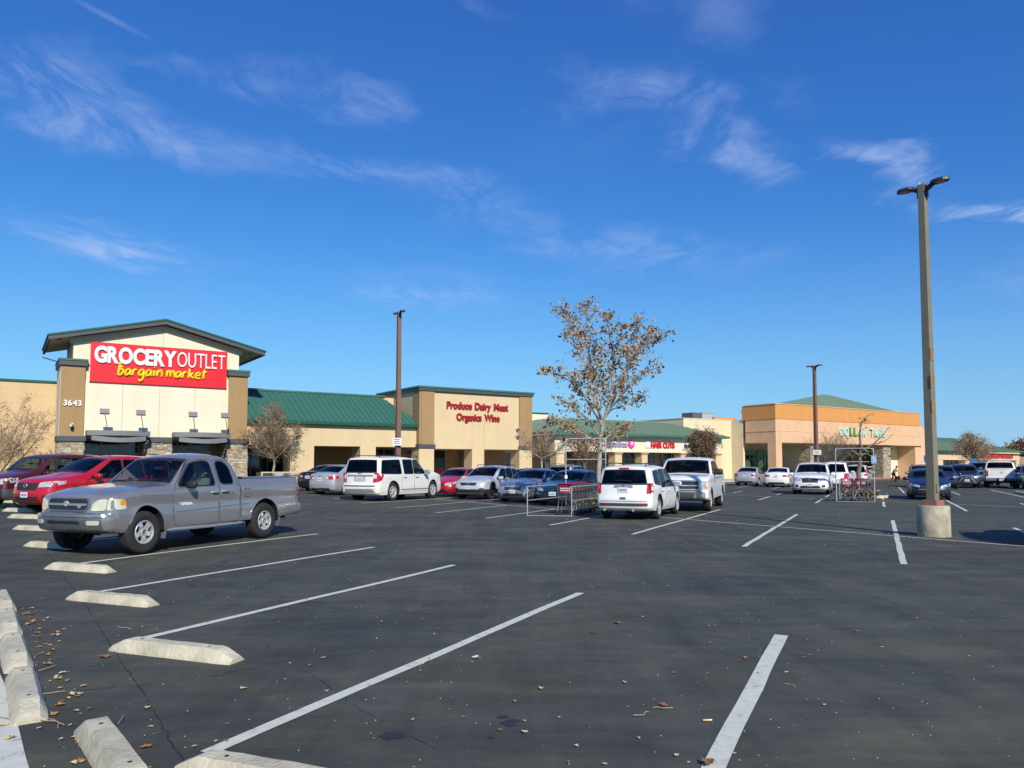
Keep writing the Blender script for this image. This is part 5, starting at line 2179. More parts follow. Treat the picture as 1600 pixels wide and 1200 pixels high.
def pickup(name, paint_, L=5.6, H=1.90, wb=3.6, w=2.0, hood=1.18, cab_r=-1.3, bedz=1.32, **kw):
    f = wb/2+(L-wb)*.44
    r = -(wb/2+(L-wb)*.56)
    belt = kw.pop('belt', H*.635)
    cw = f-1.62
    d = dict(name=name, paint=paint_, kind='pickup', width=w, belt=belt, tumble=.26, wf=wb/2, wr=wb/2, wheel_r=.39, arch=.455, sill=.38, curve_f=.20, curve_r=.05, edge=.08, curve_g=.06, gcentre=.2, crown=.045, taper_r=.02, taper_f=.05,
             profile=[(f-.12, .38, 0, 'bumper_f'), (f, .44, .05, 'bumper_f'), (f, .66, .05, 'body'), (f-.06, hood-.08, .10, 'hood'), (f-.45, hood, .30, 'hood'), (cw, hood+.08, .15, 'windshield'),
                      (cw-.68, H-.06, .25, 'roof'), (cw-1.4, H, .5, 'roof'), (cab_r+.22, H-.05, .14, 'rear_glass'), (cab_r, bedz+.10, .02, 'rear_wall'), (cab_r-.02, bedz, .01, 'bed'), (r+.04, bedz, .04, 'tailgate_face'), (r+.03, .68, .04, 'bumper_r'), (r, .64, .03, 'bumper_r'), (r+.02, .46, .04, 'bumper_r'), (r+.15, .42, 0, 'x')],
             mirror=(cw-.22, belt+.05), mirror_s=1.35, mirror_m=M_BLKP, plates=(), bed=(cab_r-.02, r+.03, bedz, .78), cab_rear=cab_r+.2)
    d.update(kw)
    return d, f, r, cw


def place(spec, label, cat, u, Y, front=True, head=None, group=None, scale=1., off=0.):
    """near end centre at image column u, distance Y; `head`: direction from the near end to the far end"""
    a = Vector(head or (.425, .905)).normalized()
    X = (u-800)/FPX*Y
    shape = CarShape(spec)
    ext = shape.xn if front else -shape.xt
    o_ = Vector((X, Y))+a*ext*scale
    h = a if not front else -a
    root, s = build_car(spec, label, cat, group, (o_.x, o_.y), math.atan2(h.y, h.x), scale=scale)
    return root, s


GCAR = 'vehicles parked in the lot'
M_BUMP = mat('worn_chrome_bumper', (.24, .26, .275), .30, .65, coat=.3, var=.25, vscale=5)
# ================= silver grey extended cab pickup (nearest)
d, f, r, cw = pickup('pickup_truck', P_SILV, L=5.52, H=1.83, wb=3.26, w=1.91, hood=1.115, cab_r=-.88, bedz=1.27, belt=1.18, hero=True)
cw = .98
f, r = 2.52, -2.98
d.update(step=.09, grid=.10, wheel_r=.385, rim_r=.21, arch=.445, arch_up=.045, rim='star', wheel_w=.245, interior=M_INTB, flare=.02, tuck=-.02, edge=.10, tumble=.30, curve_f=.22, sill=.40, glass_side=[glass_mat('clear_side_glass', (.62, .70, .67), .03), GL_DARK],
         glass_f=glass_mat('clear_windshield', (.72, .78, .76), .02, maxr=.3), bumper_f=M_BUMP, bumper_r=M_BUMP, win_r=.09, mirror=(.68, 1.20), mirror_s=.95, gcentre=.1, taper_f=.07,
         profile=[(f-.20, .395, 0, 'bumper_f'), (f-.02, .45, .05, 'bumper_f'), (f+.03, .62, .06, 'bumper_f'), (f+.01, .735, .02, 'bumper_f'), (f-.06, .75, .01, 'body'), (f-.07, .90, .05, 'body'), (f-.10, 1.05, .10, 'hood'), (f-.50, 1.155, .30, 'hood'), (cw, 1.235, .12, 'windshield'),
                  (.40, 1.75, .20, 'roof'), (-.20, 1.83, .4, 'roof'), (-.72, 1.75, .22, 'rear_glass'), (-.93, 1.32, .03, 'rear_wall'), (-.95, 1.315, .01, 'bed'), (r+.05, 1.33, .05, 'tailgate_face'), (r+.07, .74, .03, 'bumper_r'), (r-.04, .70, .03, 'bumper_r'), (r-.03, .50, .04, 'bumper_r'), (r+.12, .46, 0, 'x')],
         windows=[[(.90, 1.209), (.46, 1.645), (.12, 1.685), (-.06, 1.670), (-.14, 1.209)],
                  [(-.31, 1.231), (-.24, 1.660), (-.10, 1.695), (-.50, 1.680), (-.64, 1.560), (-.72, 1.231)][0:1]+[(-.25, 1.680), (-.48, 1.675), (-.62, 1.560), (-.70, 1.231)]],
         doors=[[(.97, 1.199), (.95, 0.526), (.88, 0.440), (-.22, 0.440), (-.22, 1.177), (-.16, 1.715), (.12, 1.725), (.45, 1.695)],
                [(-.26, 1.177), (-.26, 0.440), (-.80, 0.440), (-.83, 0.830), (-.80, 1.260), (-.70, 1.660), (-.50, 1.715), (-.20, 1.725)]],
         handles=[(-.10, 1.058), (-.38, 1.068)], handle_m=M_CHR, bed=(-.95, r+.05, 1.33, .75), cab_rear=-.75, rear_seat=False,
         end_parts=[('grille_surround', [(-.47, 0.798), (.47, 0.798), (.52, 0.893), (.49, 1.033), (-.49, 1.033), (-.52, 0.893)], M_BUMP, dict(off=.012, r=.06)),
                    ('grille', [(-.445, 0.820), (.445, 0.820), (.485, 0.904), (.46, 1.011), (-.46, 1.011), (-.485, 0.904)], M_BLKP, dict(off=.018, r=.05)),
                    ('grille_bar', [(-.47, 0.893), (.47, 0.893), (.47, 0.932), (-.47, 0.932)], P_SILV, dict(off=.034, r=.01)),
                    ('headlight', [(.55, 0.798), (.80, 0.809), (.80, 1.011), (.68, 1.005), (.57, 0.938)], M_HEADY, dict(off=.012, r=.05, mirror=True, step=.05)),
                    ('turn_signal', [(.815, 0.809), (.93, 0.826), (.93, 1.011), (.815, 1.011)], M_HEADY, dict(off=.011, r=.02, mirror=True, step=.05)),
                    ('bumper_cover', [(-.90, .70), (.90, .70), (.90, .745), (-.90, .745)], P_SILV, dict(off=.02, r=.02)),
                    ('bumper_slot', [(-.40, .575), (.40, .575), (.38, .625), (-.38, .625)], M_SEAM, dict(off=.006, r=.02)),
                    ('fog_light', [(.54, .555), (.76, .56), (.76, .635), (.54, .635)], M_HEADY, dict(off=.012, r=.03, mirror=True)),
                    ('bumper_valance', [(-.82, .40), (.82, .40), (.86, .47), (-.86, .47)], M_BUMP, dict(off=.01, r=.02)),
                    ('tail_light', [(.76, .85), (.90, .85), (.90, 1.15), (.76, 1.15)], M_TAIL, dict(front=False, off=.01, r=.02, mirror=True))],
         side_parts=[('turn_signal', [(f-.34, .825), (f-.12, .82), (f-.12, 1.005), (f-.26, 1.005), (f-.33, .96)], M_HEADY, dict(off=.008, r=.03)), ('amber_lamp', [(f-.32, .90), (f-.20, .90), (f-.20, .995), (f-.27, .995), (f-.32, .96)], M_AMB, dict(off=.014, r=.02, step=.05)),
                     ('body_moulding', [(.90, 0.721), (-.20, 0.759), (-.20, 0.813), (.90, 0.781)], P_SILV, dict(off=.018, r=.015)),
                     ('body_moulding', [(-.27, 0.761), (-.80, 0.778), (-.80, 0.830), (-.27, 0.816)], P_SILV, dict(off=.018, r=.015)),
                     ('body_moulding', [(-.87, 0.781), (-1.10, 0.786), (-1.10, 0.838), (-.87, 0.833)], P_SILV, dict(off=.018, r=.015)),
                     ('cab_gap', [(-.872, 0.504), (-.858, 0.504), (-.858, 1.295), (-.872, 1.295)], M_SEAM, dict(off=.004, r=0)),
                     ('fuel_door_gap', [(-.99, 0.927), (-1.17, 0.927), (-1.17, 1.112), (-.99, 1.112)], M_SEAM, dict(off=.002, r=.02)),
                     ('fuel_door', [(-1.0, 0.938), (-1.16, 0.938), (-1.16, 1.101), (-1.0, 1.101)], P_SILV, dict(off=.004, r=.02)),
                     ('wheel_lip', [(1.63+.455*math.cos(a), .42+.455*math.sin(a)) for a in [math.pi*(.03+.94*i/12) for i in range(13)]]+[(1.63+.50*math.cos(a), .42+.50*math.sin(a)) for a in [math.pi*(.97-.94*i/12) for i in range(13)]], P_SILV, dict(off=.012, r=0)),
                     ('wheel_lip', [(-1.63+.455*math.cos(a), .42+.455*math.sin(a)) for a in [math.pi*(.03+.94*i/12) for i in range(13)]]+[(-1.63+.50*math.cos(a), .42+.50*math.sin(a)) for a in [math.pi*(.97-.94*i/12) for i in range(13)]], P_SILV, dict(off=.012, r=0)),
                     ('tail_light', [(r+.05, 0.884), (r+.13, 0.884), (r+.13, 1.209), (r+.05, 1.209)], M_TAIL, dict(off=.008, r=.02))],
         badges=((True, .925, .060, .045, M_CHR),))
HEADT = Vector((-.375, -.927)).normalized()
tm_ = Vector((-6.98, 16.02))
tundra, tsh = build_car(d, 'silver grey extended cab pickup truck, the nearest vehicle at the left', 'pickup truck', GCAR, (tm_.x, tm_.y), math.atan2(HEADT.y, HEADT.x))
# extra badge ovals, lettering, mud flaps, side step
p = tsh.end(0, .925, True, .030)
for a_, b_, dz_ in ((.022, .043, 0), (.045, .018, .02)):
    MB().tube([(p[0]+.003, a_*math.cos(t), p[2]+dz_+b_*math.sin(t)) for t in [i*math.pi/8 for i in range(17)]], .007, 5, False).obj('badge', M_CHR, tundra)
me = text_mesh('V8', .075, .006, .002, M_CHR, name='badge_lettering')
p = tsh.end(.34, .86, True, .03)
o_ = link('badge_lettering', me, tundra, (p[0]+.01, p[1]-.06, p[2]-.01))
o_.rotation_euler = (math.pi/2, 0, math.pi/2)
me = text_mesh('TUNDRA', .080, .004, .003, mat('bright_lettering', (.75, .75, .73), .4), name='door_lettering')
for sg_ in (1, -1):
    p = tsh.side(.62, .83, sg_, .008)
    o_ = link('door_lettering', me, tundra, (p[0]+(.20 if sg_ > 0 else -.20), p[1], p[2]))
    o_.rotation_euler = (math.pi/2, 0, math.pi if sg_ > 0 else 0)
for xw in (1.63-.50, -1.63-.50):
    for sg_ in (1, -1):
        MB().obox((xw, sg_*.84, .40), (.012, 0, 0), (0, .12, 0), (-.03, 0, .17)).obj('mud_flap', mat('mudflap_grey', (.10, .10, .11), .8), tundra, bevel=.008)
for sg_ in (1, -1):
    MB().tube(smooth_pts([(1.05, sg_*.80, .42), (.95, sg_*.93, .385), (-.85, sg_*.93, .385), (-.98, sg_*.80, .42)], 4), .035, 8).obj('side_step', M_CHRD, tundra, smooth=60)
MB().tube([(-.92, .55, 1.22), (-.90, .55, 1.28)], .05, 6).obj('bed_cap', M_BLKP, tundra)

# ================= others
place(suv('compact_suv', P_RED, L=4.6, H=1.70, wb=2.66, hood=1.06, cowl=1.02, hdr=.10, clad_m=P_RED, interior=M_INT, rim='steel'), 'bright red compact SUV parked beside the silver grey pickup', 'suv', 42, 22.4, True, group=GCAR, head=(.40, .916))
sp = suv('boxy_suv', P_MAR, L=4.3, H=1.79, wb=2.57, hood=1.10, cowl=1.02, hdr=.48, tail=.05, clad=.62, clad_m=M_CLAD, curve_f=.15, tumble=.16, rails=None, spoiler=None, glass_side=[GL_SIDE]*3, glass_rear=GL_WS)
sp['end_parts'] += [('turn_signal', [(.72, .90), (.86, .90), (.86, .97), (.72, .97)], M_AMB, dict(off=.02, r=.02, mirror=True))]
place(sp, 'boxy maroon SUV with grey cladding at the far left edge', 'suv', -22, 25.3, True, group=GCAR, head=(.40, .916))
place(sedan('sedan', P_BLK, L=4.8, H=1.46, w=1.84), 'black sedan with white plate, furthest left of the rear-facing cars', 'sedan', 481, 42.6, False, group=GCAR, scale=1.0)
sp = sedan('sedan', P_LSIL, L=4.4, H=1.50, w=1.75, wb=2.53)
place(sp, 'small light silver sedan with round red tail lamps beside the big white SUV', 'sedan', 500, 38.3, False, group=GCAR)
# big white long SUV
L, H = 5.6, 1.92
sp = suv('full_size_suv', P_PEARL, L=L, H=H, wb=3.34, w=2.03, hood=1.22, cowl=1.20, hdr=.52, tail=.16, wheel_r=.405, arch=.47, sill=.36, rim='double', spokes=6, rim_m=mat('bright_alloy', (.62, .62, .63), .3, .35), wheel_w=.27, curve_r=.12, tumble=.20, rails=(.55, -2.3), spokes_=0, trim=M_BLKP)
b_ = sp['belt']
f, r = 3.34/2+(L-3.34)*.48, -(3.34/2+(L-3.34)*.52)
sp.update(windows=[[(1.08, b_+.04), (.46, H-.15), (.06, H-.125), (.06, b_+.03), (1.03, b_+.03)], [(-.04, b_+.03), (-.04, H-.125), (-.86, H-.13), (-.86, b_+.03)], [(-1.12, b_+.03), (-1.12, H-.13), (r+.40, H-.17), (r+.22, b_+.05)]],
          doors=[[(1.18, b_-.02), (1.20, .6), (1.12, .40), (.03, .40), (.03, b_), (.03, H-.112), (.45, H-.135)], [(-.01, b_), (-.01, .40), (-.92, .40), (-1.02, .75), (-1.05, b_), (-1.0, H-.115), (-.01, H-.112)]],
          handles=[(.22, b_-.13), (-.78, b_-.13)], mirror=(.95, b_+.06), mirror_s=1.35, mirror_m=M_CHR, handle_m=M_CHR, glass_side=[GL_SIDE, GL_DARK, GL_DARK], plates=((False, .98),))
sp['end_parts'] = [('grille', [(-.55, .75), (.55, .75), (.55, 1.05), (-.55, 1.05)], M_CHR, dict(off=.01, r=.05)),
                   ('headlight', [(.60, .85), (.94, .88), (.94, 1.08), (.62, 1.06)], M_HEAD, dict(off=.01, r=.03, mirror=True)),
                   ('tail_light', [(.68, .82), (.96, .84), (.98, 1.22), (.72, 1.24)], M_TAIL, dict(front=False, off=.016, r=.04, mirror=True)),
                   ('reverse_light', [(.70, 1.00), (.84, .98), (.84, 1.16), (.72, 1.16)], M_TAILD, dict(front=False, off=.024, r=.03, mirror=True)),
                   ('tailgate_bar', [(-.66, 1.085), (.66, 1.085), (.66, 1.15), (-.66, 1.15)], M_CHRD, dict(front=False, off=.018, r=.01)),
                   ('number_recess', [(-.30, .86), (.30, .86), (.30, 1.07), (-.30, 1.07)], mat('pearl_shadow', (.45, .44, .42), .5), dict(front=False, off=.004, r=.03)),
                   ('bumper_step', [(-.80, .665), (.80, .665), (.80, .695), (-.80, .695)], M_BLKP, dict(front=False, off=.03, r=.01)),
                   ('rear_valance', [(-.80, .40), (.80, .40), (.70, .54), (-.70, .54)], M_CHRD, dict(front=False, off=.014, r=.03))]
sp['side_parts'] = [('tail_light', [(r+.10, .86), (r+.24, .92), (r+.36, 1.12), (r+.22, 1.24), (r+.08, 1.24)], M_TAIL, dict(off=.008, r=.03)),
                    ('side_moulding', [(1.25, .47), (-1.1, .47), (-1.1, .505), (1.25, .505)], M_CHRD, dict(off=.012, r=.01))]
sp['badges'] = ((False, 1.235, .085, .035, M_BLKP),)
exo, exs = place(sp, 'large pearl white full-size SUV seen from behind near the brown light pole', 'suv', 561, 34.0, False, group=GCAR, head=(.425, .905), scale=1.03)
# red sedan, crosstrek, grey sedan, teal sedan
place(sedan('sedan', P_RED, L=4.6, H=1.48), 'red sedan nose to nose with the big white SUV', 'sedan', 683, 40.0, True, group=GCAR)
sp = suv('crossover_wagon', P_ICE, L=4.48, H=1.60, wb=2.67, w=1.80, hood=.98, cowl=1.02, hdr=.18, tail=.42, clad=.50, clad_m=M_BLKP, rim='spoke', rim_m=M_RIMD, glass_side=[GL_SIDE, GL_DARK, GL_DARK])
sp['end_parts'] += [('bumper_guard', [(-.80, .34), (.80, .34), (.84, .54), (.62, .56), (.52, .50), (-.52, .50), (-.62, .56), (-.84, .54)], M_BLKP, dict(off=.02, r=.02))]
sp['plates'] = ((True, .58), (False, .88))
place(sp, 'ice silver crossover with black cladding and roof rails between the red and grey sedans', 'crossover', 731, 36.9, True, group=GCAR)
place(sedan('sedan', P_GSIL, L=4.85, H=1.46, w=1.85, wb=2.78), 'grey silver sedan between the crossover and the dark teal sedan', 'sedan', 800, 33.8, True, group=GCAR)
sp = sedan('sedan', P_GREEN, L=4.68, H=1.43, w=1.82, fast=.10)
place(sp, 'dark teal sedan directly behind the cart corral rails', 'sedan', 863, 31.0, True, group=GCAR)
place(suv('compact_suv', P_MET, L=4.5, H=1.66), 'dark tinted grey compact SUV roof showing behind the dark teal sedan', 'suv', 872, 47.0, False, group=GCAR)
place(sedan('sedan', P_BLK), 'black car whose roof shows between the crossover and the grey sedan', 'sedan', 805, 45.0, False, group=GCAR)

# white SUV with roof rack, rear view (middle)
sp = suv('white_suv', P_WHITE, L=4.62, H=1.64, wb=2.71, w=1.82, hood=1.00, cowl=.95, hdr=.30, tail=.12, wheel_r=.355, rim='spoke', spokes=5, curve_r=.16, tumble=.24, step=.11, grid=.12)
b_ = sp['belt']
r = -(2.71/2+(4.62-2.71)*.52)
sp['end_parts'] = [('headlight', [(.48, .72), (.82, .76), (.86, .88), (.50, .86)], M_HEAD, dict(off=.008, r=.03, mirror=True)),
                   ('tail_light', [(.70, .80), (.93, .80), (.93, 1.12), (.72, 1.12)], M_TAIL, dict(front=False, off=.014, r=.03, mirror=True)),
                   ('liftgate_gap', [(-.72, .565), (.72, .565), (.72, .577), (-.72, .577)], M_SEAM, dict(front=False, off=.004, r=0)),
                   ('plate_light_bar', [(-.30, .985), (.30, .985), (.26, 1.07), (-.26, 1.07)], M_CHRD, dict(front=False, off=.022, r=.03)),
                   ('hitch_cover', [(-.09, .63), (.09, .63), (.09, .69), (-.09, .69)], M_CLAD, dict(front=False, off=.01, r=.01)),
                   ('bumper_pad', [(-.74, .44), (.74, .44), (.74, .515), (-.74, .515)], M_CLAD, dict(front=False, off=.024, r=.02)),
                   ('reflector', [(.44, .46), (.64, .46), (.64, .49), (.44, .49)], M_TAIL, dict(front=False, off=.032, r=.005, mirror=True)),
                   ('brake_light', [(-.16, 1.545), (.16, 1.545), (.16, 1.575), (-.16, 1.575)], M_TAIL, dict(front=False, off=.03, r=.01))]
sp['side_parts'] = [('tail_light', [(r+.05, .80), (r+.20, .82), (r+.20, 1.12), (r+.07, 1.12)], M_TAIL, dict(off=.008, r=.02))]
sp['badges'] = ((False, 1.03, .032, .032, M_TAIL),)
sp['plates'] = ((False, .91),)
sp['glass_side'] = [GL_SIDE, GL_DARK, GL_DARK]
vue, vsh = place(sp, 'white SUV with roof rack seen from behind beside the shopping cart corral', 'suv', 972, 23.15, False, group=GCAR, head=(.40, .916))
for a_ in (.15, -.75):
    MB().tube([(a_, -.56, 1.70), (a_, .56, 1.70)], .016, 6).obj('roof_crossbar', M_BLKP, vue)
MB().tube([(vsh.xt+.03, -.28, 1.17), (vsh.xt+.045, .05, 1.20), (vsh.xt+.05, .22, 1.19)], .010, 5).obj('rear_wiper', M_BLKP, vue)
for y_ in (.58, -.30):
    MB().lathe([(.036, -.1), (.036, .16), (.028, .16), (.028, -.08)], 12, 'x', (vsh.xt+.15, y_, .30)).obj('tailpipe', M_CHR, vue)

# white crew cab pickup, front view
f, r = 2.64, -3.10
d, f0, r0, cw = pickup('crew_cab_pickup', P_WHITE, L=5.89, H=1.93, wb=3.68, w=2.03, hood=1.24, cab_r=-1.12, bedz=1.38, belt=1.30)
f, r = f0, r0
cw = f-1.55
d.update(step=.12, grid=.12, rim='spoke', spokes=6, wheel_r=.40, wheel_w=.27, bumper_f=M_CHRD, bumper_r=M_CHRD, glass_side=[GL_SIDE, GL_DARK], curve_f=.14, taper_f=.03, edge=.09,
         profile=[(f-.14, .42, 0, 'bumper_f'), (f, .48, .05, 'bumper_f'), (f, .72, .04, 'bumper_f'), (f-.05, .74, .01, 'body'), (f-.05, 1.12, .08, 'hood'), (f-.40, 1.24, .25, 'hood'), (cw, 1.31, .12, 'windshield'),
                  (cw-.66, 1.85, .22, 'roof'), (cw-1.3, 1.93, .5, 'roof'), (-.92, 1.87, .14, 'rear_glass'), (-1.12, 1.42, .02, 'rear_wall'), (-1.14, 1.38, .01, 'bed'), (r+.05, 1.38, .04, 'tailgate_face'), (r+.05, .74, .03, 'bumper_r'), (r-.04, .70, .03, 'bumper_r'), (r, .52, .04, 'bumper_r'), (r+.12, .48, 0, 'x')],
         windows=[[(cw-.10, 1.32), (cw-.62, 1.75), (.02, 1.79), (.02, 1.32)], [(-.08, 1.32), (-.08, 1.79), (-.72, 1.76), (-.86, 1.60), (-.92, 1.32)]],
         doors=[[(cw-.02, 1.29), (cw, .60), (cw-.05, .50), (-.02, .50), (-.02, 1.29), (-.02, 1.82), (cw-.66, 1.80)], [(-.06, 1.29), (-.06, .50), (-.96, .50), (-1.02, 1.29), (-.93, 1.62), (-.74, 1.80), (-.06, 1.82)]],
         handles=[(.12, 1.18), (-.86, 1.19)], handle_m=M_BLKP, mirror=(cw-.18, 1.38), bed=(-1.14, r+.05, 1.38, .85), cab_rear=-.95,
         end_parts=[('grille', [(-.62, .76), (.62, .76), (.66, .86), (.66, 1.06), (.60, 1.13), (-.60, 1.13), (-.66, 1.06), (-.66, .86)], M_BLKP, dict(off=.012, r=.04))] +
         [('grille_bar', [(-.62, z_), (.62, z_), (.62, z_+.035), (-.62, z_+.035)], M_CHR, dict(off=.035, r=.012)) for z_ in (.775, 1.085)] +
         [('grille_bar', [(-.64, .91), (.64, .91), (.64, .95), (-.64, .95)], M_CHR, dict(off=.045, r=.02)),
          ('headlight', [(.67, .78), (.97, .80), (.97, 1.10), (.67, 1.12)], M_HEAD, dict(off=.012, r=.03, mirror=True)),
          ('turn_signal', [(.86, .86), (.93, .86), (.93, .98), (.86, .98)], M_AMB, dict(off=.022, r=.02, mirror=True)),
          ('fog_light', [(.66, .55), (.82, .55), (.82, .63), (.66, .63)], M_HEAD, dict(off=.012, r=.02, mirror=True)),
          ('bumper_insert', [(-.50, .47), (.50, .47), (.54, .68), (-.54, .68)], M_CLAD, dict(off=.012, r=.03)),
          ('tail_light', [(.82, .90), (.96, .90), (.96, 1.30), (.82, 1.30)], M_TAIL, dict(front=False, off=.01, r=.02, mirror=True))],
         side_parts=[('headlight', [(f-.28, .82), (f-.14, .81), (f-.14, 1.06), (f-.30, 1.04)], M_HEAD, dict(off=.008, r=.02))],
         badges=((True, .935, .12, .05, mat('blue_oval', (.02, .04, .16), .3)),))
place(d, 'white crew cab pickup with a chrome grille facing the camera beside the white SUV', 'pickup truck', 1060, 27.3, True, group=GCAR, head=(.36, .933))

# back row and right side
place(sedan('sedan', P_LSIL, L=4.8, H=1.47, w=1.82), 'silver sedan seen from behind in front of the yellow block wall', 'sedan', 1162, 61.5, False, group=GCAR, head=(.5, .87))
place(sedan('sedan', P_WHITE, L=4.75, H=1.46, w=1.83, glass_rear=GL_DARK), 'white sedan seen from behind beside the corner column of the dollar store', 'sedan', 1211, 57.5, False, group=GCAR, head=(.45, .89))
sp = suv('midsize_suv', P_WHITE, L=4.94, H=1.78, wb=2.82, w=1.99, hood=1.10, cowl=1.10, hdr=.30, rim='spoke')
sp['end_parts'] += [('grille_bar', [(-.48, .90), (.48, .90), (.50, .95), (-.50, .95)], M_CHRD, dict(off=.02, r=.01))]
place(sp, 'white SUV facing the camera with a dark grille just left of the far cart corral', 'suv', 1264, 43.0, True, group=GCAR)
place(suv('white_suv', P_WHITE, L=4.7, H=1.85, w=1.9), 'white van-like SUV mostly hidden behind the front-facing white SUV', 'suv', 1301, 50.5, False, group=GCAR)
sp = suv('compact_suv', P_ICE, L=4.5, H=1.66, w=1.82, tail=.35)
sp['end_parts'] += [('tail_light', [(.64, 1.0), (.84, 1.0), (.80, 1.30), (.70, 1.30)], M_TAIL, dict(front=False, off=.02, r=.02, mirror=True))]
place(sp, 'pale silver compact SUV seen from behind through the far cart corral', 'suv', 1335, 61.0, False, group=GCAR, head=(.47, .88))
sp = sedan('sedan', P_NAVY, L=4.65, H=1.45, w=1.79)
sp['end_parts'] += [('lower_grille', [(-.62, .27), (.62, .27), (.50, .50), (-.50, .50)], M_BLKP, dict(off=.012, r=.04)), ('grille_bar', [(-.52, .50), (.52, .50), (.50, .52), (-.50, .52)], M_CHR, dict(off=.02, r=.005))]
sp['plates'] = ((False, .80),)
place(sp, 'navy blue sedan facing the camera directly behind the near light pole', 'sedan', 1452, 36.3, True, group=GCAR)
place(suv('compact_suv', P_MET, L=4.5, H=1.68), 'grey SUV partly hidden behind the left side of the navy sedan', 'suv', 1441, 57, True, group=GCAR)
place(suv('compact_suv', P_NAVY, L=4.5, H=1.62), 'dark blue SUV partly hidden behind the right side of the navy sedan', 'suv', 1473, 53, True, group=GCAR)
place(sedan('sedan', P_WHITE), 'white sedan showing between the navy sedan and the dark blue luxury SUV', 'sedan', 1490, 66, True, group=GCAR)
sp = suv('luxury_suv', P_NAVY, L=4.89, H=1.70, wb=2.79, w=1.9, rim='spoke')
sp['end_parts'] += [('spindle_grille', [(-.62, .36), (.62, .36), (.30, .72), (.44, .92), (-.44, .92), (-.30, .72)], M_CHR, dict(off=.018, r=.02)),
                    ('grille_mesh', [(-.54, .39), (.54, .39), (.26, .72), (.38, .89), (-.38, .89), (-.26, .72)], M_BLKP, dict(off=.026, r=.02))]
place(sp, 'dark blue SUV with a chrome hourglass grille facing the camera at the right', 'suv', 1509, 55.5, True, group=GCAR)
d2 = dict(d)
d2['name'] = 'pickup_truck'
d2['paint'] = P_MET
place(d2, 'grey pickup partly hidden between the dark blue SUV and the white pickup', 'pickup truck', 1540, 62, True, group=GCAR)
d3 = dict(d)
d3['name'] = 'pickup_truck'
d3['paint'] = P_WHITE
d3['end_parts'] = [('tail_light', [(.82, .85), (1.0, .85), (1.0, 1.28), (.82, 1.28)], M_TAIL, dict(front=False, off=.016, r=.02, mirror=True)),
                   ('number_recess', [(-.3, .52), (.3, .52), (.3, .70), (-.3, .70)], M_BLKP, dict(front=False, off=.01, r=.02)),
                   ('headlight', [(.67, .80), (.95, .82), (.95, 1.08), (.67, 1.10)], M_HEAD, dict(off=.012, r=.03, mirror=True)),
                   ('brake_light', [(-.2, 1.82), (.2, 1.82), (.2, 1.85), (-.2, 1.85)], M_TAIL, dict(front=False, off=.03, r=.01))]
d3['badges'] = ((False, 1.12, .07, .07, M_CHRD),)
d3['plates'] = ((False, .60),)
place(d3, 'white pickup seen from behind, its tailgate facing the camera at the right', 'pickup truck', 1563, 55.5, False, group=GCAR, head=(.50, .866))
place(suv('compact_suv', P_DGREY, L=4.5, H=1.65), 'dark grey SUV cut off by the right edge of the view', 'suv', 1622, 52, True, group=GCAR)
# the vehicle just outside the frame whose shadow falls across the tarmac at the right
place(suv('midsize_suv', P_DGREY, L=4.7, H=1.75, w=1.9), 'dark grey SUV just beyond the right edge whose shadow crosses the tarmac', 'suv', 1776, 14.2, False, group=GCAR, head=(.43, .905))
# ------------------------------------------------------------------ wheel stops and kerb blocks
M_STOP = mat('wheel_stop_concrete', (.53, .48, .345), .9, streak=.0, var=.30, vscale=5, bump=.5, bscale=35, rnd=.06)


def stop_mesh(L=1.5, w=.22, h=.118, seed=0):
    rr = random.Random(seed)
    mb = MB()
    n = 12
    hl = L/2
    sec = lambda k, tw: [(-w/2*tw, 0), (-w/2*tw*.93, h*.30*k), (-w*.26*tw, h*k), (w*.26*tw, h*k), (w/2*tw*.93, h*.30*k), (w/2*tw, 0)]
    xs = [-hl, -hl+.02, -hl+.17, -hl+.22]+[-hl+.22+(L-.44)*i/n for i in range(1, n)]+[hl-.22, hl-.17, hl-.02, hl]
    ks = [.34, .42, .97, 1.0]+[1.0]*(n-1)+[1.0, .97, .42, .34]
    tw = [.86, .94, 1, 1]+[1]*(n-1)+[1, 1, .94, .86]
    b = 0
    for x, k, t in zip(xs, ks, tw):
        for y, z in sec(k, t):
            j = lambda a: (rr.random()-.5)*a
            mb.v.append((x+j(.006), y+j(.006), max(0, z+j(.006)) if z > 0 else 0))
    for i in range(len(xs)-1):
        for q in range(6):
            mb.f.append((i*6+q, i*6+(q+1) % 6, (i+1)*6+(q+1) % 6, (i+1)*6+q))
            mb.m.append(0)
    mb.f.append(tuple(range(6)))
    mb.f.append(tuple(range((len(xs)-1)*6, len(xs)*6)))
    mb.m += [0, 0]
    return mb.mesh('wheel_stop', M_STOP, 28)


SM = [stop_mesh(seed=i) for i in range(3)]
PIN = MB().lathe([(.013, 0), (.013, .004), (.0, .004)], 8).mesh('anchor_pin', M_DARK)


def wheel_stop(x, y, rz, label, grp, m, L=.9):
    o_ = link('wheel_stop', m, None, (x, y, hz_(x, y)+.002), rz)
    tag(o_, label, 'wheel stop', grp)
    o_.scale = (L, 1, .92)
    for a in (-.42, .42):
        link('anchor_pin', PIN, o_, (a, .0, .117))
    return o_


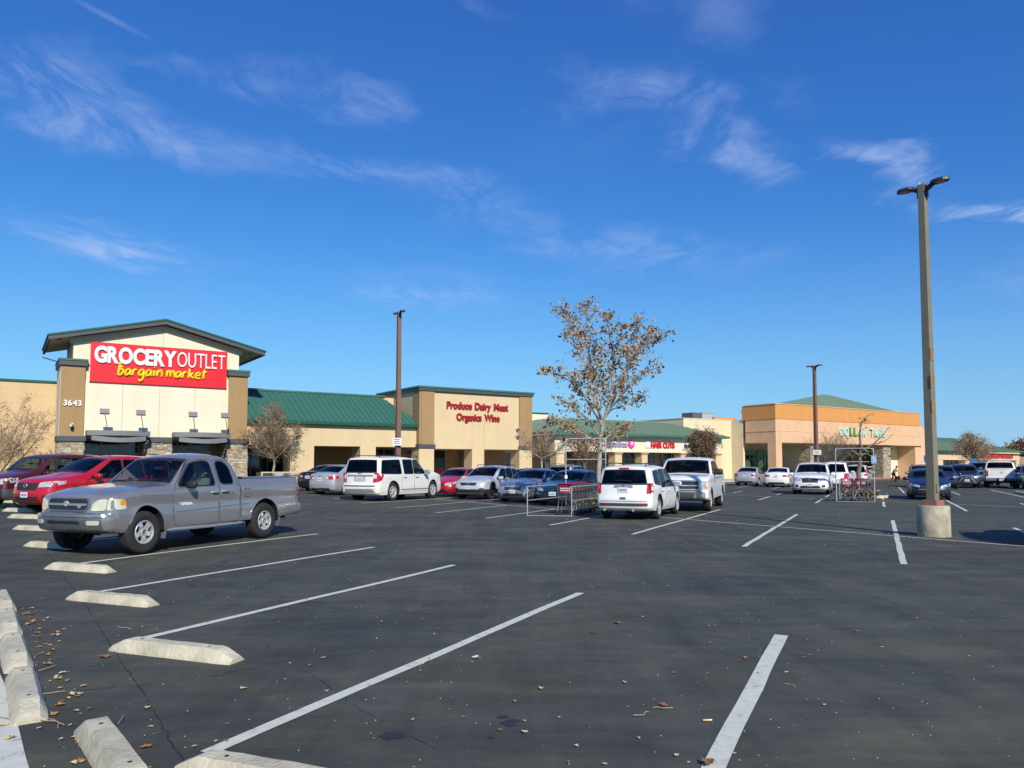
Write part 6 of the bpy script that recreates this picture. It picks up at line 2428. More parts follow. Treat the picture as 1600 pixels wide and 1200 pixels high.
ordw = ['nearest pale wheel stop cut off by the bottom edge of the picture', 'large pale wheel stop at the end of the second nearest painted line', 'third wheel stop from the bottom of the slanting row', 'fourth wheel stop from the bottom of the slanting row',
        'wheel stop touching the near front wheel of the silver grey pickup', 'wheel stop just beyond the bumper of the silver grey pickup', 'second wheel stop beyond the bumper of the silver grey pickup', 'wheel stop just in front of the bright red compact SUV',
        'wheel stop under the nose of the bright red compact SUV', 'blue tinted wheel stop at the far left beyond the red SUV']
STC = [(-1.16, 4.05), (-2.93, 6.80), (-4.82, 9.38), (-6.74, 12.12), (-8.92, 15.0), (-10.95, 17.85)]
for k in range(6, 10):
    STC.append((STC[-1][0]-1.98, STC[-1][1]+2.80))
for k, (x, y) in enumerate(STC):
    wheel_stop(x, y, math.atan2(-.37, .93)+R.uniform(-.03, .03), ordw[k], 'wheel stops at the heads of the left parking bays', SM[k % 3])
M_BLUEP = mat('blue_kerb_paint', (.03, .13, .50), .6, var=.2)
o_ = MB().obox((0, 0, .05), (.6, 0, 0), (0, .08, 0), (0, 0, .05)).obj('blue_kerb_block', M_BLUEP, None, (STC[8][0]-1.6, STC[8][1]+.7, hz_(STC[8][0]-1.6, STC[8][1])), -.38, bevel=.02)
tag(o_, 'short blue painted kerb block at the far left beyond the wheel stops', 'kerb block')
KB = [((-2.22, 4.40), 'large kerb block at the bottom left, set apart from the others'), ((-3.46, 5.58), 'kerb block with a chipped near end, nearest of the joined row at the left edge'),
      ((-4.32, 6.80), 'second kerb block of the joined row at the left edge'), ((-5.18, 8.02), 'third kerb block of the joined row, cut by the left edge'), ((-6.04, 9.24), 'fourth kerb block of the joined row at the left edge, hardly in view')]
for k, ((x, y), lb) in enumerate(KB):
    wheel_stop(x, y, math.atan2(.815, -.575)+(.05 if k == 0 else R.uniform(-.03, .03)), lb, 'kerb blocks along the left edge', SM[(k+1) % 3])

# ------------------------------------------------------------------ light poles
M_POLE = mat('olive_pole_paint', (.225, .20, .135), .55, var=.12, vscale=2, col2=(.185, .165, .11))
M_POLEB = mat('brown_pole_paint', (.20, .105, .075), .55, var=.1)
M_LAMP = mat('lamp_bronze', (.030, .026, .024), .5)
M_LENS = mat('lamp_lens', (.42, .38, .36), .3)
M_TERR = mat('terracotta_paint', (.33, .15, .11), .7, var=.2, vscale=6)
M_BASEC = mat('pole_base_concrete', (.44, .40, .29), .9, var=.42, vscale=3.2, bump=.6, bscale=22)


def head(parent, sgn, z, m):
    """LED shoebox head on a curved arm, along local y"""
    s_ = sgn
    arm = MB().tube(smooth_pts([(0, s_*.06, z-.14), (0, s_*.12, z-.11), (0, s_*.19, z-.07), (0, s_*.27, z-.02)], 4), [.055]*13, 6).box(-.06, .06, *sorted((s_*.05, s_*.11)), z-.30, z-.02)
    arm.obj('lamp_arm', M_LAMP, parent, smooth=50)
    mb = MB()
    out = [(-.06, .20), (-.13, .27), (-.155, .42), (-.13, .54), (-.03, .62), (.03, .62), (.13, .54), (.155, .42), (.13, .27), (.06, .20)]
    n = len(out)
    tilt = .0
    v = [(x, s_*y, z-.04+(y-.3)*tilt) for x, y in out]+[(x*.8, s_*(y*.94+.03), z+.03+(y-.3)*tilt) for x, y in out]
    mb.add(v, [tuple(range(n)), tuple(range(2*n-1, n-1, -1))]+[(i, i+n, (i+1) % n+n, (i+1) % n) for i in range(n)])
    h = mb.obj('lamp_head', M_LAMP, parent)
    MB().add([(-.10, s_*.33, z-.045), (.10, s_*.33, z-.045), (.10, s_*.53, z-.045), (-.10, s_*.53, z-.045)], [(0, 1, 2, 3)]).obj('lamp_lens', M_LENS, h, recalc=False)


def pole(x, y, H, w0, w1, m, label, base=True, rz=MA):
    r = empty('light_pole', (x, y, hz_(x, y)), rz, label, 'light pole', 'parking lot light poles')
    z0 = 0.
    if base:
        bm_ = MB().lathe([(.352, -.05), (.352, .10), (.345, .69), (.325, .715), (.0, .715)], 40)
        for i, v in enumerate(bm_.v):
            k = 1+noise.noise((v[0]*4, v[1]*4, v[2]*4))*.02
            bm_.v[i] = (v[0]*k, v[1]*k, v[2])
        bm_.obj('concrete_base', M_BASEC, r, smooth=40)
        MB().box(-.175, .175, -.175, .175, .716, .84).obj('base_cover', M_TERR, r, bevel=.008)
        z0 = .84
        MB().box(-.05, .05, -w0/2-.03, -w0/2-.001, 1.02, 1.22).obj('hand_hole_cover', m, r, bevel=.005)
    a, b = w0/2, w1/2
    MB().add([(-a, -a, z0), (a, -a, z0), (a, a, z0), (-a, a, z0), (-b, -b, H), (b, -b, H), (b, b, H), (-b, b, H)], [(0, 3, 2, 1), (4, 5, 6, 7), (0, 1, 5, 4), (1, 2, 6, 5), (2, 3, 7, 6), (3, 0, 4, 7)]).obj('pole_shaft', m, r, bevel=.008)
    head(r, 1, H-.02, m)
    head(r, -1, H-.02, m)
    return r


np_ = pole(9.83, 18.05, 8.36, .20, .155, M_POLE, 'tall olive light pole on a round concrete base, nearest of the light poles')
for z_, dx in ((4.25, .02), (3.6, -.02), (3.0, .0)):
    MB().box(-.103 + .5*dx, .04, -.1005+.0*z_, -.0955, z_-.14, z_+.16).obj('rust_stain', mat('rust_stain', (.33, .17, .04), .8, var=.4, vscale=14), np_)
MB().tube([(.0, .075, 8.33), (.02, .075, 8.42)], .02, 6).obj('photocell', M_WHITE, np_)


def pole_sign(parent, z, dx=0.):
    for a in (-1, 1):
        b = MB()
        b.use(M_WHITE)
        b.box(-.012, .0, -.24, .24, -.18, .18)
        b.use(M_DARK)
        b.box(-.0145, -.0121, -.06, .06, -.08, .06).box(-.0145, -.0121, -.17, -.12, -.10, .10)
        o_ = b.obj('pole_sign', None, parent, (a*.02-.11*(a < 0), 0, z))
        o_.rotation_euler = (0, 0, math.pi/2 if a < 0 else math.pi*.0+math.pi/2)
        o_.location = (a*.16, -.14, z)


p2 = pole(-6.37, 43.0, 10.22, .26, .20, M_POLEB, 'tall brown light pole rising behind the big white full-size SUV')
p3 = pole(20.55, 52.0, 8.42, .24, .17, M_POLEB, 'brown light pole in front of the dollar store behind the white SUV')


def small_sign(name, x, y, z, w, h, label, m, mark=None, rz=0., post=None, cat='sign', txt=None):
    r = empty(name, (x, y, z), rz, label, cat)
    MB().box(-w/2, w/2, -.02, 0, -h/2, h/2).obj('sign_panel', m, r, bevel=.004)
    if mark == 'wheelchair':
        mk = MB()
        k = h*.36
        mk.tube([(k*.55*math.cos(t)-.01, -.024, k*.55*math.sin(t)-k*.30) for t in [-2.6+i*.42 for i in range(11)]], k*.09, 5)
        mk.tube([(-k*.15, -.024, k*.55), (-k*.10, -.024, -k*.05), (k*.42, -.024, -k*.10), (k*.70, -.024, -k*.62)], k*.10, 5)
        mk.lathe([(k*.17, -.03), (k*.17, -.0205)], 10, 'y', (-k*.17, 0, k*.82))
        mk.obj('wheelchair_symbol', M_WHITE, r)
    elif mark == 'bars':
        mk = MB()
        for i in range(3):
            mk.box(-w*.35, w*.3, -.024, -.0201, h*(.28-.25*i)-h*.05, h*(.28-.25*i)+h*.03)
        mk.obj('sign_lettering', M_DARK, r)
    if post:
        MB().tube([(0, .02, -post), (0, .02, h/2)], .025, 8).obj('sign_post', mat('galvanised', (.32, .33, .34), .5, .6), r)
    return r


ld = lambda x, y: math.atan2(x, -y)
small_sign('pole_sign', -6.37-.02, 42.72, 1.65+(726.8-691)/FPX*43+.02, .50, .42, 'white notice sign strapped to the brown light pole behind the white SUV', M_WHITE, 'bars', rz=.1)
small_sign('pole_sign', 20.5, 51.72, 1.65+(726.8-707)/FPX*52, .50, .32, 'white notice sign on the brown light pole in front of the dollar store', M_WHITE, 'bars', rz=-.3)
M_BLUE = mat('sign_blue', (.02, .16, .50), .5)
small_sign('accessible_parking_sign', (1446-800)/FPX*66, 66, 1.65+(726.8-717)/FPX*66, .34, .62, 'blue wheelchair parking sign on a post just left of the near light pole', M_BLUE, 'wheelchair', -.5, 2.1)
small_sign('accessible_parking_sign', (1520.5-800)/FPX*70, 70, 1.65+(726.8-722)/FPX*70, .42, .62, 'blue sign above the dark blue SUV with the hourglass grille', M_BLUE, None, -.4, 1.8)

# ------------------------------------------------------------------ shopping carts and corrals
M_WIRE = mat('cart_wire', (.34, .35, .36), .35, .8)
M_GALV = mat('galvanised_tube', (.42, .43, .43), .5, .3)
M_CRED = mat('cart_red_plastic', (.34, .012, .022), .5)
ctp = {}


def cart_parts():
    b = MB()
    # basket: front at +x, handle at -x
    def q(u, v, side):      # u 0..1 along, v 0..1 up
        x = -.38+.80*u
        z = .50+(.50)*v+(.06*u)*(1-v)*.0+.10*(u)*(1-v)
        y = side*(.27-.05*u-.03*(1-v))
        return (x, y, z)
    for sd_ in (-1, 1):
        for v in (0, .25, .5, .75, 1):
            b.tube([q(0, v, sd_), q(1, v, sd_)], .006 if v < 1 else .011, 4, False)
        for i in range(12):
            u = i/11
            b.tube([q(u, 0, sd_), q(u, 1, sd_)], .0045, 3, False)
    for u in (0, 1):
        for v in (0, .33, .66, 1):
            b.tube([q(u, v, -1), q(u, v, 1)], .006, 4, False)
        for i in range(5):
            f = -1+2*i/4
            a_, c_ = q(u, 0, 1), q(u, 1, 1)
            b.tube([(a_[0], a_[1]*f, a_[2]), (c_[0], c_[1]*f, c_[2])], .0045, 3, False)
    for i in range(7):
        f = -1+2*i/6
        a_, c_ = q(0, 0, 1), q(1, 0, 1)
        b.tube([(a_[0], a_[1]*f, a_[2]), (c_[0], c_[1]*f, c_[2])], .0045, 3, False)
    basket = b.mesh('basket', M_WIRE, 60)
    f = MB()
    for sd_ in (-1, 1):
        f.tube([(-.46, sd_*.25, 1.02), (-.40, sd_*.26, .60), (-.34, sd_*.25, .46), (-.42, sd_*.27, .14)], .013, 6)
        f.tube([(-.42, sd_*.27, .16), (.38, sd_*.17, .17)], .013, 6)
        f.tube([(.38, sd_*.17, .17), (.30, sd_*.20, .52)], .012, 6)
    f.tube([(.38, -.17, .17), (.38, .17, .17)], .012, 6)
    for x in (-.2, 0, .2):
        f.tube([(x, -.23, .165), (x, .23, .165)], .006, 4)
    frame = f.mesh('frame', M_WIRE, 60)
    h = MB().tube([(-.46, -.26, 1.03), (-.46, .26, 1.03)], .019, 8).box(-.44, -.36, -.24, .24, .985, 1.015).mesh('handle', M_CRED, 60)
    fl = MB()
    fl.use(M_CRED)
    fl.box(-.395, -.385, -.21, .21, .74, .95)
    fl.use(M_WHITE)
    for z in (.86, .79):
        for i in range(6):
            fl.box(-.399, -.3955, -.17+i*.06, -.13+i*.06, z, z+.04)
    flap = fl.mesh('child_seat_flap', None)
    w = MB().lathe([(.0, -.014), (.06, -.014), (.062, 0), (.06, .014), (.0, .014)], 14, 'y').mesh('wheel', M_BLKP, 40)
    fk = MB().box(-.02, .02, -.024, -.018, .0, .09).box(-.02, .02, .018, .024, .0, .09).mesh('caster_fork', M_WIRE)
    return basket, frame, h, flap, w, fk


CP = cart_parts()

CPH = CP[2].copy()
CPH.materials[0] = M_WIRE


def cart(x, y, rz, label, grp, plain=False):
    r = empty('shopping_cart', (x, y, hz_(x, y)), rz, label, 'shopping cart', grp)
    link('basket', CP[0], r)
    link('frame', CP[1], r)
    if not plain:
        link('child_seat_flap', CP[3], r)
    h_ = link('handle', CP[2] if not plain else CPH, r)
    for a, b in ((-.42, .27), (-.42, -.27), (.36, .17), (.36, -.17)):
        w = link('wheel', CP[4], r, (a, b, .062), R.uniform(-.6, .6))
        link('caster_fork', CP[5], w, (0, 0, 0))
    return r


def rail(parent, a, b, h=.95, mid=.55):
    a, b = Vector(a), Vector(b)
    d_ = (b-a).normalized()*.14
    MB().tube(smooth_pts([(a.x, a.y, 0), (a.x, a.y, h-.14), (a.x+d_.x*.3, a.y+d_.y*.3, h-.04), (a.x+d_.x, a.y+d_.y, h), (b.x-d_.x, b.y-d_.y, h), (b.x-d_.x*.3, b.y-d_.y*.3, h-.04), (b.x, b.y, h-.14), (b.x, b.y, 0)], 4), .019, 8).obj('side_rail', M_GALV, parent, smooth=60)
    MB().tube([(a.x, a.y, mid), (b.x, b.y, mid)], .016, 8).obj('mid_rail', M_GALV, parent, smooth=60)


def frame_hoop(parent, a, b, h, bar):
    a, b = Vector(a), Vector(b)
    d_ = (b-a).normalized()*.20
    MB().tube(smooth_pts([(a.x, a.y, 0), (a.x, a.y, h-.2), (a.x+d_.x*.3, a.y+d_.y*.3, h-.05), (a.x+d_.x, a.y+d_.y, h), (b.x-d_.x, b.y-d_.y, h), (b.x-d_.x*.3, b.y-d_.y*.3, h-.05), (b.x, b.y, h-.2), (b.x, b.y, 0)], 4), .022, 8).obj('tall_frame', M_GALV, parent, smooth=60)
    MB().tube([(a.x, a.y, bar), (b.x, b.y, bar)], .018, 8).obj('cross_bar', M_GALV, parent, smooth=60)


u_ = Vector((.43, .905))
c1 = empty('cart_corral', (.50, 25.24, 0), 0, 'galvanised cart corral with a tall hoop beside the white SUV with the roof rack', 'cart corral')
A_, B_ = Vector((0, 0)), Vector((1.42, -.32))
rail(c1, A_, A_+u_*3.4, .95, .50)
rail(c1, B_, B_+u_*3.4, .95, .50)
frame_hoop(c1, A_+u_*3.45, B_+u_*3.45, 2.62, 1.86)
MB().tube([(A_.x, A_.y, .012), (B_.x, B_.y, .012)], .012, 6).obj('floor_bar', M_GALV, c1)
pz = A_+u_*3.45
MB().box(pz.x-.05, pz.x+.05, pz.y-.08, pz.y-.02, 1.15, 1.28).obj('clamp', M_WHITE, c1, bevel=.01)
CL = ['front shopping cart of the nested line in the near corral, its red flap showing', 'second shopping cart of the nested line in the near corral', 'third shopping cart of the nested line in the near corral',
      'fourth shopping cart of the nested line in the near corral', 'fifth shopping cart of the nested line in the near corral', 'last shopping cart of the nested line, nearest the tree']
for k in range(6):
    t = 1.25+k*.34
    p = Vector((.50, 25.24))+u_*t+Vector((.905, -.43))*.98
    cart(p.x, p.y, math.atan2(u_.y, u_.x)+R.uniform(-.04, .04), CL[k], 'shopping carts in the near corral')
# far corral
c2 = empty('cart_corral', (14.72, 35.05, 0), 0, 'far galvanised cart corral with a blue sign, in front of the pollarded tree', 'cart corral')
A_, B_ = Vector((0, 0)), Vector((1.42, -.66))
frame_hoop(c2, A_, B_, 2.40, 1.80)
rail(c2, A_+u_*.15, A_+u_*3.2, .95, .5)
rail(c2, B_+u_*.15, B_+u_*3.2, .95, .5)
MB().tube([(A_.x, A_.y, .012), (B_.x, B_.y, .012)], .012, 6).obj('floor_bar', M_GALV, c2)
small_sign('corral_sign', 14.72+1.40, 35.05-.72, 1.90, .22, .36, 'small pale blue sign clamped to the right post of the far cart corral', mat('pale_blue_sign', (.22, .38, .55), .5), 'wheelchair', -.3)
CL2 = [('left front shopping cart inside the far corral', .42, .75, .04), ('left rear shopping cart nested behind another in the far corral', .42, 1.08, 0.02), ('right front shopping cart inside the far corral', 1.05, .95, -.05), ('right rear shopping cart nested behind another in the far corral', 1.05, 1.30, -.04)]
for lb, sdw, t, dr in CL2:
    p = Vector((14.72, 35.05))+u_*t+Vector((.905, -.42))*sdw
    cart(p.x, p.y, math.atan2(u_.y, u_.x)+dr, lb, 'shopping carts in the far corral')

# ------------------------------------------------------------------ trees
M_BARKW = mat('pale_bark', (.40, .36, .30), .85, var=.35, vscale=5, bump=.3, bscale=12, col2=(.24, .21, .17))
M_BARKT = mat('tan_bark', (.40, .30, .20), .85, var=.3, vscale=6)
M_BARKG = mat('grey_brown_bark', (.20, .155, .11), .9, var=.3, vscale=6)
LEAFC = {'rust': (.32, .13, .05), 'brown': (.24, .135, .075), 'tan': (.42, .28, .15), 'olive': (.17, .17, .04), 'green': (.13, .17, .045), 'gold': (.42, .25, .04), 'plum': (.15, .065, .055), 'pod': (.17, .115, .065), 'lime': (.22, .25, .04), 'grey': (.17, .14, .10)}
LM = {}
for k_, c in LEAFC.items():
    m = mat('leaf_'+k_, c, .7, var=.2, vscale=20)
    LM[k_] = m


def px3(u, v, Y):
    """point at distance Y seen at photo pixel (u, v)"""
    x = (u-800)/FPX
    y = -(v-CYPX)/FPX
    r = Vector((x, math.cos(PITCH)-y*math.sin(PITCH), math.sin(PITCH)+y*math.cos(PITCH)))
    return Vector((0, 0, EYE))+r*(Y/r.y)


def leaf(mb, p, size, m, rr):
    mb.use(m)
    a = Vector((rr.gauss(0, 1), rr.gauss(0, 1), rr.gauss(0, 1))).normalized()
    b = a.orthogonal().normalized()
    b = (Matrix.Rotation(rr.uniform(0, 6.28), 3, a) @ b)
    c = a.cross(b)
    s_ = size*rr.uniform(.6, 1.25)
    mb.add([p-b*s_*.5, p+c*s_*.36+a*s_*.12, p+b*s_*.5, p-c*s_*.36+a*s_*.12], [(0, 1, 2), (0, 2, 3)])


def twig_run(tw, lf, p, d, L, r, depth, rr, o):
    """a curved twig with side twigs; leaves at the tips"""
    k = 4 if depth > 0 else 3
    pts = [p.copy()]
    dd = d.normalized()
    for i in range(k):
        dd = (dd+Vector((rr.gauss(0, .16), rr.gauss(0, .16), rr.gauss(o.get('lift', .04), .12)))).normalized()
        pts.append(pts[-1]+dd*(L/k))
    rs = [r*(1-.75*i/k) for i in range(k+1)]
    tw.tube(pts, rs, 4 if r > .012 else 3, False)
    if depth > 0:
        n = o.get('kids', 4)
        for i in range(n):
            t = (i+.5+rr.uniform(-.3, .3))/n
            t = .2+.8*t
            j = min(int(t*k), k-1)
            q = pts[j]+(pts[j+1]-pts[j])*(t*k-j)
            ax = Vector((rr.gauss(0, 1), rr.gauss(0, 1), rr.gauss(.1, .8))).normalized()
            nd = (dd*o.get('fwd', 1.0)+ax*o.get('spread', .85)).normalized()
            twig_run(tw, lf, q, nd, L*rr.uniform(.45, .75), r*.55, depth-1, rr, o)
    if depth <= o.get('leafdepth', 0):
        for i in range(o.get('leaves', 0)):
            if rr.random() < o.get('lprob', 1):
                q = pts[rr.randrange(1, k+1)]+Vector((rr.gauss(0, 1), rr.gauss(0, 1), rr.gauss(0, 1)))*o.get('lscat', .04)
                leaf(lf, q, o.get('lsize', .1), LM[rr.choice(o['cols'])], rr)


def tree_obj(name, label, base, limbs, o, seed, group='trees around the parking lot', bark=M_BARKT):
    """limbs: list of (points, radius0, radius1); the first is the trunk"""
    rr = random.Random(seed)
    r = empty(name, base, 0, label, 'tree', group)
    tw, lf = MB(), MB()
    for k, (pts, r0, r1) in enumerate(limbs):
        pts = smooth_pts([tuple(Vector(p)-Vector(base)) for p in pts], 4)
        n = len(pts)
        rs = [r0+(r1-r0)*i/(n-1) for i in range(n)]
        for i in range(1, n):
            q = Vector(pts[i])
            q += Vector((rr.gauss(0, 1), rr.gauss(0, 1), rr.gauss(0, .5)))*o.get('wobble', .02)
            pts[i] = tuple(q)
        MB().tube(pts, rs, 8 if k == 0 else 6).obj('trunk' if k == 0 else 'limb', bark, r, smooth=60)
        L = sum((Vector(pts[i+1])-Vector(pts[i])).length for i in range(n-1))
        if k == 0:
            continue
        m_ = max(3, int(L*o.get('per_m', 5)))
        for i in range(m_):
            t = o.get('from', .15)+(1-o.get('from', .15))*(i+rr.random())/m_
            j = min(int(t*(n-1)), n-2)
            q = Vector(pts[j])+(Vector(pts[j+1])-Vector(pts[j]))*(t*(n-1)-j)
            d = (Vector(pts[j+1])-Vector(pts[j])).normalized()
            ax = Vector((rr.gauss(0, 1), rr.gauss(0, 1), rr.gauss(.15, .6))).normalized()
            twig_run(tw, lf, q, d*.7+ax*.9, o.get('tlen', .7)*rr.uniform(.5, 1.2)*(1.15-.5*t), o.get('trad', .012), o.get('depth', 1), rr, o)
    t_ = tw.obj('twigs', bark if not o.get('twigm') else o['twigm'], r, recalc=False)
    t_['kind'] = 'stuff'
    if lf.f:
        l_ = lf.obj('foliage', None, r, recalc=False)
        l_['kind'] = 'stuff'
    return r


# the tall autumn tree
Yt = 29.6
def tp(u, v, dy=0.):
    return px3(u, v, Yt+dy)
base = Vector((tp(937, 790).x, Yt, 0))
LIMBS = [
    ([base, tp(936, 745), tp(938, 700), tp(940, 662)], .105, .075),
    ([tp(940, 665), tp(931, 600, .2), tp(921, 555, .5), tp(905, 520, .6), tp(893, 500, .6), tp(880, 486, .7)], .07, .012),
    ([tp(941, 662), tp(955, 610, -.3), tp(958, 570, -.5), tp(953, 525, -.7), tp(947, 497, -.8)], .055, .010),
    ([tp(943, 655), tp(962, 620, .3), tp(978, 580, .8), tp(985, 540, 1.0), tp(997, 503, 1.2)], .055, .010),
    ([tp(945, 650), tp(975, 612, -.5), tp(1000, 588, -.8), tp(1028, 573, -1.0)], .045, .009),
    ([tp(958, 615), tp(985, 566, -.3), tp(1010, 536, -.5), tp(1036, 528, -.6)], .040, .009),
    ([tp(938, 662), tp(915, 622, -.6), tp(895, 600, -.9), tp(870, 585, -1.1), tp(851, 580, -1.2)], .045, .008),
    ([tp(936, 680), tp(915, 652, .6), tp(895, 637, .9), tp(882, 625, 1.0)], .035, .007),
    ([tp(934, 692), tp(905, 674, -.5), tp(880, 668, -.8), tp(858, 662, -.9)], .035, .007),
    ([tp(940, 690), tp(960, 676, .5), tp(978, 668, .8)], .03, .006),
    ([tp(931, 600, .2), tp(908, 560, -.2), tp(897, 536, -.5), tp(891, 520, -.6)], .03, .007),
    ([tp(948, 643), tp(980, 632, .4), tp(1004, 622, .6)], .03, .007),
    ([tp(921, 555, .5), tp(922, 520, .9), tp(921, 490, 1.1), tp(918, 478, 1.1)], .025, .007),
    ([tp(978, 580, .8), tp(1003, 552, 1.2), tp(1018, 515, 1.4)], .025, .007),
    ([tp(957, 580, -.5), tp(972, 545, -1.1), tp(970, 510, -1.4)], .025, .007),
    ([tp(938, 640), tp(944, 590, 1.3), tp(938, 545, 1.7)], .03, .007),
    ([tp(939, 655), tp(925, 618, -1.3), tp(915, 585, -1.8)], .03, .007),
    ([tp(935, 700), tp(915, 690, .4), tp(888, 690, .5)], .025, .006),
    ([tp(938, 698), tp(955, 690, -.4), tp(968, 682, -.5)], .022, .006),
]
tree_obj('sycamore_tree', 'tall autumn tree with a pale trunk and sparse russet leaves behind the near cart corral', base, LIMBS,
         dict(per_m=11.5, tlen=.60, trad=.010, depth=1, kids=3, leaves=3, leafdepth=1, lprob=.62, lsize=.135, lscat=.06, spread=.8, cols=['rust', 'rust', 'gold', 'tan', 'gold', 'brown', 'plum', 'olive', 'rust', 'tan', 'tan', 'green', 'olive', 'brown']), 5, bark=M_BARKW, group=None)


def vase(name, label, u, Y, trunk_v, top_v, half_w, o, seed, nl=9, base_z=0., bark=M_BARKT, trunk_r=.09, du=0, group='small trees in front of the shops', lean=0):
    """multi-limbed vase shaped street tree; fork at row trunk_v, top at row top_v, crown half width in px"""
    rr = random.Random(seed)
    X = (u-800)/FPX*Y
    base = Vector((X, Y, base_z))
    fz = px3(u, trunk_v, Y).z
    tz = px3(u, top_v, Y).z
    hw = half_w/FPX*Y
    f = Vector((X+lean, Y, fz))
    limbs = [([base, base*.4+f*.6+Vector((.03, 0, 0)), f], trunk_r, trunk_r*.8)]
    for i in range(nl):
        a = 2*math.pi*i/nl+rr.uniform(-.3, .3)
        sp_ = (rr.uniform(.55, 1.0) if i % 2 == 0 else rr.uniform(.15, .6))
        end = Vector((f.x+math.cos(a)*hw*sp_+du/FPX*Y, f.y+math.sin(a)*hw*sp_, fz+(tz-fz)*(1.0-.55*sp_**2)*rr.uniform(.82, 1.0)))
        mid = f*.55+end*.45+Vector((math.cos(a)*hw*.12*sp_, math.sin(a)*hw*.12*sp_, -(tz-fz)*.03))
        limbs.append(([f, mid, end], trunk_r*.55, .010))
    return tree_obj(name, label, base, limbs, o, seed, group, bark)


OB = dict(per_m=9, tlen=.75, trad=.011, depth=2, kids=4, spread=.75, leaves=2, leafdepth=0, lprob=.40, lsize=.09, lscat=.05, cols=['pod', 'pod', 'grey', 'brown'])
vase('street_tree', 'bare spreading tree at the far left in front of the grocery side wall', -14, 46.5, 724, 613, 102, dict(OB, tlen=1.0, per_m=8, lprob=.14), 11, 11, SW, bark=M_BARKT)
vase('street_tree', 'small twiggy brown tree with a pale trunk in front of the grocery railing', 428, 53.0, 718, 631, 44, dict(OB, per_m=12, lprob=.55, tlen=.8), 12, 12, SW, bark=M_BARKT)
vase('street_tree', 'bare tan tree at the right end of the produce wall', 846, 57.5, 716, 668, 46, dict(OB, lprob=.25, tlen=.85), 13, 9, SW, bark=M_BARKT)
vase('street_tree', 'low russet tree in front of the nail shop behind the tall autumn tree', 912, 60, 722, 683, 40, dict(OB, lprob=.7, tlen=.8, cols=['rust', 'brown', 'pod', 'tan']), 14, 9, SW, bark=M_BARKG)
vase('street_tree', 'round dense olive brown tree in front of the right end of the shops', 1098, 66, 722, 678, 24, dict(OB, per_m=13, leaves=3, lprob=.75, lsize=.13, lscat=.12, cols=['brown', 'olive', 'pod', 'plum', 'brown'], tlen=.85), 15, 12, SW, bark=M_BARKG)
vase('street_tree', 'bare grey branching tree in front of the dollar store entrance', 1300, 72, 728, 681, 42, dict(OB, lprob=.04, tlen=1.3, spread=.6), 16, 10, SW, bark=M_BARKG)
vase('street_tree', 'broad thin leaved tree in front of the far market building', 1519, 84, 722, 683, 25, dict(OB, per_m=8, leaves=3, lprob=.45, lsize=.13, lscat=.12, cols=['grey', 'tan', 'pod', 'tan'], tlen=1.15, trad=.018), 17, 11, SW, bark=M_BARKT)
vase('street_tree', 'brownish tree beyond the far market building at the right edge', 1597, 135, 728, 702, 17, dict(OB, per_m=5, leaves=6, lprob=.9, lsize=.45, lscat=.4, cols=['brown', 'olive', 'rust', 'pod'], tlen=2.2, trad=.03), 18, 8, 0, bark=M_BARKG, group='distant trees')
vase('street_tree', 'dark green tree top showing above the far market roof', 1516, 112, 700, 682, 5, dict(OB, per_m=5, leaves=4, lprob=.7, lsize=.25, lscat=.2, cols=['green', 'olive'], tlen=.8, trad=.03), 19, 8, 0, bark=M_BARKG, group='distant trees')
# pollarded tree with few thin shoots
Yp = 41.
q_ = lambda u, v, dy=0: px3(u, v, Yp+dy)
pb = Vector((q_(1340, 775).x, Yp, 0))
PL = [([pb, q_(1341, 745), q_(1343, 720)], .13, .115),
      ([q_(1343, 720), q_(1346, 705), q_(1344, 690), q_(1345, 668), q_(1350, 655, .2), q_(1365, 645, .3)], .085, .012),
      ([q_(1345, 668), q_(1344, 660), q_(1349, 656)], .03, .008),
      ([q_(1344, 712), q_(1334, 706, -.3), q_(1325, 697, -.5), q_(1318, 690, -.6)], .06, .012),
      ([q_(1346, 705), q_(1362, 695, .3), q_(1378, 682, .5), q_(1388, 668, .6)], .055, .01),
      ([q_(1362, 695, .3), q_(1380, 690, .2), q_(1396, 676, .1)], .03, .008),
      ([q_(1345, 700), q_(1360, 706, -.4), q_(1377, 703, -.6), q_(1392, 712, -.7)], .04, .008),
      ([q_(1343, 716), q_(1352, 708, .5), q_(1366, 714, .8), q_(1380, 712, 1.)], .04, .008),
      ([q_(1342, 712), q_(1333, 715, .4), q_(1322, 706, .6)], .04, .008)]
tree_obj('pollarded_tree', 'pollarded tree with a thick trunk and few thin shoots behind the far cart corral', pb, PL, dict(per_m=2.6, tlen=.5, trad=.009, depth=1, kids=2, leaves=1, lprob=.5, lsize=.17, lscat=.05, cols=['olive', 'brown', 'pod', 'lime']), 31, bark=M_BARKG, group=None)


# ------------------------------------------------------------------ planted islands
def capsule(c, d, L, w, n=8):
    c, d = Vector(c), Vector(d).normalized()
    s_ = Vector((-d.y, d.x))
    out = []
    for e_, a0 in ((1, -math.pi/2), (-1, math.pi/2)):
        for i in range(n+1):
            a = a0+math.pi*i/n
            p = c+d*(e_*(L/2-w/2))+(d*math.cos(a)+s_*math.sin(a))*(w/2)
            out.append((p.x, p.y))
    return out


def island(c, d, L, w, m, nm, lb):
    o_ = slab('kerb_island', capsule(c, d, L, w), -.02, .13, m)
    soil = MB().prism(capsule(c, d, L-.3, w-.3), .10, .136, 'z').obj('soil', mat('dry_soil', (.13, .095, .06), .95, var=.4, vscale=6, bump=.6), o_)
    return o_


island((3.62, 30.4), LD, 2.9, 1.9, M_CONC, '', '')
island((18.7, 40.9), LD, 4.6, 2.3, M_CREAMK, '', '')
island((30.0, 43.6), LD, 5.5, 2.3, M_CREAMK, '', '')


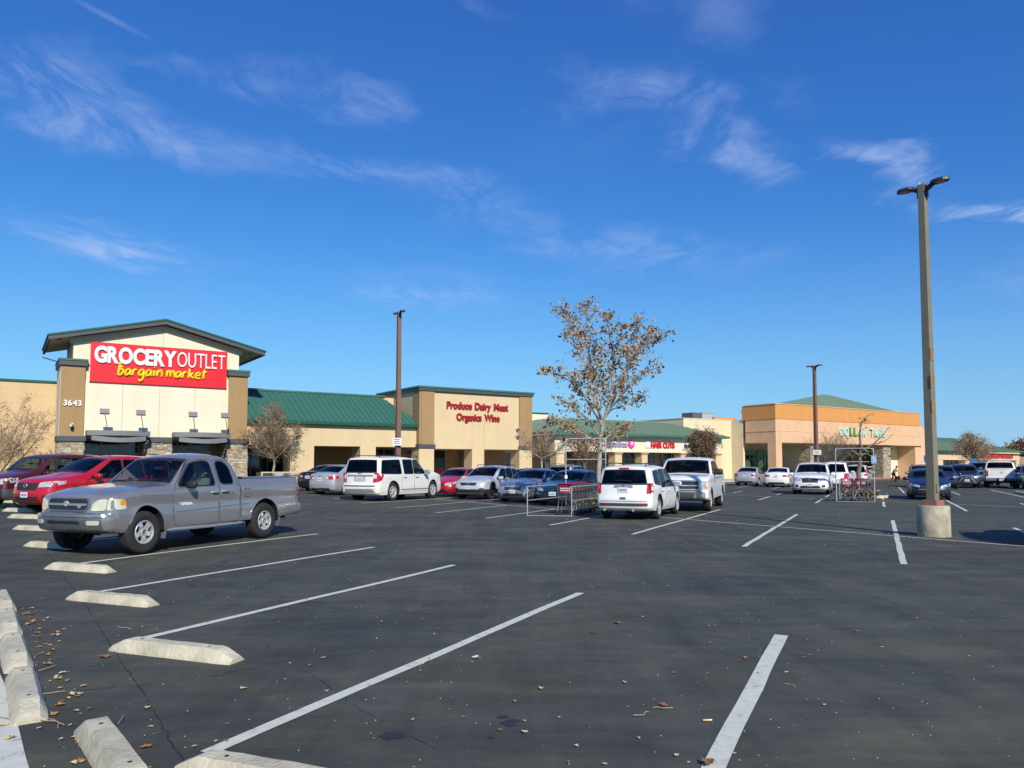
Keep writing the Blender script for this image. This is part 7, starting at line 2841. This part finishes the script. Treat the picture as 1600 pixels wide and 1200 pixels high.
def plants(c, d, L, w, n, h, cols, name, label, seed, lsize=.12):
    rr = random.Random(seed)
    mb = MB()
    c, d = Vector(c).to_2d(), Vector(d).normalized().to_2d()
    s_ = Vector((-d.y, d.x))
    for i in range(n):
        p = c+d*rr.uniform(-L/2, L/2)+s_*rr.uniform(-w/2, w/2)
        hh = h*rr.uniform(.4, 1)
        for k in range(6):
            q = Vector((p.x+rr.gauss(0, .06), p.y+rr.gauss(0, .06), .13+hh*rr.random()))
            leaf(mb, q, lsize, LM[rr.choice(cols)], rr)
    o_ = mb.obj(name, None, None, recalc=False)
    tag(o_, label, 'plants', kind='stuff')


plants((3.0, 28.95), (.905, -.43), 1.5, .5, 150, .55, ['lime', 'green', 'olive', 'lime'], 'ground_cover', 'low yellow green ground cover behind the near carts', 3)
plants((17.6, 38.9), (.905, -.43), 1.6, .8, 80, .35, ['tan', 'pod', 'grey', 'pod'], 'dry_grass', 'clump of dry tan grass at the foot of the pollarded tree', 4, .16)
plants((30, 71.5), (.83, .55), 5.0, .8, 260, .6, ['olive', 'brown', 'gold', 'pod'], 'low_hedge', 'low straggly shrubs at the kerb of the dollar store', 6, .22)
plants(((1305-800)/FPX*60, 60), (1, 0), .35, .3, 90, 1.15, ['lime', 'gold', 'lime'], 'yellow_shrub', 'upright yellow green shrub behind the white front-facing SUV', 8, .18)

# ------------------------------------------------------------------ railing, bins, parked carts by the grocery
M_RAILC = mat('beige_rail_paint', (.60, .48, .30), .6)
rl = empty('railing', ML(14.3, 51.4, SW), MA, 'beige two-rail fence in front of the grocery store window', 'railing')
for z_ in (.62, 1.02):
    MB().box(0, 4.3, -.03, .03, z_-.035, z_+.035).obj('rail', M_RAILC, rl)
for i in range(4):
    MB().box(.02+i*1.4, .10+i*1.4, -.04, .04, 0, .984).obj('post', M_RAILC, rl)


def bin_(p, label, m, top):
    r = empty('litter_bin', p, MA, label, 'litter bin')
    MB().lathe([(.26, 0), (.30, .05), (.32, .72), (.30, .78)], 18).obj('bin_body', m, r, smooth=40)
    MB().lathe([(.33, .785), (.34, .86), (.28, .95), (.12, 1.0), (.0, 1.01)], 18).obj('bin_lid', top, r, smooth=40)


bin_(ML(15.35, 51.0, SW), 'dark litter bin with a pale lid at the grocery railing', mat('bin_dark_green', (.012, .03, .025), .5), mat('bin_lid_grey', (.35, .37, .38), .5))
for k, s_ in enumerate((14.9, 15.5, 16.3, 16.9, 17.5)):
    p = ML(s_, 53.2, SW)
    c_ = cart(p.x, p.y, MA+math.pi/2+.3, ['leftmost stored shopping cart behind the grocery railing', 'second stored shopping cart behind the grocery railing', 'third stored shopping cart behind the grocery railing', 'fourth stored shopping cart behind the grocery railing', 'rightmost stored shopping cart behind the grocery railing'][k], 'shopping carts stored behind the railing', True)
    c_.location.z = SW

# merchandise in front of the dollar store window
md = empty('merchandise_display', ML(83.0, 53.2, SW), MA, 'row of brightly coloured bins of goods under the dollar store window', 'display')
cols_ = [(.10, .25, .45), (.45, .08, .08), (.55, .50, .35), (.12, .30, .15), (.50, .12, .15), (.45, .40, .10)]
for i in range(10):
    MB().box(i*.42, i*.42+.38, 0, .6, 0, 1.0+.12*math.sin(i*2.1)).obj('goods_bin', mat('goods_%d' % (i % 6), cols_[i % 6], .6), md, bevel=.02)
MB().box(-.1, 4.3, -.05, .65, 1.25, 1.32).obj('display_shelf', M_WHITE, md)


# ------------------------------------------------------------------ the person
def skin_body(name, chains, m, parent, sub=1):
    """one continuous skinned surface from joints {name:(pos, radius)} and bones"""
    joints, bones, rootj = chains
    names = list(joints)
    me = bpy.data.meshes.new(name)
    me.from_pydata([joints[n][0] for n in names], [(names.index(a), names.index(b)) for a, b in bones], [])
    o_ = bpy.data.objects.new(name, me)
    COL.objects.link(o_)
    me.skin_vertices.new() if hasattr(me.skin_vertices, 'new') else None
    md_ = o_.modifiers.new('skin', 'SKIN')
    for i, n in enumerate(names):
        r_ = joints[n][1]
        me.skin_vertices[0].data[i].radius = (r_, r_) if isinstance(r_, (int, float)) else r_
        me.skin_vertices[0].data[i].use_root = (n == rootj)
    sb = o_.modifiers.new('sub', 'SUBSURF')
    sb.levels = sb.render_levels = sub+1
    dg = bpy.context.evaluated_depsgraph_get()
    me2 = bpy.data.meshes.new_from_object(o_.evaluated_get(dg))
    bpy.data.objects.remove(o_)
    me2.materials.clear()
    me2.materials.append(m)
    me2.polygons.foreach_set('use_smooth', [True]*len(me2.polygons))
    return link(name, me2, parent)


Yq = 77.
pp_ = Vector(((1394.5-800)/FPX*Yq, Yq, 0))
pr = empty('person', pp_, -.9, 'person in a grey patterned top and black trousers near the dollar store', 'person')
M_SKIN = mat('skin', (.35, .20, .13), .6)
M_TOP = mat('patterned_top', (.28, .27, .28), .85, var=.8, vscale=9, col2=(.04, .04, .045))
M_TRS = mat('black_trousers', (.015, .015, .018), .85)
M_HAIR = mat('dark_hair', (.02, .014, .010), .6)
J = {'pelvis': ((0, 0, .86), .135), 'chest': ((.16, 0, 1.15), .14), 'neck': ((.27, 0, 1.32), .055), 'head': ((.34, 0, 1.44), .085), 'crown': ((.35, 0, 1.52), .07),
     'shL': ((.20, .17, 1.24), .065), 'elL': ((.30, .23, .98), .045), 'haL': ((.48, .20, .84), .036), 'shR': ((.20, -.17, 1.24), .065), 'elR': ((.22, -.25, .97), .045), 'haR': ((.34, -.28, .74), .036),
     'hiL': ((.0, .09, .80), .10), 'knL': ((.16, .10, .46), .065), 'anL': ((.06, .10, .09), .045), 'toL': ((.20, .11, .04), .035), 'hiR': ((.0, -.09, .80), .10), 'knR': ((-.02, -.10, .45), .065), 'anR': ((-.20, -.10, .11), .045), 'toR': ((-.08, -.11, .04), .035)}
BN = [('pelvis', 'chest'), ('chest', 'neck'), ('neck', 'head'), ('head', 'crown'), ('chest', 'shL'), ('shL', 'elL'), ('elL', 'haL'), ('chest', 'shR'), ('shR', 'elR'), ('elR', 'haR'),
      ('pelvis', 'hiL'), ('hiL', 'knL'), ('knL', 'anL'), ('anL', 'toL'), ('pelvis', 'hiR'), ('hiR', 'knR'), ('knR', 'anR'), ('anR', 'toR')]
skin_body('body', (J, BN, 'pelvis'), M_SKIN, pr)
g_ = lambda ns, k: {n: (J[n][0], J[n][1]*k) for n in ns}
skin_body('top', (g_(['pelvis', 'chest', 'shL', 'elL', 'shR', 'elR'], 1.13), [('pelvis', 'chest'), ('chest', 'shL'), ('shL', 'elL'), ('chest', 'shR'), ('shR', 'elR')], 'chest'), M_TOP, pr)
skin_body('trousers', (g_(['pelvis', 'hiL', 'knL', 'anL', 'hiR', 'knR', 'anR'], 1.10), [('pelvis', 'hiL'), ('hiL', 'knL'), ('knL', 'anL'), ('pelvis', 'hiR'), ('hiR', 'knR'), ('knR', 'anR')], 'pelvis'), M_TRS, pr)
MB().lathe([(.03, -.05), (.095, -.02), (.11, .03), (.09, .09), (.03, .12), (.0, .125)], 14, 'z', (.325, 0, 1.48)).obj('hair', M_HAIR, pr, smooth=60)
hd = MB()
for sg_, hx in ((1, J['haL'][0]), (-1, J['haR'][0])):
    for i in range(5):
        a = (i-2)*.016
        hd.tube([(hx[0]+.0, hx[1]+a, hx[2]), (hx[0]+.05, hx[1]+a*1.2, hx[2]-.03), (hx[0]+.06, hx[1]+a, hx[2]-.06+abs(i-2)*.006)], .009, 5)
hd.obj('fingers', M_SKIN, pr)
sh_ = MB()
for n in ('anL', 'anR'):
    q0 = J[n][0]
    sh_.box(q0[0]-.07, q0[0]+.18, q0[1]-.045, q0[1]+.045, .0 if n == 'anL' else .0, .09)
sh_.obj('shoes', M_TRS, pr, bevel=.02)
bg_ = empty('hand_bag', pp_+Vector((.25, -.35, .22)), -.9, 'dark bag held low by the person near the dollar store', 'bag')
MB().box(-.20, .20, -.10, .10, 0, .34).obj('bag_body', M_TRS, bg_, bevel=.04)
MB().tube(smooth_pts([(-.12, 0, .33), (-.08, 0, .50), (.08, 0, .50), (.12, 0, .33)], 4), .012, 6).obj('bag_handle', M_TRS, bg_)


# ------------------------------------------------------------------ litter of leaves, twigs, grit
def scatter():
    rr = random.Random(99)
    mb = MB()
    LC = [mat('fallen_leaf_a', (.42, .23, .08), .8, var=.3, vscale=40), mat('fallen_leaf_b', (.30, .13, .045), .8, var=.3, vscale=40), mat('fallen_leaf_c', (.55, .42, .20), .8, var=.3, vscale=40), mat('fallen_leaf_d', (.50, .46, .34), .8)]

    def fallen(x, y, s_):
        mb.use(LC[rr.choice((0, 0, 1, 2, 2, 3))])if False else mb.use(rr.choice((LC[0], LC[0], LC[1], LC[2], LC[2], LC[3])))
        a = rr.uniform(0, 6.28)
        z0 = hz_(x, y)+.008
        c, s2 = math.cos(a), math.sin(a)
        n = rr.choice((5, 7))
        cup = rr.uniform(.15, .5)*s_
        v = []
        for i in range(n*2):
            t = math.pi*i/n
            r_ = s_*(.55 if i % 2 == 0 else .34)*rr.uniform(.8, 1.15)
            lx, ly = math.cos(t)*r_, math.sin(t)*r_*.7
            v.append((x+lx*c-ly*s2, y+lx*s2+ly*c, z0+cup*(abs(ly)/s_)*1.2+rr.uniform(0, .12)*s_))
        b = (x, y, z0)
        mb.add([b]+v, [(0, i+1, (i+1) % (2*n)+1) for i in range(2*n)])
    # drift along the kerb blocks
    for i in range(75):
        t = rr.random()**.8
        p = Vector((-2.35, 3.95))+Vector((-.575, .815))*(t*6.2)
        sd_ = Vector((.815, .575))*(abs(rr.gauss(0, .10))+.20)
        fallen(p.x+sd_.x, p.y+sd_.y, rr.uniform(.025, .075))
    for i in range(24):
        p = Vector((-2.0, 3.6))+Vector((-.575, .815))*rr.uniform(0, 1.9)+Vector((.815, .575))*rr.uniform(-.30, .28)
        fallen(p.x, p.y, rr.uniform(.03, .08))
    for u, v, s_ in ((163, 1028, .13), (965, 975, .10), (745, 1030, .08), (1166, 1030, .07), (1340, 988, .06), (1037, 1104, .08), (505, 1030, .05), (380, 1078, .06), (228, 1170, .07), (1107, 1196, .12), (977, 1068, .06), (782, 1143, .05), (820, 1146, .06), (85, 1118, .08), (510, 1082, .05), (1230, 1052, .05), (88, 990, .09), (230, 1108, .06), (846, 1078, .06), (1005, 965, .05)):
        p = GP(u, v)
        fallen(p[0], p[1], s_)
    for i in range(300):
        y = 4.2+30*rr.random()**1.5
        x = rr.uniform(-.62, .66)*y
        fallen(x, y, rr.uniform(.015, .042))
    for i in range(260):      # under the autumn tree and round the pole
        cx_, cy_, rd = rr.choice(((3.4, 29, 5.), (10.0, 17.6, 1.8), (5, 24, 5), (17, 37, 4), (6, 20, 5)))
        fallen(cx_+rr.gauss(0, rd*.45), cy_+rr.gauss(0, rd*.45), rr.uniform(.03, .08))
    # twigs
    mb.use(mat('dry_twig', (.35, .26, .17), .9))
    def twig(u, v, L, a=None):
        p = GP(u, v)
        a = rr.uniform(0, 6.28) if a is None else a
        pts = [(p[0], p[1], hz_(*p)+.01)]
        for i in range(4):
            a += rr.gauss(0, .35)
            q = pts[-1]
            pts.append((q[0]+math.cos(a)*L/4, q[1]+math.sin(a)*L/4, hz_(*p)+.01+rr.random()*.012))
        mb.tube(pts, .0035, 4)
    for u, v, L in ((205, 985, .2), (55, 1030, .22), (60, 1050, .16), (100, 1135, .35), (90, 1140, .3), (40, 1130, .4), (193, 1120, .18), (1020, 1108, .14), (1014, 1115, .16), (660, 1040, .2), (1225, 1070, .1), (135, 1166, .2), (52, 1090, .2)):
        twig(u, v, L)
    # cigarette ends and pebbles
    mb.use(mat('pale_grit', (.38, .36, .31), .9))
    for i in range(900):
        y = 3.8+24*rr.random()**1.4
        x = rr.uniform(-.66, .68)*y
        s_ = rr.uniform(.0015, .0042)*(1+.05*y)
        z0 = hz_(x, y)
        mb.add([(x-s_, y-s_, z0), (x+s_, y-s_*.6, z0), (x+s_*.4, y+s_, z0), (x, y, z0+s_*1.2)], [(0, 1, 3), (1, 2, 3), (2, 0, 3)])
    o_ = mb.obj('fallen_leaves_and_grit', None, None, recalc=False)
    tag(o_, 'scattered dry leaves, twigs and grit on the tarmac', 'leaf litter', kind='stuff')


scatter()
for u, v, lb in ((1105.5, 1128, 'cigarette end lying left of the nearest thick white line'),):
    p = GP(u, v)
    r = empty('cigarette_end', (p[0], p[1], .012), .1, lb, 'cigarette end')
    MB().tube([(-.03, 0, 0), (-.005, 0, 0)], .005, 6).obj('filter', M_AMB, r)
    MB().tube([(-.0045, 0, 0), (.03, 0, 0)], .005, 6).obj('paper', M_WHITE, r)
